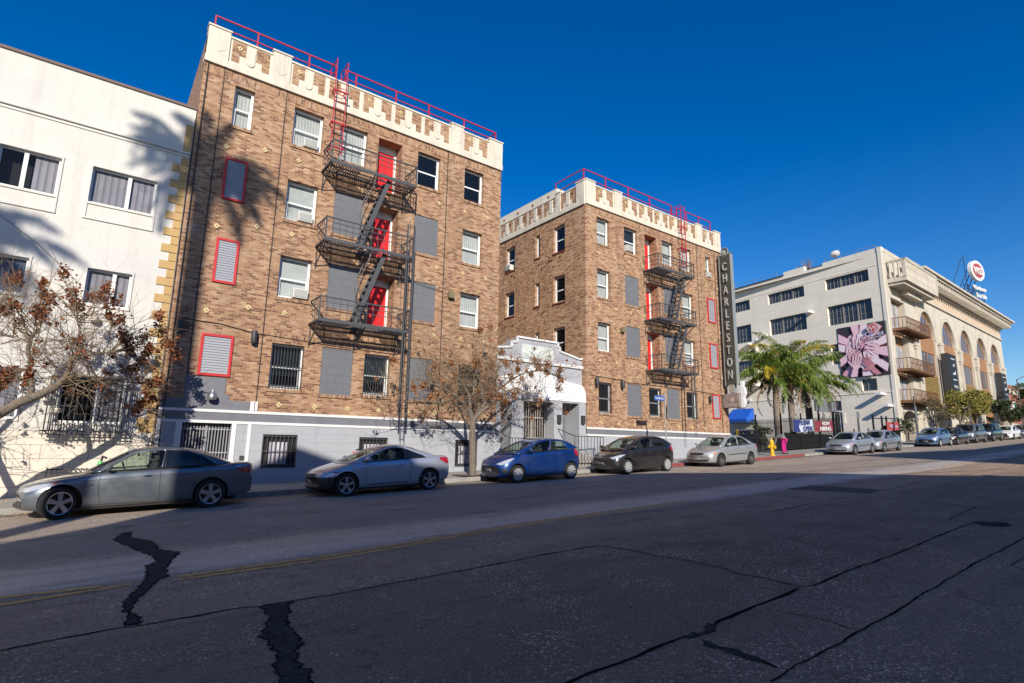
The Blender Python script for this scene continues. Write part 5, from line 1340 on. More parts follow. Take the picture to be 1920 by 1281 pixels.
text_mesh('NOW', .5, .01, frame_on((41.75, 20.0, 2.02), (1, 0, .045), (0, 0, 1)), 'lettering', bpy.data.materials['banner_blue'], o, 1.05, off=.012)
text_mesh('OPEN', .5, .01, frame_on((42.05, 20.0, 1.60), (1, 0, .045), (0, 0, 1)), 'lettering', bpy.data.materials['banner_blue'], o, 1.05, off=.012)
o = banner('dark red banner with white writing tied next to the blue and white one', 43.2, 46.2, 1.45, 2.25, 20.1, mat('banner_red', (.20, .03, .045), .7))
text_mesh('NOW', .38, .01, frame_on((44.9, 20.0, 2.08), (1, 0, .045), (0, 0, 1)), 'lettering', M['white'], o, 1.2, off=.01)
text_mesh('HIRING', .42, .01, frame_on((44.8, 20.0, 1.68), (1, 0, .045), (0, 0, 1)), 'lettering', M['white'], o, 1.3, off=.01)
o = banner('red banner with faint white writing hung near the corner building door', 56.9, 59.7, 1.95, 2.7, 20.2, mat('banner_red2', (.34, .06, .06), .7))
text_mesh('WSS Shoes', .4, .01, frame_on((58.3, 20.1, 2.35), (1, 0, .045), (0, 0, 1)), 'lettering', bpy.data.materials['lilac'], o, 1.0)
o = thing('parking_sign', 'small blue accessible parking sign on a wall post', 'sign', (49.5, 20.9, .5))
MB().box(49.1, 49.85, 20.88, 20.9, 2.05, 2.75).build('plate', mat('sign_blue2', (.01, .17, .50), .5), o)
p = MB(); p.lathe([(.10, -.01), (.14, 0), (.10, .01)], (49.47, 20.87, 2.32), 'y', 12); p.ball((49.47, 20.87, 2.62), .05); p.box(49.43, 49.5, 20.86, 20.88, 2.35, 2.58); p.build('wheelchair_mark', M['white'], o)
MB().bar((49.47, 20.93, zr(49)), (49.47, 20.93, 2.7), .05).build('post', M['iron'], o)
h = thing('fire_hydrant', 'yellow fire hydrant on the sidewalk by the red kerb', 'fire hydrant', (33.05, 17.95, zr(33)+.15))
hx, hy, hz = 33.05, 17.95, zr(33)+.15
hm = mat('hydrant_yellow', (.62, .36, .015), .5, var=.1)
b = MB(); b.lathe([(.17, 0), (.17, .05), (.11, .06), (.11, .62), (.15, .64), (.15, .69), (.12, .71), (.13, .78), (.10, .92), (.04, .98), (.035, 1.04), (0, 1.04)], (hx, hy, hz), n=16); b.build('body', hm, h, smooth=True)
b = MB(); b.lathe([(.07, 0), (.07, .18), (.09, .18), (.09, .26), (0, .26)], (hx, hy, hz+.55), 'x', 12); b.lathe([(.07, 0), (.07, -.18), (.09, -.18), (.09, -.30), (0, -.30)], (hx, hy, hz+.55), 'x', 12); b.lathe([(.08, 0), (.08, -.16), (.1, -.16), (.1, -.22), (0, -.22)], (hx, hy, hz+.5), 'y', 12)
b.build('outlet', hm, h, smooth=True)
by = mat('bollard_yellow', (.62, .42, .01), .55)
for i, (x, y_, lab) in enumerate(((33.9, 22.5, 'yellow steel bollard beside the brick corner, first of three'), (35.3, 22.9, 'yellow steel bollard standing between two others behind the fence'), (36.4, 22.2, 'yellow steel bollard beside the green shrub, one of three'))):
    o = thing('bollard', lab, 'bollard', (x, y_, zr(x)+.17), 'yellow bollards in the car park')
    b = MB(); b.lathe([(.1, 0), (.1, 1.45), (.07, 1.52), (0, 1.54)], (x, y_, zr(x)+.17), n=12); b.build('post', by, o, smooth=True)
    b = MB(); b.lathe([(.14, 0), (.14, .06), (.1, .07)], (x, y_, zr(x)+.171), n=12); b.build('base_collar', M['conc'], o)
# siamese connection and notice at the base of the left block
o = thing('standpipe_connection', 'brass two-outlet fire connection with red plate on the grey base wall', 'standpipe', (7.85, 19.85, -.55))
b = MB(); b.lathe([(.06, .1), (.06, -.05), (.1, -.08), (.1, -.2), (0, -.2)], (7.75, 19.87, -.58), 'y', 12); b.lathe([(.06, .1), (.06, -.05), (.1, -.08), (.1, -.2), (0, -.2)], (7.98, 19.87, -.58), 'y', 12); b.box(7.7, 8.03, 19.87, 19.96, -.66, -.5); b.build('outlets', mat('brass_dull', (.18, .15, .10), .4, .6), o, smooth=True)
MB().box(7.76, 8.0, 19.955, 19.965, -.40, -.28).build('plate', mat('plate_red', (.42, .10, .07), .5), o)
# e-scooters
def scooter(x, y, yaw, label, body):
    o = thing('electric_scooter', label, 'scooter', (x, y, zr(x)+.18), 'rental electric scooters')
    z = zr(x)+.18; c, s_ = math.cos(yaw), math.sin(yaw)
    def q(a, b_, h_): return (x+a*c-b_*s_, y+a*s_+b_*c, z+h_)
    b = MB(); b.tube([q(0, 0, .12), q(.08, 0, .5), q(.16, 0, 1.02)], .026, 8); b.build('stem', M['black'], o)
    b = MB(); b.tube([q(.04, 0, .55), q(.10, 0, .68), q(.145, 0, .92)], [.05, .075, .06], 8); b.build('stem_cover', body, o, smooth=True)
    b = MB(); b.tube([q(.2, -.26, 1.02), q(.16, 0, 1.06), q(.2, .26, 1.02)], .018, 8); b.tube([q(.2, -.26, 1.02), q(.2, -.16, 1.03)], .026, 8); b.tube([q(.2, .26, 1.02), q(.2, .16, 1.03)], .026, 8); b.build('handlebar', M['black'], o)
    b = MB(); b.tube([q(0, 0, .14), q(.15, 0, .12), q(.85, 0, .12)], [.05, .07, .07], 6); b.build('deck', M['black'], o)
    for a in (-.02, .92):
        b = MB(); n = 14
        pts = [q(a+.1*math.cos(2*PI*k/n), 0, .1+.1*math.sin(2*PI*k/n)) for k in range(n+1)]; b.tube(pts, .022, 6); b.build('wheel', M['black'], o)
scooter(.22, 18.95, .15, 'rental scooter with bright green stem against the white wall behind the sedan', mat('scooter_green', (.02, .42, .06), .4))
scooter(7.45, 18.95, .2, 'black rental scooter whose handlebar shows over the silver coupe', M['black'])
# ---------------------------------------------------------------- cars
def lerp(a, b, t): return a+(b-a)*t
def interp(pts, x):
    if x <= pts[0][0]: return pts[0][1]
    for p, q in zip(pts, pts[1:]):
        if x <= q[0]:
            t = (x-p[0])/(q[0]-p[0]+1e-9); return lerp(p[1], q[1], t)
    return pts[-1][1]
def sinterp(pts, x):
    """smooth (Catmull-Rom style) interpolation"""
    xs = [p[0] for p in pts]
    if x <= xs[0]: return pts[0][1]
    if x >= xs[-1]: return pts[-1][1]
    for i in range(len(pts)-1):
        if x <= xs[i+1]:
            x0, y0 = pts[i]; x1, y1 = pts[i+1]; h = x1-x0; t = (x-x0)/h
            m0 = (y1-y0)/h if i == 0 else (y1-pts[i-1][1])/(x1-pts[i-1][0])
            m1 = (y1-y0)/h if i+2 >= len(pts) else (pts[i+2][1]-y0)/(pts[i+2][0]-x0)
            return (2*t**3-3*t*t+1)*y0+(t**3-2*t*t+t)*h*m0+(-2*t**3+3*t*t)*y1+(t**3-t*t)*h*m1
def eval_mesh(o):
    dg = bpy.context.evaluated_depsgraph_get(); dg.update()
    return bpy.data.meshes.new_from_object(o.evaluated_get(dg))
def paint(name, col, metal=.35, rough=.32, coat=1., dirt=.12):
    m = mat(name, col, rough, metal, coat=coat)
    nt = m.node_tree; t = NT(nt); b = nt.nodes['Principled BSDF']; g = t.n('ShaderNodeTexCoord').outputs['Object']
    f = t.step(t.noise(g, 1.7, 6, .65), .45, .8)
    c = t.mix(t.math('MULTIPLY', f, dirt), col, (.20, .18, .15))
    nt.links.new(c, b.inputs['Base Color'])
    nt.links.new(t.math('ADD', rough, t.math('MULTIPLY', f, .25)), b.inputs['Roughness'])
    nt.links.new(t.math('ADD', .03, t.math('MULTIPLY', f, .25)), b.inputs['Coat Roughness'])
    return m
M['tyre'] = mat('tyre_rubber', (.016, .016, .017), .85, bump=.2, bscale=80)
M['alloy'] = mat('alloy_silver', (.50, .50, .52), .3, .75)
M['hubcap'] = mat('hubcap_silver', (.48, .49, .50), .4, .4)
M['steelrim'] = mat('steel_rim', (.13, .12, .12), .5, .4, dirt=.3)
M['trimblk'] = mat('trim_black', (.018, .018, .02), .5)
M['lampglass'] = mat('headlight_glass', (.50, .52, .55), .08, .3, coat=1.)
M['amber'] = mat('lamp_amber', (.70, .18, .03), .2, coat=1.)
M['taillight'] = mat('taillight_red', (.35, .008, .012), .15, coat=1.)
M['chrome'] = mat('chrome', (.6, .6, .62), .12, 1.)
M['plate'] = mat('number_plate', (.60, .61, .64), .5)
M['seat'] = mat('car_seat', (.06, .058, .055), .8)
M['interior'] = mat('car_interior', (.035, .034, .033), .85)

def wheel(parent, c, r, w, side, style, rim, rr, steer=0.):
    """c = centre of the outer face; side -1 = near side (-y)"""
    def rot(mb):
        if steer:
            cs, sn = math.cos(steer), math.sin(steer)
            mb.v = [(c[0]+(x-c[0])*cs-(y-c[1])*sn, c[1]+(x-c[0])*sn+(y-c[1])*cs, z) for x, y, z in mb.v]
    s = side
    t_ = MB(); t_.lathe([(rr-.01, -s*.0+.0), (rr+.01, s*.012), (r*.94, s*.018), (r*.985, s*0), (r, -s*.03), (r, -s*(w-.03)), (r*.97, -s*w), (rr, -s*(w-.01))], c, 'y', 36)
    rot(t_); wo = t_.build('wheel', M['tyre'], parent, smooth=True, angle=50)
    b = MB(); b.lathe([(0, -s*.07), (rr*.9, -s*.07), (rr*.93, -s*.02), (rr*.97, s*.008), (rr+.004, s*.008), (rr+.006, -s*.02)], c, 'y', 36, 1)
    # spokes
    if style[0] == 'spoke':
        n, w0, w1, twin = style[1:]
        for k in range(n):
            a = 2*PI*k/n+.3
            for da in ((-twin, twin) if twin else (0,)):
                u = Vector((math.cos(a+da), 0, math.sin(a+da))); v = Vector((-u.z, 0, u.x))
                C_ = Vector(c); y0, y1 = s*.004, -s*.05
                p = []
                for (q, ww) in ((rr*.12, w0), (rr*.95, w1)):
                    for sg in (-1, 1):
                        for yy in (y0 if q < rr*.5 else s*.006, y1): p.append(C_+u*q+v*sg*ww+Vector((0, yy, 0)))
                b.add(p, [(0, 2, 6, 4), (1, 5, 7, 3), (0, 4, 5, 1), (2, 3, 7, 6), (4, 6, 7, 5), (0, 1, 3, 2)], 0)
        b.lathe([(0, s*.014), (rr*.17, s*.012), (rr*.2, -s*.02)], c, 'y', 14, 0)
    else:
        b.lathe([(0, s*.006), (rr*.3, s*.006), (rr*.36, -s*.02), (rr*.72, -s*.03), (rr*.8, s*.0)], c, 'y', 24, 0)
        for k in range(8):
            a = 2*PI*k/8; b.ball((c[0]+rr*.6*math.cos(a), c[1]-s*.022, c[2]+rr*.6*math.sin(a)), (rr*.10, .012, rr*.10), 8, 4, 1)
    b.lathe([(rr*.93, s*.006), (rr*1.0, s*.012), (rr*1.02, s*.004)], c, 'y', 36, 0)
    rot(b); b.build('rim', [rim, M['trimblk']], wo, smooth=True, angle=40)

def make_car(sp):
    L, Wd, H = sp['L'], sp['W'], sp['H']; hw = Wd/2
    fx, rx, r = sp['fx'], sp['rx'], sp['r']
    o = thing(sp.get('name', 'parked_car'), sp['label'], 'car', (0, 0, 0), sp.get('group', 'cars parked along the kerb'))
    pt = sp['paint']; zc = .17
    top = sp['top']; plan = sp.get('plan', [(0, .70), (.06, .80), (.25, .905), (.6, .965), (1.1, .99), (L*.5, 1.0), (L-1.1, .985), (L-.5, .94), (L-.15, .87), (L, .78)])
    bot = sp.get('bot', [(0, .27), (.1, .20), (.5, .17), (L*.5, .175), (L-.6, .19), (L-.1, .27), (L, .33)])
    sh = sp.get('sh', .0)
    bow0, bow1 = sp.get('bow', (.26, .14))
    st = [0, .03, .09, .18, .32, .5]
    x = .5
    while x < L-.55: x += .16; st.append(x)
    st = [s for s in st if s < L-.42]+[L-.38, L-.24, L-.13, L-.05, L]
    rings = []
    for i, x in enumerate(st):
        w = hw*sinterp(plan, x); zt = sinterp(top, x); zb = interp(bot, x)
        zs = zt-sinterp(sp['drop'], x)     # shoulder height below the centre of the bonnet
        hgt = zs-zb
        pr = [(0, zb), (.6*w, zb), (.90*w, zb+.01), (.965*w, zb+.07), (.992*w, zb+.26*hgt), (1.0*w, zb+.50*hgt), (.998*w, zb+.72*hgt), (.975*w, zs-.085*min(1, hgt/.4)), (.94*w, zs-.025), (.885*w, zs+.35*(zt-zs)), (.62*w, zs+.85*(zt-zs)), (0, zt)]
        ring = []
        for y, z in pr+[(-y, z) for y, z in reversed(pr[1:-1])]:
            k = (y/w)**2 if w > 0 else 0
            fz = max(0, 1-x/.9)**1.4*bow0; rz = max(0, 1-(L-x)/.8)**1.4*bow1
            # upright nose: the middle of the bumper sticks out a little
            nose = sp.get('nose', .05)*math.sin(PI*min(1, max(0, (z-zb)/(zt-zb+1e-6))))*max(0, 1-x/.35)
            ring.append((x+fz*k-nose, y, z)) if x < L/2 else ring.append((x-rz*k+.04*math.sin(PI*min(1, max(0, (z-zb)/(zt-zb+1e-6))))*max(0, 1-(L-x)/.3), y, z))
        rings.append(ring)
    n = len(rings[0]); b = MB()
    for end, d in ((0, -.012), (-1, .012)):
        R_ = rings[end]; cz = sum(p[2] for p in R_)/n
        cap = [(p[0]+d+(.0), p[1]*.6, cz+(p[2]-cz)*.6) for p in R_]
        if end == 0: rings.insert(0, cap)
        else: rings.append(cap)
    for ring in rings: b.v += ring
    m_ = len(rings)
    for i in range(m_-1):
        for k in range(n): b.f.append((i*n+k, i*n+(k+1) % n, (i+1)*n+(k+1) % n, (i+1)*n+k)); b.m.append(0)
    b.f.append(tuple(range(n))); b.f.append(tuple(range((m_-1)*n, m_*n))); b.m += [0, 0]
    body = b.build('body', [pt, M['trimblk']], o)
    sub = body.modifiers.new('s', 'SUBSURF'); sub.levels = 1; sub.render_levels = 1
    me = eval_mesh(body)
    bvh = BVHTree.FromPolygons([v.co.copy() for v in me.vertices], [tuple(p.vertices) for p in me.polygons])
    cuts = []
    for cxw in (fx, rx):
        c = MB()
        R2 = r+.055; N = 40
        for sy in (-1, 1):
            c.lathe([(0, 0), (R2, 0), (R2, .36), (0, .36)] if sy > 0 else [(0, 0), (R2, 0), (R2, -.36), (0, -.36)], (cxw, sy*(hw-.30), r+.01), 'y', N, 1)
        co = c.build('cut', [pt, M['trimblk']]); cuts.append(co)
        bo = body.modifiers.new('b', 'BOOLEAN'); bo.object = co; bo.operation = 'DIFFERENCE'; bo.solver = 'EXACT'; bo.use_self = True
    me2 = eval_mesh(body); body.modifiers.clear(); body.data = me2; me2.name = 'body'
    for c in cuts: bpy.data.objects.remove(c)
    if sp.get('black_front'):
        for p_ in me2.polygons:
            c_ = p_.center
            if c_.x < .60 and c_.z < .555: p_.material_index = 1
    me2.polygons.foreach_set('use_smooth', [True]*len(me2.polygons)); me2.set_sharp_from_angle(angle=math.radians(38))
    # inner wheel wells
    iw = MB(); 
    iw.box(fx-r, fx+r, -hw+.32, hw-.32, .2, .62); iw.box(rx-r, rx+r, -hw+.32, hw-.32, .2, .62); iw.box(.5, L-.5, -hw+.12, hw-.12, .16, .2)
    iw.build('underbody', M['trimblk'], o)
    # ---- cabin
    bl = sp['belt']; rl = sp['rail']         # belt: (x0,z0,x1,z1), rail: [(t,x,z)]
    yb, yt = hw*sp.get('yb', .915), hw*sp.get('yt', .70)
    def Bt(t): return Vector((lerp(bl[0], bl[2], t), 0, lerp(bl[1], bl[3], t)-.01))
    rxp = [(a, bx) for a, bx, z in rl]; rzp = [(a, z) for a, bx, z in rl]
    def Tt(t): return Vector((sinterp(rxp, t), 0, sinterp(rzp, t)))
    def endn(t): return 1-.10*max(0, (.25-t)/.25)**1.5-.13*max(0, (t-.72)/.28)**1.5
    def Sf(t, s, side=-1):
        p = Bt(t).lerp(Tt(t), s); y = lerp(yb, yt, s**1.12)*endn(t)+.028*math.sin(PI*s)
        return Vector((p.x, side*y, p.z+.012*math.sin(PI*s)*0))
    glassr = sp['glass']      # [(t0,t1,tinted)]
    smin, sm = sp.get('smin', .05), sp.get('smax', [(0, .90), (1, .90)])
    tb_ = sorted({0., 1., *[g[0] for g in glassr], *[g[1] for g in glassr]})
    ts = []
    for a, c in zip(tb_, tb_[1:]):
        k = max(1, round((c-a)/.045)); ts += [a+(c-a)*i/k for i in range(k)]
    ts.append(1.)
    cab = MB(); wins = [(k, MB(), MB()) for k in range(len(glassr))]
    for side in (-1, 1):
        for i in range(len(ts)-1):
            t0, t1 = ts[i], ts[i+1]; tm = (t0+t1)/2
            gi = next((k for k, g in enumerate(glassr) if g[0] < tm < g[1]), None)
            def rows(t): 
                e = interp(sm, t); return [0, smin, smin+(e-smin)*.33, smin+(e-smin)*.66, e, (e+1)/2, 1]
            ra, rb = rows(t0), rows(t1)
            for j in range(6):
                q = [Sf(t0, ra[j], side), Sf(t1, rb[j], side), Sf(t1, rb[j+1], side), Sf(t0, ra[j+1], side)]
                if gi is not None and 1 <= j <= 3:
                    q = [Vector((p.x, p.y-side*.007, p.z)) for p in q]; wins[gi][1 if side < 0 else 2].quad(*q)
                else: cab.quad(*q)
    # windscreen, roof, rear window share bowed rows
    NU = 10
    def bowed(pL, u, bow, crown):
        return Vector((pL.x+bow*(1-u*u), u*abs(pL.y), pL.z+crown*(1-u*u)))
    bf0, bf1, br0, br1 = sp.get('bows', (-.16, -.07, .12, .05))
    cr = sp.get('crown', .045)
    fw, rw = MB(), MB()
    for tt, bA, bB, gl in ((0., bf0, bf1, fw), (1., br0, br1, rw)):
        ss = [0, .04, .2, .4, .6, .8, .95, 1]
        for i in range(NU):
            u0, u1 = -1+2*i/NU, -1+2*(i+1)/NU
            for j in range(7):
                s0, s1 = ss[j], ss[j+1]
                q = [bowed(Sf(tt, s, 1), u, lerp(bA, bB, s), cr*s) for s, u in ((s0, u0), (s0, u1), (s1, u1), (s1, u0))]
                isg = 1 <= j <= 5 and 0 < i < NU-1
                if tt == 1. and sp.get('solid_rear'): isg = isg and 2 <= j
                (gl if isg else cab).quad(*q)
        # narrow posts beside the glass
    nt_ = 14
    for i in range(nt_):
        t0, t1 = i/nt_, (i+1)/nt_
        for k in range(NU):
            u0, u1 = -1+2*k/NU, -1+2*(k+1)/NU
            def rp_(t, u):
                p = Sf(t, 1, 1); return bowed(p, u, bf1*(1-t)**3+br1*t**3, cr)
            cab.quad(rp_(t0, u0), rp_(t0, u1), rp_(t1, u1), rp_(t1, u0))
    co = cab.build('roof', pt, o)
    bm = bmesh.new(); bm.from_mesh(co.data); bmesh.ops.remove_doubles(bm, verts=bm.verts, dist=.0015); bmesh.ops.recalc_face_normals(bm, faces=bm.faces); bm.to_mesh(co.data); bm.free()
    co.data.polygons.foreach_set('use_smooth', [True]*len(co.data.polygons)); co.data.set_sharp_from_angle(angle=math.radians(40))
    so = co.modifiers.new('solid', 'SOLIDIFY'); so.thickness = .025; so.offset = -1
    def gb(mb, name, m):
        g = mb.build(name, m, o, fix=False)
        bm = bmesh.new(); bm.from_mesh(g.data); bmesh.ops.remove_doubles(bm, verts=bm.verts, dist=.001); bm.to_mesh(g.data); bm.free()
        g.data.polygons.foreach_set('use_smooth', [True]*len(g.data.polygons)); return g
    for k_, wa, wb_ in wins:
        for w in (wa, wb_): gb(w, 'side_window', M['autoglassd'] if glassr[k_][2] else M['autoglass'])
    gb(fw, 'windscreen', M['autoglass']); gb(rw, 'rear_window', M['autoglassd'] if glassr[-1][2] else M['autoglass'])
    # belt trim and window surrounds
    tr = MB()
    for side in (-1, 1):
        pts = [Sf(t, smin*.5, side)+Vector((0, side*.004, 0)) for t in [glassr[0][0]+(glassr[-1][1]-glassr[0][0])*k/16 for k in range(17)]]
        tr.tube(pts, .011, 5)
        for a, c in zip(glassr, glassr[1:]):
            t_ = (a[1]+c[0])/2; 
            for dt in (0,): 
                p = [Sf(t_+dt, smin+(interp(sm, t_)-smin)*k/4, side)+Vector((0, side*.003, 0)) for k in range(5)]; tr.tube(p, .022, 4)
    tr.build('window_trim', M['trimblk'], o)
    # interior
    it = MB(); zf = .45; xm = bl[0]+.45
    it.box(bl[0]-.1, bl[2]-.1, -yb+.08, yb-.08, .25, bl[1]-.10)
    it.build('cabin_tub', M['interior'], o)
    for xs_ in (xm+.55, xm+1.40 if L > 4.2 else xm+1.3):
        if xs_+.3 > Tt(1).x+.25: continue
        for ys in (-.37, .37):
            s_ = MB(); s_.prism([(xs_, bl[1]-.25), (xs_+.14, bl[1]-.25), (xs_+.26, bl[1]+.16), (xs_+.16, bl[1]+.18)], ys-.22, ys+.22)
            s_.box(xs_+.17, xs_+.27, ys-.11, ys+.11, bl[1]+.20, bl[1]+.36); s_.build('seat', M['seat'], o)
    sw = MB(); c0 = Vector((xm+.15, -.37, bl[1]+.02)); n = 18
    sw.tube([c0+Vector((.06*math.sin(2*PI*k/n)*-1, .18*math.cos(2*PI*k/n), .17*math.sin(2*PI*k/n))) for k in range(n+1)], .014, 6); sw.build('steering_wheel', M['trimblk'], o)
    it = MB(); it.box(bl[0]-.02, bl[0]+.45, -yb+.12, yb-.12, bl[1]-.25, bl[1]+.0); it.build('dashboard', M['interior'], o)
    it = MB(); it.box(Tt(0).x+.12, Tt(0).x+.15, -.12, .12, Tt(0).z-.09, Tt(0).z-.03); it.build('inner_mirror', M['trimblk'], o)
    # ---- patches projected on the body
    def cast(p, d):
        h = bvh.ray_cast(Vector(p)-Vector(d)*3, Vector(d)); return h
    def patch(name, poly, plane, m, off=.006, sides=(-1, 1), parent=None, sub=3):
        """plane 'side': poly (x,z); 'front': poly (y,z); 'rear'; 'corner': poly of (x,y,z) cast diagonally"""
        for side in sides:
            if plane == 'side': V = [(x, side*3, z) for x, z in poly]; d = Vector((0, -side, 0))
            elif plane == 'front': V = [(-2, side*y, z) for y, z in poly]; d = Vector((1, 0, 0))
            elif plane == 'rear': V = [(L+2, side*y, z) for y, z in poly]; d = Vector((-1, 0, 0))
            elif plane == 'cornerf': d = Vector((.75, -side*.62, -.1)).normalized(); V = [(x, side*y, z) for x, y, z in poly]
            elif plane == 'cornerr': d = Vector((-.6, -side*.75, 0)).normalized(); V = [(x, side*y, z) for x, y, z in poly]
            elif plane == 'top': d = Vector((0, 0, -1)); V = [(x, side*y, 3) for x, y in poly]
            bm = bmesh.new(); vs = [bm.verts.new(v) for v in V]; f = bm.faces.new(vs); bmesh.ops.triangulate(bm, faces=[f])
            for _ in range(sub):
                lg_ = [e for e in bm.edges if e.calc_length() > .05]
                if lg_: bmesh.ops.subdivide_edges(bm, edges=lg_, cuts=1)
                bmesh.ops.triangulate(bm, faces=[f for f in bm.faces if len(f.verts) > 3])
            ok = True
            for v in bm.verts:
                h = bvh.ray_cast(v.co-d*3, d)
                if h[0] is None: ok = False; break
                nn = h[1] if h[1].dot(d) < 0 else -h[1]
                v.co = h[0]+nn*off
            if ok:
                me = bpy.data.meshes.new(name); bm.to_mesh(me); me.materials.append(m)
                me.polygons.foreach_set('use_smooth', [True]*len(me.polygons))
                ob = bpy.data.objects.new(name, me); COL.objects.link(ob); ob.parent = parent or o; OFF[ob.name] = Vector((0, 0, 0))
            bm.free()
    def seam(name, pts, m=None, rad=.005, sides=(-1, 1), plane='side', off=.000):
        b = MB()
        for side in sides:
            out = []
            for p, q in zip(pts, pts[1:]):
                nn = max(1, int(math.dist(p, q)/.05))
                for k in range(nn): out.append((lerp(p[0], q[0], k/nn), lerp(p[1], q[1], k/nn)))
            out.append(pts[-1]); P3 = []
            for a, c in out:
                if plane == 'side': h = bvh.ray_cast(Vector((a, side*3, c)), Vector((0, -side, 0)))
                elif plane == 'front': h = bvh.ray_cast(Vector((-3, side*a, c)), Vector((1, 0, 0)))
                elif plane == 'top': h = bvh.ray_cast(Vector((a, side*c, 3)), Vector((0, 0, -1)))
                elif plane == 'rear': h = bvh.ray_cast(Vector((L+3, side*a, c)), Vector((-1, 0, 0)))
                if h[0] is not None: P3.append(h[0]+(h[1] if h[1].dot(h[0]-Vector((L/2, 0, .6))) > 0 else -h[1])*off)
            if len(P3) > 1: MB().tube(P3, rad, 5).build(name, m or M['trimblk'], o)
    for kind, *a in sp['detail']:
        if kind == 'patch': patch(*a)
        elif kind == 'seam': seam(*a)
    # mirrors, handles
    mx, mz = Sf(glassr[0][0], .05).x+.12, bl[1]+.07
    for side in (-1, 1):
        b = MB(); yy = side*(hw+.06)
        b.ball((mx, yy, mz+.02), (.075, .11, .062), 12, 8); b.build('mirror', sp.get('mirror', pt), o, smooth=True)
        b = MB(); b.bar((mx+.02, side*(yb-.04), mz-.03), (mx+.01, yy, mz-.02), .035); b.build('mirror_arm', M['trimblk'], o)
    for x, z in sp['handles']:
        for side in (-1, 1):
            h = bvh.ray_cast(Vector((x, side*3, z)), Vector((0, -side, 0)))
            if h[0] is None: continue
            b = MB(); y = h[0].y
            b.tube([(x-.085, y, z), (x-.07, y+side*.022, z+.003), (x+.06, y+side*.024, z+.007), (x+.08, y, z+.008)], [.012, .015, .015, .011], 6); b.build('door_handle', sp.get('hm', pt), o, smooth=True)
            b = MB(); b.ball((x-.01, y-side*.001, z-.002), (.06, .008, .026), 10, 6); b.build('handle_recess', M['trimblk'], o)
    # wheels
    for i, cxw in enumerate((fx, rx)):
        for side in (-1, 1): wheel(o, (cxw, side*(hw-.022), r), r, .2, side, sp['wheel'], sp['rim'], sp['rr'], sp.get('steer', 0.) if i == 0 else 0.)
    return o

def place_car(o, x, ynear, W_, fx, slope=None):
    """x = world X of the front wheel centre"""
    s = slope if slope is not None else (zr(x+2.6)-zr(x))/2.6
    a = -math.atan(s); o.rotation_euler = (0, a, 0)
    yc = ynear+W_/2
    o.location = (x-fx*math.cos(a), yc, zr(x)-fx*s)

def std_detail(L, hw, fx, rx, r, belt, doors, sill=.2, **k):
    """door seams, sill line, bonnet line"""
    d = []
    for pts in doors: d.append(('seam', 'door_seam', pts))
    return d

P_ = {}
P_['sedan_grey'] = paint('paint_grey', (.15, .172, .20), .6, .28)
P_['silver_blue'] = paint('paint_silver', (.44, .48, .56), .55, .3)
P_['blue'] = paint('paint_blue', (.004, .038, .185), .45, .3)
P_['dark'] = paint('paint_dark', (.022, .021, .026), .4, .25)
P_['silver'] = paint('paint_silver_warm', (.40, .42, .43), .5, .35, dirt=.25)
P_['silver2'] = paint('paint_silver_two', (.30, .33, .38), .5, .35)
P_['lightblue'] = paint('paint_light_blue', (.12, .22, .38), .5, .33)
P_['black'] = paint('paint_black', (.012, .014, .018), .3, .22)
P_['white'] = paint('paint_car_white', (.70, .70, .70), .0, .3)
P_['greym'] = paint('paint_mid_grey', (.14, .15, .17), .5, .3)

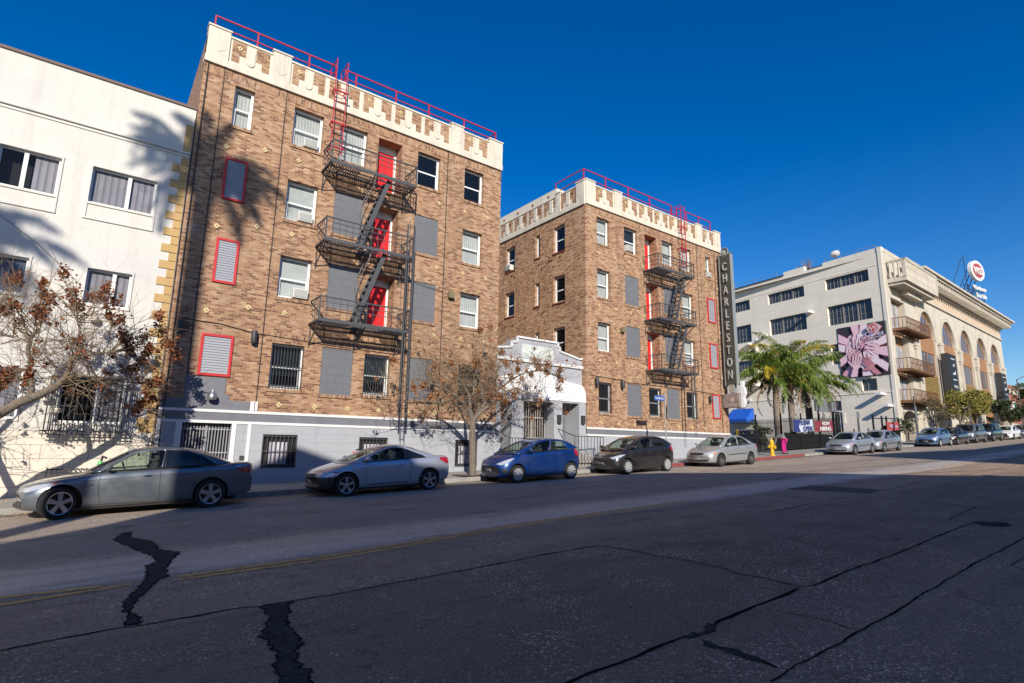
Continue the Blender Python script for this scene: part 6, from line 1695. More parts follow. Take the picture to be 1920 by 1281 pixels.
# executive saloon, front wheels turned
L = 4.84
sedan1 = dict(L=L, W=1.85, H=1.47, fx=.86, rx=3.75, r=.335, rr=.24, paint=P_['sedan_grey'], label='dark grey sedan with turned front wheels, at the kerb before the white building',
    top=[(0, .60), (.12, .70), (.35, .79), (.8, .87), (1.4, .95), (1.7, .97), (3.9, 1.03), (4.3, 1.07), (4.75, 1.055), (4.84, .98)],
    drop=[(0, .08), (.5, .06), (1.2, .05), (1.6, .02), (4, .02), (4.84, .03)], nose=.07,
    belt=(1.38, .965, 4.22, 1.045), rail=[(0, 2.12, 1.36), (.15, 2.32, 1.415), (.4, 2.68, 1.45), (.7, 3.08, 1.43), (.9, 3.38, 1.375), (1, 3.58, 1.325)],
    glass=[(.045, .455, False), (.485, .74, True), (.755, .88, True)], smax=[(0, .60), (.06, .86), (.15, .91), (.7, .9), (.82, .80), (.88, .60)],
    wheel=('spoke', 5, .034, .052, 0), rim=M['alloy'], steer=.42, handles=[(2.42, .83), (3.35, .86)], hm=M['chrome'],
    detail=[('seam', 'door_seam', [(1.55, .96), (1.50, .75), (1.52, .45), (1.56, .28)]), ('seam', 'door_seam', [(2.66, 1.0), (2.67, .6), (2.66, .28)]), ('seam', 'door_seam', [(3.72, 1.02), (3.62, .85), (3.38, .62), (3.28, .42), (3.24, .28)]),
        ('seam', 'sill_line', [(1.3, .26), (2.6, .255), (3.25, .26)]), ('seam', 'body_crease', [(.7, .76), (1.6, .80), (2.8, .835), (3.7, .87), (4.6, .87)], P_['sedan_grey'], .006),
        ('seam', 'bonnet_seam', [(.45, .80), (1.4, .92)], M['trimblk'], .004),
        ('patch', 'headlight', [(.16, .62, .68), (.10, .50, .60), (.30, .76, .59), (.62, .93, .70), (.78, .97, .78), (.5, .90, .77)], 'cornerf', M['lampglass']),
        ('patch', 'indicator', [(.64, .94, .745), (.78, .97, .785), (.66, .94, .785), (.58, .91, .77)], 'cornerf', M['amber'], .010),
        ('patch', 'grille', [(.04, .50), (.26, .50), (.30, .62), (.24, .67), (.05, .66)], 'front', M['trimblk']), ('patch', 'lower_intake', [(0, .26), (.62, .27), (.60, .37), (0, .38)], 'front', M['trimblk']),
        ('patch', 'number_plate', [(0, .40), (.16, .40), (.16, .49), (0, .49)], 'front', M['plate'], .02),
        ('patch', 'taillight', [(4.6, .93, .98), (4.4, .98, .90), (4.62, .95, .80), (4.84, .80, .80), (4.86, .7, .95)], 'cornerr', M['taillight']),
        ('patch', 'reverse_light', [(4.42, .97, .99), (4.38, .97, .95), (4.7, .9, .975), (4.7, .9, 1.0)], 'cornerr', M['lampglass'], .009),
        ('patch', 'side_repeater', [(1.30, .685), (1.42, .675), (1.42, .70), (1.30, .705)], 'side', M['chrome']),
        ('seam', 'bumper_seam', [(4.05, .66), (4.5, .66), (4.75, .64)]), ('seam', 'bumper_seam', [(.42, .56), (.30, .57)])])
L = 4.45
coupe = dict(L=L, black_front=1, W=1.75, H=1.39, fx=.90, rx=3.55, r=.315, rr=.225, paint=P_['silver_blue'], label='silver two-door coupe with black front bumper, between the dark grey sedan and the tree',
    top=[(0, .60), (.1, .70), (.3, .77), (.7, .86), (1.15, .945), (1.5, .97), (3.5, 1.02), (4.0, 1.04), (4.35, 1.03), (4.45, .95)],
    drop=[(0, .10), (.4, .09), (1.0, .07), (1.4, .03), (4, .03), (4.45, .04)], nose=.07,
    belt=(1.05, .925, 3.92, 1.02), rail=[(0, 2.0, 1.27), (.15, 2.16, 1.32), (.4, 2.42, 1.36), (.7, 2.78, 1.35), (.9, 3.05, 1.30), (1, 3.2, 1.25)],
    glass=[(.10, .60, False), (.615, .84, True)], smax=[(0, .5), (.10, .62), (.18, .82), (.3, .90), (.6, .89), (.72, .74), (.84, .25)],
    wheel=('spoke', 5, .026, .04, 0), rim=M['alloy'], handles=[(2.55, .80)],
    detail=[('seam', 'door_seam', [(1.52, .93), (1.46, .7), (1.47, .45), (1.50, .27)]), ('seam', 'door_seam', [(2.88, .99), (2.90, .6), (2.87, .27)]), ('seam', 'body_crease', [(1.5, .33), (2.2, .36), (3.0, .42), (3.3, .46)], P_['silver_blue'], .012), ('seam', 'rub_line', [(1.55, .285), (2.8, .30)], M['trimblk'], .012),
        ('seam', 'bonnet_seam', [(.35, .74), (1.2, .90)], M['trimblk'], .004),
        ('patch', 'headlight', [(.10, .52, .60), (.26, .76, .56), (.58, .86, .64), (.72, .87, .70), (.45, .82, .70), (.16, .6, .66)], 'cornerf', M['lampglass']),
        ('patch', 'indicator', [(.52, .86, .65), (.72, .87, .70), (.52, .84, .705), (.44, .82, .69)], 'cornerf', M['taillight'], .010),
        ('patch', 'grille', [(0, .56), (.42, .57), (.48, .64), (0, .645)], 'front', M['trimblk']),
        ('patch', 'number_plate', [(0, .42), (.16, .42), (.16, .50), (0, .50)], 'front', M['plate'], .022),
        ('patch', 'taillight', [(4.1, .93, .98), (4.02, .94, .93), (4.3, .88, .78), (4.44, .75, .80), (4.4, .74, .97)], 'cornerr', M['taillight']),
        ('seam', 'bumper_seam', [(3.95, .62), (4.3, .64)])])
L = 3.95
hatch1 = dict(L=L, W=1.70, H=1.51, fx=.80, rx=3.31, r=.30, rr=.205, paint=P_['blue'], label='bright blue small hatchback beside the bare street tree',
    top=[(0, .62), (.08, .72), (.25, .82), (.6, .94), (.95, 1.01), (1.3, 1.03), (3.0, 1.10), (3.6, 1.12), (3.85, 1.10), (3.95, .98)],
    drop=[(0, .10), (.4, .10), (.9, .07), (1.2, .03), (3.95, .03)], nose=.06,
    plan=[(0, .66), (.06, .77), (.25, .90), (.6, .965), (1.1, .99), (2.0, 1.0), (2.9, .99), (3.5, .95), (3.8, .90), (3.95, .84)],
    belt=(.85, 1.0, 3.80, 1.13), rail=[(0, 1.75, 1.36), (.15, 1.95, 1.42), (.4, 2.35, 1.465), (.7, 2.90, 1.455), (.9, 3.22, 1.41), (1, 3.42, 1.37)],
    glass=[(.11, .46, False), (.50, .80, False)], smax=[(0, .55), (.11, .68), (.2, .85), (.35, .89), (.72, .88), (.80, .80)], solid_rear=1, yt=.74,
    wheel=('spoke', 9, .016, .026, .09), rim=M['hubcap'], handles=[(2.2, .92), (3.05, .96)],
    detail=[('seam', 'door_seam', [(1.42, 1.0), (1.34, .75), (1.36, .45), (1.40, .26)]), ('seam', 'door_seam', [(2.38, 1.06), (2.40, .6), (2.37, .26)]), ('seam', 'door_seam', [(3.18, 1.1), (3.12, .85), (2.92, .6), (2.88, .40), (2.84, .27)]), ('seam', 'body_crease', [(1.5, .86), (2.4, .92), (3.4, .97)], P_['blue'], .008), ('seam', 'body_crease', [(1.45, .33), (2.2, .40), (2.8, .52)], P_['blue'], .010),
        ('patch', 'headlight', [(.10, .48, .66), (.18, .66, .62), (.42, .80, .72), (.62, .85, .86), (.42, .78, .83)], 'cornerf', M['lampglass']),
        ('patch', 'grille', [(0, .23), (.42, .25), (.56, .36), (.50, .52), (.40, .60), (.12, .60), (0, .58)], 'front', M['trimblk']), ('patch', 'fog_light_recess', [(.66, .34), (.76, .36), (.74, .52), (.64, .46)], 'front', M['trimblk']),
        ('seam', 'chrome_strip', [(0, .62), (.12, .64), (.45, .72)], M['chrome'], .012, (-1, 1), 'front', .01), ('patch', 'number_plate', [(0, .42), (.16, .42), (.16, .51), (0, .51)], 'front', M['plate'], .02),
        ('patch', 'taillight', [(3.62, .85, 1.08), (3.60, .86, .90), (3.82, .80, .80), (3.95, .66, .84), (3.9, .68, 1.06)], 'cornerr', M['taillight']), ('seam', 'bumper_seam', [(3.5, .62), (3.85, .62)])])
L = 4.06
hatch2 = dict(hatch1); hatch2.update(L=L, W=1.70, fx=.82, rx=3.35, r=.30, rr=.21, paint=P_['dark'], label='near-black compact hatchback between the blue hatchback and the silver sedan',
    top=[(0, .60), (.08, .72), (.25, .82), (.6, .92), (.95, 1.0), (1.3, 1.04), (3.0, 1.11), (3.7, 1.13), (3.97, 1.11), (4.06, .98)],
    plan=[(0, .68), (.06, .79), (.25, .90), (.6, .965), (1.1, .99), (2.0, 1.0), (2.9, .99), (3.6, .95), (3.9, .90), (4.06, .84)],
    belt=(.80, .99, 3.92, 1.13), rail=[(0, 1.72, 1.38), (.15, 1.95, 1.44), (.4, 2.38, 1.49), (.7, 2.95, 1.48), (.9, 3.32, 1.43), (1, 3.52, 1.38)],
    glass=[(.06, .14, False), (.17, .46, False), (.495, .78, False), (.80, .87, True)], smax=[(0, .45), (.08, .6), (.17, .80), (.35, .89), (.75, .88), (.87, .7)], handles=[(2.25, .92), (3.12, .96)],
    detail=[('seam', 'door_seam', [(1.42, 1.0), (1.34, .75), (1.36, .45), (1.40, .26)]), ('seam', 'door_seam', [(2.42, 1.08), (2.44, .6), (2.40, .26)]), ('seam', 'door_seam', [(3.24, 1.1), (3.18, .85), (2.98, .6), (2.92, .40), (2.88, .27)]), ('seam', 'body_crease', [(1.2, .80), (2.4, .88), (3.5, .98)], P_['dark'], .012),
        ('patch', 'headlight', [(.08, .46, .66), (.16, .64, .62), (.40, .80, .68), (.66, .86, .80), (.42, .79, .79)], 'cornerf', M['lampglass']),
        ('patch', 'grille', [(0, .52), (.42, .54), (.50, .66), (0, .66)], 'front', M['trimblk'], .007), ('seam', 'chrome_strip', [(0, .67), (.25, .675), (.5, .70)], M['chrome'], .014, (-1, 1), 'front', .012), ('patch', 'lower_intake', [(0, .24), (.5, .25), (.66, .34), (.6, .38), (0, .38)], 'front', M['trimblk']),
        ('patch', 'fog_light_recess', [(.62, .36), (.76, .38), (.74, .50), (.66, .50)], 'front', M['trimblk']), ('patch', 'number_plate', [(0, .41), (.16, .41), (.16, .50), (0, .50)], 'front', M['plate'], .02),
        ('patch', 'taillight', [(3.74, .85, 1.10), (3.72, .86, .90), (3.9, .80, .80), (4.05, .66, .84), (4.0, .68, 1.08)], 'cornerr', M['taillight']), ('seam', 'bumper_seam', [(3.6, .62), (3.95, .62)])])
L = 4.53
def saloon(**k):
    d = dict(L=L, W=1.70, H=1.47, fx=.92, rx=3.52, r=.305, rr=.195, paint=P_['silver'],
    top=[(0, .58), (.1, .68), (.3, .77), (.7, .87), (1.1, .95), (1.45, .97), (3.6, 1.02), (4.1, 1.06), (4.45, 1.04), (4.53, .95)],
    drop=[(0, .08), (.4, .07), (1.0, .05), (1.4, .03), (4.53, .03)], nose=.06,
    belt=(1.12, .96, 4.05, 1.05), rail=[(0, 1.92, 1.36), (.15, 2.12, 1.42), (.4, 2.5, 1.455), (.7, 2.92, 1.44), (.9, 3.22, 1.39), (1, 3.4, 1.35)],
    glass=[(.075, .44, False), (.475, .84, False)], smax=[(0, .6), (.075, .76), (.2, .88), (.72, .88), (.84, .70)],
    wheel=('steel',), rim=M['steelrim'], handles=[(2.32, .86), (3.2, .88)],
    detail=[('seam', 'door_seam', [(1.5, .95), (1.42, .75), (1.44, .45), (1.48, .27)]), ('seam', 'door_seam', [(2.5, 1.0), (2.51, .6), (2.49, .27)]), ('seam', 'door_seam', [(3.4, 1.02), (3.36, .85), (3.16, .62), (3.1, .42), (3.05, .28)]),
        ('seam', 'rub_strip', [(1.5, .55), (2.47, .57)], M['trimblk'], .02), ('seam', 'rub_strip', [(2.55, .57), (3.12, .585)], M['trimblk'], .02), ('seam', 'bonnet_seam', [(.4, .78), (1.3, .93)], M['trimblk'], .004),
        ('patch', 'headlight', [(.10, .44, .60), (.18, .66, .56), (.42, .80, .60), (.56, .85, .72), (.38, .76, .74), (.2, .54, .69)], 'cornerf', M['lampglass']), ('patch', 'indicator', [(.36, .78, .60), (.46, .81, .62), (.56, .85, .71), (.40, .79, .70)], 'cornerf', M['amber'], .01),
        ('patch', 'grille', [(0, .55), (.34, .56), (.40, .66), (0, .67)], 'front', M['trimblk']), ('patch', 'lower_intake', [(0, .25), (.55, .26), (.6, .36), (0, .35)], 'front', M['trimblk']), ('patch', 'number_plate', [(0, .40), (.16, .40), (.16, .50), (0, .50)], 'front', M['plate'], .02),
        ('patch', 'taillight', [(4.2, .88, .98), (4.18, .89, .84), (4.42, .82, .78), (4.52, .68, .80), (4.5, .66, .96)], 'cornerr', M['taillight']), ('seam', 'bumper_seam', [(4.0, .60), (4.35, .60)])])
    d.update(k); return d
def suv(**k):
    d = saloon(W=1.85, r=.36, rr=.235, fx=.90, rx=3.55, top=[(0, .72), (.08, .86), (.25, .98), (.6, 1.05), (1.1, 1.09), (1.5, 1.10), (4.3, 1.14), (4.48, 1.12), (4.53, 1.0)],
        plan=[(0, .78), (.06, .86), (.25, .94), (.6, .98), (2.2, 1.0), (4.0, .98), (4.4, .94), (4.53, .9)], bot=[(0, .38), (.1, .30), (4.4, .30), (4.53, .4)],
        belt=(1.05, 1.08, 4.40, 1.15), rail=[(0, 1.55, 1.62), (.15, 1.8, 1.68), (.4, 2.4, 1.72), (.7, 3.2, 1.72), (.9, 3.85, 1.69), (1, 4.15, 1.66)], yt=.80,
        glass=[(.06, .36, False), (.39, .66, True), (.69, .93, True)], smax=[(0, .7), (.06, .85), (.93, .86)], wheel=('spoke', 5, .03, .045, 0), rim=M['alloy'], handles=[(2.3, 1.0), (3.2, 1.0)])
    d['detail'] = [('seam', 'door_seam', [(1.5, 1.05), (1.42, .75), (1.46, .40)]), ('seam', 'door_seam', [(2.5, 1.08), (2.51, .6), (2.49, .40)]), ('seam', 'door_seam', [(3.4, 1.1), (3.2, .7), (3.1, .42)]),
        ('patch', 'headlight', [(.08, .52, .90), (.08, .58, .74), (.30, .84, .74), (.40, .88, .92), (.2, .74, .94)], 'cornerf', M['lampglass']), ('patch', 'grille', [(0, .68), (.46, .68), (.46, .88), (0, .89)], 'front', M['trimblk']), ('patch', 'number_plate', [(0, .52), (.16, .52), (.16, .61), (0, .61)], 'front', M['plate'], .02),
        ('patch', 'taillight', [(4.3, .92, 1.1), (4.3, .92, .8), (4.5, .8, .8), (4.5, .8, 1.1)], 'cornerr', M['taillight'])]
    d.update(k); return d
NY = 15.72
for sp, x in ((sedan1, -.30), (coupe, 6.03), (hatch1, 12.1), (hatch2, 17.75)):
    place_car(make_car(sp), x, NY+(.05 if sp is coupe else 0), sp['W'], sp['fx'])
sp = saloon(label='silver sedan with dark steel wheels, at the red kerb beside the brick corner'); place_car(make_car(sp), 24.35, NY, sp['W'], sp['fx'])
rim2 = dict(wheel=('spoke', 5, .03, .045, 0), rim=M['alloy'])
cob = saloon(paint=P_['silver_blue'], label='pale silver sedan in front of the palms and the banners', **rim2)
cob['rail'] = [(0, 1.95, 1.34), (.15, 2.12, 1.39), (.4, 2.45, 1.42), (.7, 2.85, 1.40), (.9, 3.12, 1.33), (1, 3.28, 1.28)]
place_car(make_car(cob), 39.1, NY, 1.7, .92)
far = [(saloon(paint=P_['silver2'], label='silver sedan parked just behind the pale silver one in front of the palms', **rim2), 43.7),
    (dict(hatch1, paint=P_['lightblue'], label='light blue hatchback, first car after the street corner pole'), 54.9),
    (saloon(paint=P_['black'], label='black sedan between the light blue hatchback and the dark suv', **rim2), 59.3),
    (suv(paint=P_['greym'], label='dark grey suv just behind the black sedan by the arcade'), 64.6),
    (suv(paint=P_['black'], label='black suv between the dark grey suv and the white sedan'), 70.0),
    (saloon(paint=P_['white'], label='white sedan with black grille behind the black suv', detail=saloon()['detail'][6:]+[('patch', 'grille_shroud', [(0, .30), (.5, .30), (.3, .55), (.42, .66), (0, .67)], 'front', M['trimblk'], .012)], **rim2), 77.3),
    (saloon(paint=P_['greym'], label='grey sedan parked behind the white sedan', **rim2), 83.5)]
for sp, x in far: place_car(make_car(sp), x, NY, sp['W'], sp['fx'])
for i, (sp, x, y, rz) in enumerate(((suv(paint=P_['black'], label='black suv parked behind the fence next to the bollards', group='cars in the car park'), 36.2, 25.4, 0), (saloon(paint=P_['black'], label='black sedan parked in the car park beside the first palm', group='cars in the car park', **rim2), 41.8, 24.8, 0))):
    o = make_car(sp); place_car(o, x, y, sp['W'], sp['fx'], .045); o.location.z += .17
# ---------------------------------------------------------------- bare street trees with dry pods
M['bark'] = mat('bark_grey', (.15, .12, .095), .9, var=.25, vscale=9, bump=.8, bscale=30)
M['twig'] = mat('twig_brown', (.21, .15, .095), .9, var=.3, vscale=5)
def leaf_mat(name, c1, c2, tr=.25):
    m = bpy.data.materials.new(name); nt, b = nodes_of(m); t = NT(nt)
    g = t.n('ShaderNodeNewGeometry'); 
    r_ = g.outputs['Random Per Island']
    c = t.mix(r_, c1, c2); nt.links.new(c, b.inputs['Base Color']); b.inputs['Roughness'].default_value = .6
    trn = t.n('ShaderNodeBsdfTranslucent', {'Color': c}); mx = t.n('ShaderNodeMixShader', {0: tr, 1: b.outputs[0], 2: trn.outputs[0]})
    nt.links.new(mx.outputs[0], nt.nodes['Material Output'].inputs[0]); return m
M['pod'] = leaf_mat('dry_pods', (.13, .038, .014), (.36, .125, .048))
M['podg'] = leaf_mat('dry_pods_golden', (.18, .062, .024), (.46, .22, .085))
M['straw'] = leaf_mat('dry_leaf', (.30, .19, .10), (.45, .32, .18))
def curve3(p, q, bend, n=7, r_=rnd):
    p = Vector(p); q = Vector(q); d = q-p; L = d.length
    side = Vector((r_.uniform(-1, 1), r_.uniform(-1, 1), r_.uniform(-.2, 1))).normalized()*L*bend
    return [p.lerp(q, t)+side*math.sin(PI*t)*.5+Vector([r_.uniform(-1, 1)*L*.012 for _ in range(3)]) for t in [i/n for i in range(n+1)]]
def card(b, c, s, r_, ratio=.7, up=None):
    a = Vector((r_.gauss(0, 1), r_.gauss(0, 1), r_.gauss(0, 1))).normalized(); d = a.orthogonal().normalized()
    d = Matrix.Rotation(r_.uniform(0, 6.3), 3, a) @ d; e = a.cross(d)
    b.add([c-d*s, c-e*s*ratio, c+d*s, c+e*s*ratio+a*s*.3], [(0, 1, 2, 3)])
def bare_tree(label, base, limbs, clusters, nt_, reach, seed, group, zmin=-9, ymin=16.2, ymax=19.5, pm='pod'):
    r_ = random.Random(seed); o = thing('street_tree', label, 'tree', base, group)
    tk = MB(); nodes = []
    for pts, r0, r1 in limbs:
        pp = [Vector(p) for p in pts]; out = []
        for i, (p, q) in enumerate(zip(pp, pp[1:])):
            for k in range(5): out.append(p.lerp(q, k/5)+Vector([.014*noise.noise(p*3+Vector((k*.7, i, a*5))) for a in range(3)]))
        out.append(pp[-1]); n = len(out)
        tk.tube(out, [lerp(r0, r1, i/(n-1))*(1+.12*noise.noise(out[i]*4)) for i in range(n)], 10)
        if r1 < .09: nodes += out[int(n*.35):]
    tr = tk.build('trunk', M['bark'], o, smooth=True, angle=80)
    tw = MB(); pods = MB(); st = MB()
    def cluster(c, s, n):
        for _ in range(n):
            p = c+Vector((r_.gauss(0, s*.5), r_.gauss(0, s*.5), r_.gauss(0, s*.6)-s*.2)); card(pods, p, r_.uniform(.024, .05), r_, .8)
    def sprout(p, q, r0, depth):
        pts = curve3(p, q, r_.uniform(.1, .35), 6, r_)
        tw.tube(pts, [lerp(r0, r0*.35, i/6) for i in range(7)], 4, cap=False)
        if depth > 0:
            for k in range(r_.randint(2, 4)):
                i = r_.randint(2, 6); s = pts[i]; d = (Vector(q)-Vector(p)).normalized()
                e = s+(d*.5+Vector((r_.gauss(0, .55), r_.gauss(0, .45), r_.gauss(.25, .5)))).normalized()*r_.uniform(.18, .55)*(1+.6*depth)
                sprout(s, e, r0*.55, depth-1)
    for c in clusters:
        c = Vector(c); nd = min(nodes, key=lambda n_: (n_-c).length+r_.uniform(0, .5))
        sprout(nd, c, r_.uniform(.012, .018), 1)
        cluster(c, r_.uniform(.09, .17), r_.randint(80, 140))
        if r_.random() < .5: cluster(c+Vector((r_.gauss(0, .15), r_.gauss(0, .15), r_.gauss(0, .15))), .06, 14)
    for _ in range(nt_):
        nd = r_.choice(nodes); d = Vector((r_.gauss(0, .9), r_.gauss(0, .75), r_.gauss(.32, .62))).normalized(); L_ = r_.uniform(.5, 1.)*reach
        e = nd+d*L_; e.y = min(ymax, max(ymin, e.y)); e.z = max(zmin, e.z)
        sprout(nd, e, r_.uniform(.009, .016), 2)
        if r_.random() < .5: cluster(e, r_.uniform(.04, .1), r_.randint(8, 26))
    tw.build('twigs', M['twig'], o, fix=False); pods.build('seed_pods', M[pm], o, fix=False)
    return o
cl1 = [(-1.37,3.78),(-1.3,3.52),(-1.24,3.2),(-.73,3.7),(-.57,3.31),(-.73,3.42),(-.09,3.89),(.08,3.56),(-.18,3.66),(-.34,3.63),(-1.38,3.11),(-1.17,3.41),(-1.31,2.98),(-1.83,3.16),(-1.96,3.08),(1.15,3.37),(1.36,2.65),(1.26,2.94),(1.47,2.59),(.97,2.32),(.88,2.09),(.78,1.87),(.62,2.28),(1.01,2.46),(.87,1.66),(.61,1.85),(1.09,1.26),(1.23,1.12),(1.01,.97),(.91,.76),(-1.74,1.5),(-1.64,1.44),(-1.32,1.53),(-1.36,1.34),(.29,3.09),(.39,2.74),(1.65,2.32),(.05,3.19),(-1.0,4.13),(-1.68,2.79),(.53,2.55),(.86,2.74),(-1.87,3.82),(1.3,1.6),(1.1,1.5),(-1.9,1.3),(-1.8,1.2)]
jr = random.Random(11)
def jy(l, y, s): return [(x*(yy/y), yy, z*(yy/y)) for x, z in l for yy in (y+jr.uniform(-s, s),)]
bare_tree('leaning bare tree with rusty seed pods before the white building', (-3.3, 17.9, zr(-3.3)+.15),
    [([(-3.3, 17.95, -1.75), (-3.1, 17.85, -1.0), (-2.6, 17.7, -.2), (-2.1, 17.6, .3), (-1.7, 17.5, .56)], .17, .12), ([(-1.7,17.5,.56),(-1.43,17.5,.8),(-1.05,17.5,1.03),(-.73,17.5,1.29),(-.61,17.5,1.52),(-.58,17.5,1.86),(-.43,17.5,2.21),(-.38,17.5,2.35)], .12, .035),
     ([(-1.25,17.5,.93),(-1.22,17.6,1.15),(-1.36,17.7,1.6),(-1.31,17.7,1.8),(-1.43,17.7,2.12),(-1.4,17.7,2.45),(-1.27,17.7,2.64)], .07, .03), ([(-3.1,17.9,1.2),(-2.8,17.7,2.0),(-2.36,17.5,2.67),(-1.96,17.5,2.41),(-1.71,17.5,2.36)], .06, .03), ([(-2.6,17.7,-.2),(-3.0,17.8,.6),(-3.1,17.9,1.2)], .1, .06),
     ([(-.58,17.5,1.86),(-.2,17.5,2.1),(.2,17.6,2.2)], .035, .015), ([(-.45,17.5,2.2),(-.5,17.4,2.7),(-.62,17.4,3.1)], .025, .012), ([(-.62,17.5,1.5),(-.2,17.4,1.55),(.1,17.3,1.4)], .03, .012)],
    jy(cl1, 17.6, .45), 105, 1.35, 21, 'bare street trees with dry pods', zmin=.2, ymin=16.6, ymax=18.9)
cl2 = [(9.46,2.14),(9.88,2.89),(10.64,3.07),(11.78,3.24),(11.9,4.52),(12.47,3.15),(12.99,3.73),(13.28,3.34),(13.8,3.45),(13.81,3.14),(14.71,3.58),(14.5,3.0),(15.44,3.5),(16.15,3.33),(16.19,2.91),(16.07,2.54),(13.86,2.21),(15.03,1.94),(13.24,1.83),(12.5,2.0),(11.85,2.12),(8.28,2.93),(9.82,1.72),(13.5,2.77),(15.35,3.15),(9.14,2.02),(12.42,4.71),(13.6,2.1),(16.0,3.1),(12.9,1.95),(14.9,3.4)]
bare_tree('bare street tree with a straight trunk between silver coupe and blue hatchback', (11.74, 18.1, zr(11.7)+.16),
    [([(11.74,18.1,-1.25),(11.73,18.1,-.9),(11.71,18.1,-.23),(11.68,18.1,.48),(11.68,18.1,.98)], .15, .12), ([(11.68,18.1,.93),(11.44,18.1,1.3),(10.99,18.0,1.69),(10.5,18,1.97),(9.97,17.9,2.13),(9.63,17.9,2.21)], .08, .02), ([(11.68,18.1,.95),(11.62,18.2,1.42),(11.64,18.3,1.84),(11.4,18.4,2.35),(10.95,18.4,2.73),(10.51,18.4,3.16)], .08, .018),
     ([(11.7,18.1,.95),(11.94,18.1,1.22),(12.18,18,1.66),(11.91,18,2.07),(11.83,18,2.65),(11.88,18,3.2),(12.11,18,3.88)], .09, .018), ([(11.7,18.1,.95),(12.06,18,1.33),(12.64,17.9,1.79),(13.1,17.8,2.15),(13.58,17.8,2.3),(14.15,17.8,2.11),(14.88,17.8,1.82)], .07, .015),
     ([(12.18,18,1.61),(12.76,18.1,2.13),(13.57,18.2,2.69),(14.28,18.2,3.04),(15.17,18.2,3.24),(16.03,18.2,3.02)], .05, .012), ([(11.63,18.1,1.05),(10.88,18.2,1.58),(9.83,18.3,1.52),(9.01,18.3,1.47),(8.32,18.3,1.43)], .045, .012), ([(11.9,18.1,1.2),(12.3,18.5,1.9),(12.9,18.7,2.7),(13.4,18.8,3.3)], .05, .015)],
    jy(cl2, 18.1, .6), 170, 1.5, 5, 'bare street trees with dry pods', zmin=.9, ymin=16.6, ymax=19.6, pm='podg')
tw_ = MB(); tw_.box(11.1, 12.4, 17.66, 18.6, zr(11.7)+.16, zr(11.7)+.172); tw_.build('ground_strip', mat('tree_pit_soil', (.06, .045, .035), .95, var=.4, vscale=12, bump=1), kind='structure')
# fallen leaves in the gutter
lf = MB(); lr = random.Random(4)
for i in range(900):
    x = lr.triangular(-3.5, 3.5, -.8) if i < 650 else lr.uniform(3, 20); y = KY-abs(lr.gauss(0, .22))-.02 if lr.random() < .7 else lr.uniform(KY+.2, 19.8)
    z = zr(x)+(.012 if y < KY else .17+(y-KY)*.02)
    card(lf, Vector((x, y, z+.012)), lr.uniform(.012, .03), lr)
lf.build('leaf_litter', M['straw'], kind='stuff', fix=False)

# ---------------------------------------------------------------- palms
M['frond'] = leaf_mat('palm_frond', (.07, .14, .022), (.27, .33, .05), .4)
M['frondy'] = leaf_mat('palm_frond_yellowing', (.42, .34, .03), (.6, .45, .04), .45)
M['frondd'] = leaf_mat('palm_frond_dead', (.26, .15, .07), (.42, .27, .14), .3)
M['palmbark'] = mat('palm_bark', (.19, .155, .13), .9, var=.35, vscale=3, bump=.8, bscale=9)
def frond(b, base, az, rise, L_, droop, r_, dense=1., ll=.55, sm=1.):
    pts = []; n = 16; p = Vector(base); a = rise
    for i in range(n+1):
        pts.append(p.copy()); a -= droop/n*(.5+1.2*i/n)
        p = p+Vector((math.cos(az)*math.cos(a), math.sin(az)*math.cos(a), math.sin(a)))*L_/n
    b.tube(pts, [.03*(1-i/n)+.006 for i in range(n+1)], 4, cap=False)
    nl = int(34*dense)
    for i in range(nl):
        t = .12+.88*i/nl; k = t*n; j = min(n-1, int(k)); c = pts[j].lerp(pts[j+1], k-j); d = (pts[j+1]-pts[j]).normalized()
        sd = d.cross(Vector((0, 0, 1))); sd = sd.normalized() if sd.length > .1 else Vector((1, 0, 0))
        for s in (-1, 1):
            l_ = ll*math.sin(PI*min(1, .18+t*.80))**.6*r_.uniform(.75, 1.1)
            u = (sd*s*r_.uniform(.35, .8)+d*r_.uniform(.3, .8)+Vector((0, 0, r_.uniform(-.5, .35)))).normalized()
            m_ = c+u*l_*.5; e = m_+(u*.45+Vector((0, 0, -1.0))).normalized()*l_*.6; w = d*.018*sm
            b.add([c-w, c+w, m_+w*1.1, e, m_-w*1.1], [(0, 1, 2, 3, 4)])
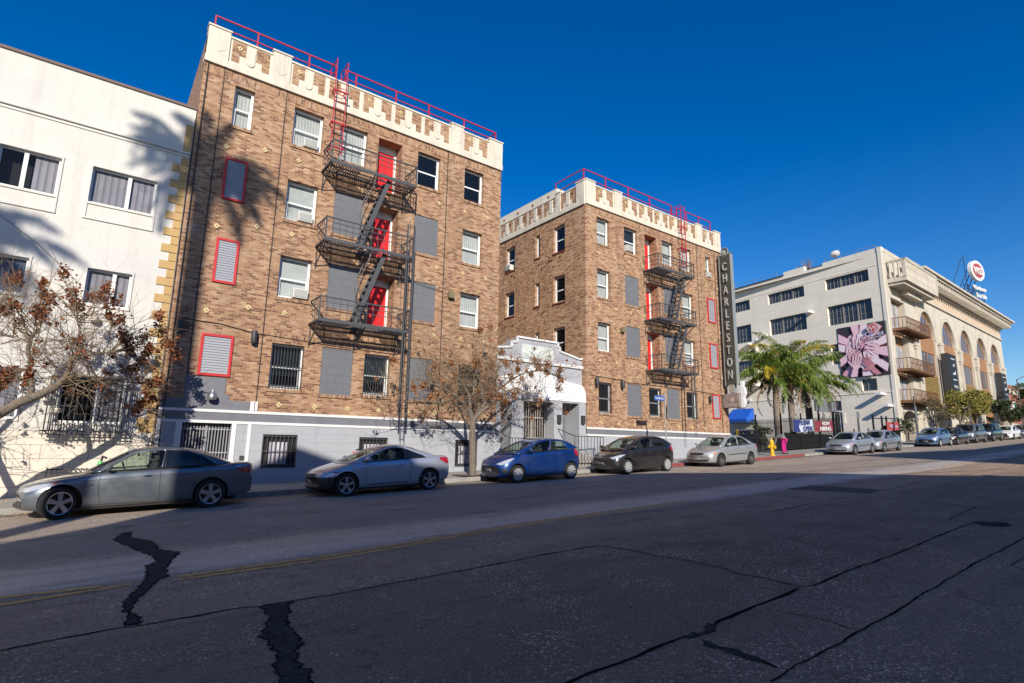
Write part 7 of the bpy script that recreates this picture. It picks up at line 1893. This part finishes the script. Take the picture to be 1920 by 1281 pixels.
def palm(label, base, h, rad, nf, seed, L_=2.6, dead=5, group='queen palms behind the fence', bulge=.07, swx=0., dense=1., name='palm_tree', sm=1.):
    r_ = random.Random(seed); o = thing(name, label, 'palm tree', base, group)
    x, y, z = base; n = 14
    pts = [Vector((x+swx*(i/n)**2, y, z+h*i/n)) for i in range(n+1)]; t = MB()
    t.tube(pts, [rad*(1.25 if i == 0 else 1)+bulge*math.sin(PI*i/n)-rad*.25*i/n+.012*(i % 2) for i in range(n+1)], 14)
    t.build('trunk', M['palmbark'], o, smooth=True, angle=80)
    top = pts[-1]; s = MB()
    for i in range(22):
        a = r_.uniform(0, 6.3); s.tube([top+Vector((math.cos(a)*.1, math.sin(a)*.1, -.5+.5*r_.random())), top+Vector((math.cos(a)*.28, math.sin(a)*.28, .1+.3*r_.random()))], [.07, .03], 5)
    s.build('leaf_bases', M['palmbark'], o)
    f = MB(); fy = MB()
    for i in range(nf):
        az = 2*PI*i*.381966+r_.uniform(-.2, .2); ri = r_.choice((1.35, 1.1, .85, .6, .35, .05))+r_.uniform(-.12, .12)
        frond(fy if r_.random() < .13 else f, top, az, ri, L_*r_.uniform(.85, 1.1), r_.uniform(1.2, 2.0), r_, dense, L_*.20, sm)
    f.build('crown', M['frond'], o, fix=False); fy.build('yellow_fronds', M['frondy'], o, fix=False)
    d = MB()
    for i in range(dead):
        frond(d, top-Vector((0, 0, .15)), r_.uniform(0, 6.3), r_.uniform(-.6, .3), L_*r_.uniform(.6, .95), r_.uniform(1.3, 2.2), r_, .7*dense, .35, sm)
    if d.v: d.build('dead_fronds', M['frondd'], o, fix=False)
    return o
palm('queen palm with long hanging dry fronds, behind the hydrant', (39.9, 21.1, zr(40)+.17), 5.2, .20, 26, 3, 3.9, 9, dense=1.5, sm=1.4)
palm('queen palm behind the blue and white banner, between two others', (43.0, 21.6, zr(43)+.17), 6.2, .18, 25, 8, 4.0, 6, dense=1.5, sm=1.4)
palm('queen palm behind the dark red banner, widest crown', (46.2, 21.8, zr(46)+.17), 5.1, .20, 27, 15, 4.3, 7, dense=1.5, sm=1.4)

# ---------------------------------------------------------------- leafy street trees
def leafy(label, base, h, rx_, rz_, seed, mt, n=1500, s=.11, lean=0, group='leafy street trees by the arcade', trunk=.11):
    r_ = random.Random(seed); o = thing('street_tree', label, 'tree', base, group)
    x, y, z = base; t = MB(); t.tube([(x, y, z), (x+lean*.3, y, z+h*.35), (x+lean, y, z+h*.6)], [trunk, trunk*.8, trunk*.6], 8)
    cs = []
    for i in range(13):
        a = r_.uniform(0, 6.3); rr_ = r_.uniform(.2, .95); c = Vector((x+lean+rx_*rr_*math.cos(a), y+rx_*rr_*.8*math.sin(a), z+h-rz_*.8+rz_*1.5*(r_.random()-.35)))
        cs.append(c); t.tube([(x+lean*.3, y, z+h*.35), Vector((x+lean, y, z+h*.5)).lerp(c, .5), c], [trunk*.55, trunk*.3, trunk*.1], 5)
    t.build('trunk', M['bark'], o, smooth=True)
    b = MB()
    for c in cs:
        q = rx_*r_.uniform(.28, .45)
        for _ in range(n//13):
            v = Vector((r_.gauss(0, 1), r_.gauss(0, 1), r_.gauss(0, 1))).normalized()*q*r_.uniform(.45, 1)**.6; v.z *= .75; card(b, c+v, r_.uniform(.6, 1.2)*s, r_, .6)
    b.build('crown', mt, o, fix=False); return o
M['lg'] = leaf_mat('leaf_green', (.035, .075, .012), (.14, .17, .02), .3); M['ly'] = leaf_mat('leaf_yellow_green', (.10, .13, .015), (.38, .30, .07), .3); M['ldk'] = leaf_mat('leaf_dark', (.018, .035, .010), (.06, .085, .02), .2)
M['lth'] = leaf_mat('leaf_thin_dark', (.05, .05, .02), (.13, .11, .05), .2)
leafy('sparse brownish street tree beside the lowest iron balcony', (63.3, 18.3, zr(63)+.15), 3.7, 1.6, 1.2, 31, M['lth'], 700, .10)
leafy('yellow-green street tree in the middle of the row by the arcade', (70.0, 18.3, zr(70)+.15), 4.4, 2.2, 1.5, 32, M['ly'], 1700, .14, .5)
leafy('green street tree with yellow tips touching the yellow-green one', (75.5, 18.3, zr(75)+.15), 4.3, 2.3, 1.5, 33, M['ly'], 1700, .15)
leafy('dark green street tree at the far end of the arcade', (90.5, 18.6, zr(90)+.15), 4.0, 2.0, 1.5, 34, M['ldk'], 1500, .16)
leafy('dense dark tree in front of the far brick building', (100, 18.6, zr(100)+.15), 5.6, 3.2, 2.4, 35, M['ldk'], 1700, .2)
leafy('dark shrub leaning on the low wall by the street door', (60.8, 20.0, zr(61)+.15), 1.9, .9, .8, 36, M['ldk'], 700, .09, group=None)
leafy('small green shrub behind the fence beside the bollards', (38.3, 21.5, zr(38)+.17), 1.9, .7, .9, 37, M['lg'], 700, .08, group=None)

# ---------------------------------------------------------------- poles along the far kerb
def pole(label, x, y, h, arm=None, plate=None, name='street_lamp', cat='street lamp'):
    o = thing(name, label, cat, (x, y, zr(x)+.15)); z = zr(x)+.15
    MB().tube([(x, y, z), (x, y, z+h)], [.09, .06], 8).build('pole', M['iron'], o, smooth=True)
    if arm:
        MB().tube([(x, y, z+h-.1), (x-.1, y-arm*.5, z+h+.35), (x-.1, y-arm, z+h+.4)], .04, 6).build('arm', M['iron'], o)
        MB().ball((x-.1, y-arm, z+h+.36), (.13, .3, .08), 10, 6).build('lamp_head', M['alloy'], o, smooth=True)
    if plate:
        z0, z1, w = plate; MB().box(x-w/2, x+w/2, y-.06, y-.03, z+z0, z+z1).build('sign_plate', M['grey_mid'], o)
pole('tall pole with a dark plate at the corner beside the light blue hatchback', 57.3, 18.0, 4.1, plate=(2.0, 3.2, .35), name='sign_post', cat='sign')
pole('thin grey sign post in front of the striped gate behind the silver sedans', 45.6, 18.0, 2.7, plate=(2.2, 2.65, .4), name='sign_post', cat='sign')
pole('street lamp among the yellow-green trees by the arcade', 72.5, 18.0, 4.2, plate=(3.4, 4.3, .6), name='sign_post', cat='sign')
pole('slim street lamp before the far brick building', 93.5, 18.0, 7.0, arm=1.6)
# hedge-dark screen low behind the fence
p = MB(); 
for x0, x1 in ((39.3, 46.6),):
    p.box(x0, x1, 20.35, 20.38, zr(x0)+.25, zr(x0)+1.45)
o = thing('privacy_screen', 'black cloth screen tied low on the fence under the banners', 'screen', (42.8, 20.36, zr(42)))
p.build('cloth', M['black'], o)

# ---------------------------------------------------------------- person bending beside the hydrant
def skin_body(name, verts, edges, radii, m, parent, lv=2, root=0):
    me = bpy.data.meshes.new(name); me.from_pydata([tuple(v) for v in verts], edges, [])
    o = bpy.data.objects.new(name, me); COL.objects.link(o)
    md = o.modifiers.new('skin', 'SKIN'); md.use_smooth_shade = True
    for i, sv in enumerate(me.skin_vertices[0].data):
        rr_ = radii[i]; sv.radius = rr_ if isinstance(rr_, tuple) else (rr_, rr_); sv.use_root = (i == root)
    s_ = o.modifiers.new('sub', 'SUBSURF'); s_.levels = lv; s_.render_levels = lv
    me2 = eval_mesh(o); o.modifiers.clear(); o.data = me2; me2.name = name; me2.materials.clear(); me2.materials.append(m)
    me2.polygons.foreach_set('use_smooth', [True]*len(me2.polygons)); o.parent = parent
    return o
px, py, pz = 35.2, 18.3, zr(35.2)+.16
pe = thing('person', 'person bending forward in bright pink trousers and grey top behind the hydrant', 'person', (px, py, pz))
skin_ = mat('skin', (.30, .17, .11), .6)
# local frame: +x right, +y away (street to building), z up
V = [(0,0,.92), (0,.04,1.02), (.05,.22,1.10), (.10,.42,1.08), (.13,.53,1.02), (.15,.63,.93), (.16,.72,.86),   # pelvis..head
     (-.10,.0,.86), (-.13,.05,.50), (-.14,.0,.08), (-.14,-.13,.04), (.10,.0,.86), (.12,.06,.50), (.13,.02,.08), (.13,-.12,.04),
     (-.08,.45,1.02), (-.10,.52,.78), (-.04,.60,.56), (.0,.63,.48), (.29,.42,1.02), (.31,.52,.78), (.24,.62,.58), (.2,.65,.5)]
Ed = [(0,1),(1,2),(2,3),(3,4),(4,5),(5,6),(0,7),(7,8),(8,9),(9,10),(0,11),(11,12),(12,13),(13,14),(3,15),(15,16),(16,17),(17,18),(3,19),(19,20),(20,21),(21,22)]
Rd = [.15,.145,.15,.15,.07,.085,.075,.105,.07,.05,.04,.105,.07,.05,.04,.06,.045,.035,.03,.06,.045,.035,.03]
skin_body('body', V, Ed, Rd, skin_, pe)
LI = [0,7,8,9,11,12,13]; mp = {v: i for i, v in enumerate(LI)}
skin_body('trousers', [V[i] for i in LI], [(mp[a], mp[b_]) for a, b_ in Ed if a in mp and b_ in mp], [.15,.115,.09,.075,.115,.09,.075], mat('cloth_pink', (.42, .008, .17), .8), pe)
TI = [0,1,2,3,15,16,17,19,20,21]; mp = {v: i for i, v in enumerate(TI)}
skin_body('jacket', [V[i] for i in TI[0:]], [(mp[a], mp[b_]) for a, b_ in Ed if a in mp and b_ in mp], [.165,.185,.19,.18,.085,.065,.05,.085,.065,.05], mat('cloth_grey', (.14, .14, .15), .9), pe)
hb = MB(); hb.ball((.158, .70, .91), (.10, .115, .10), 12, 8); hb.build('hair', mat('hair_dark', (.02, .015, .012), .7), pe, smooth=True)
for c_ in pe.children: pass
for n_ in ('hair',):
    pass
for sx in (-1, 1):
    sb = MB(); sb.ball((sx*.135, -.06, .045), (.05, .13, .045), 10, 6); sb.build('shoe', M['black'], pe, smooth=True)
# the parts above were made in the figure's own frame
for c_ in [c for c in bpy.data.objects if c.parent == pe and c.name.split('.')[0] in ('hair', 'shoe')]:
    c_.data.transform(Matrix.Translation(Vector((px, py, pz))))
# small things held / beside: a dark bag
bg_ = thing('bag', 'dark bag on the ground beside the bending person', 'bag', (35.75, 18.55, zr(35.7)+.17))
b = MB(); b.ball((35.75, 18.62, zr(35.7)+.34), (.2, .16, .18), 12, 8); b.build('sack', M['trimblk'], bg_, smooth=True)
MB().tube([(35.62, 18.6, zr(35.7)+.48), (35.75, 18.6, zr(35.7)+.62), (35.88, 18.6, zr(35.7)+.48)], .015, 6).build('handle', M['trimblk'], bg_)

# ---------------------------------------------------------------- the other side of the street, behind the viewer (it shades the road)
def shade_house(label, poly, y0, y1, mt):
    o = thing('building', label, 'building', (poly[0][0], y1, -1.5))
    b = MB(); b.prism(poly, y0, y1); b.build('wall', mt, o)
    w = MB()
    x0 = min(p[0] for p in poly)+1; x1 = max(p[0] for p in poly)-1; n = max(1, int((x1-x0)/3.2))
    for i in range(n):
        for z in (.4, 3.4):
            w.box(x0+3.2*i, x0+3.2*i+1.3, y1+.002, y1+.05, z, z+1.5)
    w.build('window', M['kdarkwin'], o); return o
def back(x, y, z, yc=-4.4):
    d = y-yc; return (x-SDX*d, z+SDZ*d)
ol = [back(-.95, 12.83, -1.73), back(.3, 13.9, -1.68), back(1.45, 15.4, -1.64)]
e = back(1.72, 15.75, -1.0); pk = back(5.74, 20, -.14); pll = back(4.55, 20, -.74); prr = back(7.37, 20, -.68)
poly1 = [(-30, -2), (-30, ol[0][1]-2.6), (ol[0][0]-3, ol[0][1]-1.2), ol[0], ol[1], ol[2], (e[0], ol[2][1]+.2), (e[0]+.05, pll[1]-.25), pll, pk, prr, (prr[0]+1.2, prr[1]-.25), (prr[0]+1.2, -2)]
shade_house('stucco house with a stepped gable across the street, behind the viewer', poly1, -10, -4.4, M['stucco'])
q1 = back(12.5, 16.3, -1.2); q2 = back(17.7, 16.1, -1.05); q3 = back(19.56, 14.99, -.98); q4 = back(22.88, 11.34, -.86); q5 = back(24.54, 7.88, -.8); q6 = back(26.3, 5.25, -.74)
xs0 = prr[0]+1.25
shade_house('long low building with a falling roofline across the street, behind the viewer', [(xs0, -2), (xs0, q1[1]+.5), (q1[0], q1[1]), q2, q3, q4, q5, q6, (q6[0]+3, q6[1]-2.2), (q6[0]+3, -2)], -10, -4.4, M['kstone'])
j1 = back(37.5, 13.4, -.3); j2 = back(49.1, 10.3, .1); j3 = back(75, 8, 1.2)
shade_house('larger building farther up the street, behind the viewer', [(j1[0]-.3, -1), (j1[0]-.3, j1[1]+1.3), (j1[0]+5, j1[1]+1.0), (j2[0], j2[1]+1.4), (j3[0], j3[1]+3.0), (110, 12.5), (110, 0)], -12, -4.4, M['brick'])
def tall_palm(label, shx, shz, yb, seed, nf=22, L_=2.6):
    d = 20-yb; x = shx-SDX*d; z = shz+SDZ*d; b0 = zr(x)+.15
    palm(label, (x, yb, b0), z-b0, .34, nf, seed, L_, 6, 'tall palms across the street', .03, 0, 1.3, 'palm_tree', 2.2)
tall_palm('tall palm across the street whose shadow climbs the brick wall', 2.05, 8.75, -3.2, 51, 34, 2.7)
tall_palm('tall palm across the street whose shadow falls low on the white building', -3.4, 5.3, -3.3, 52, 24, 2.6)
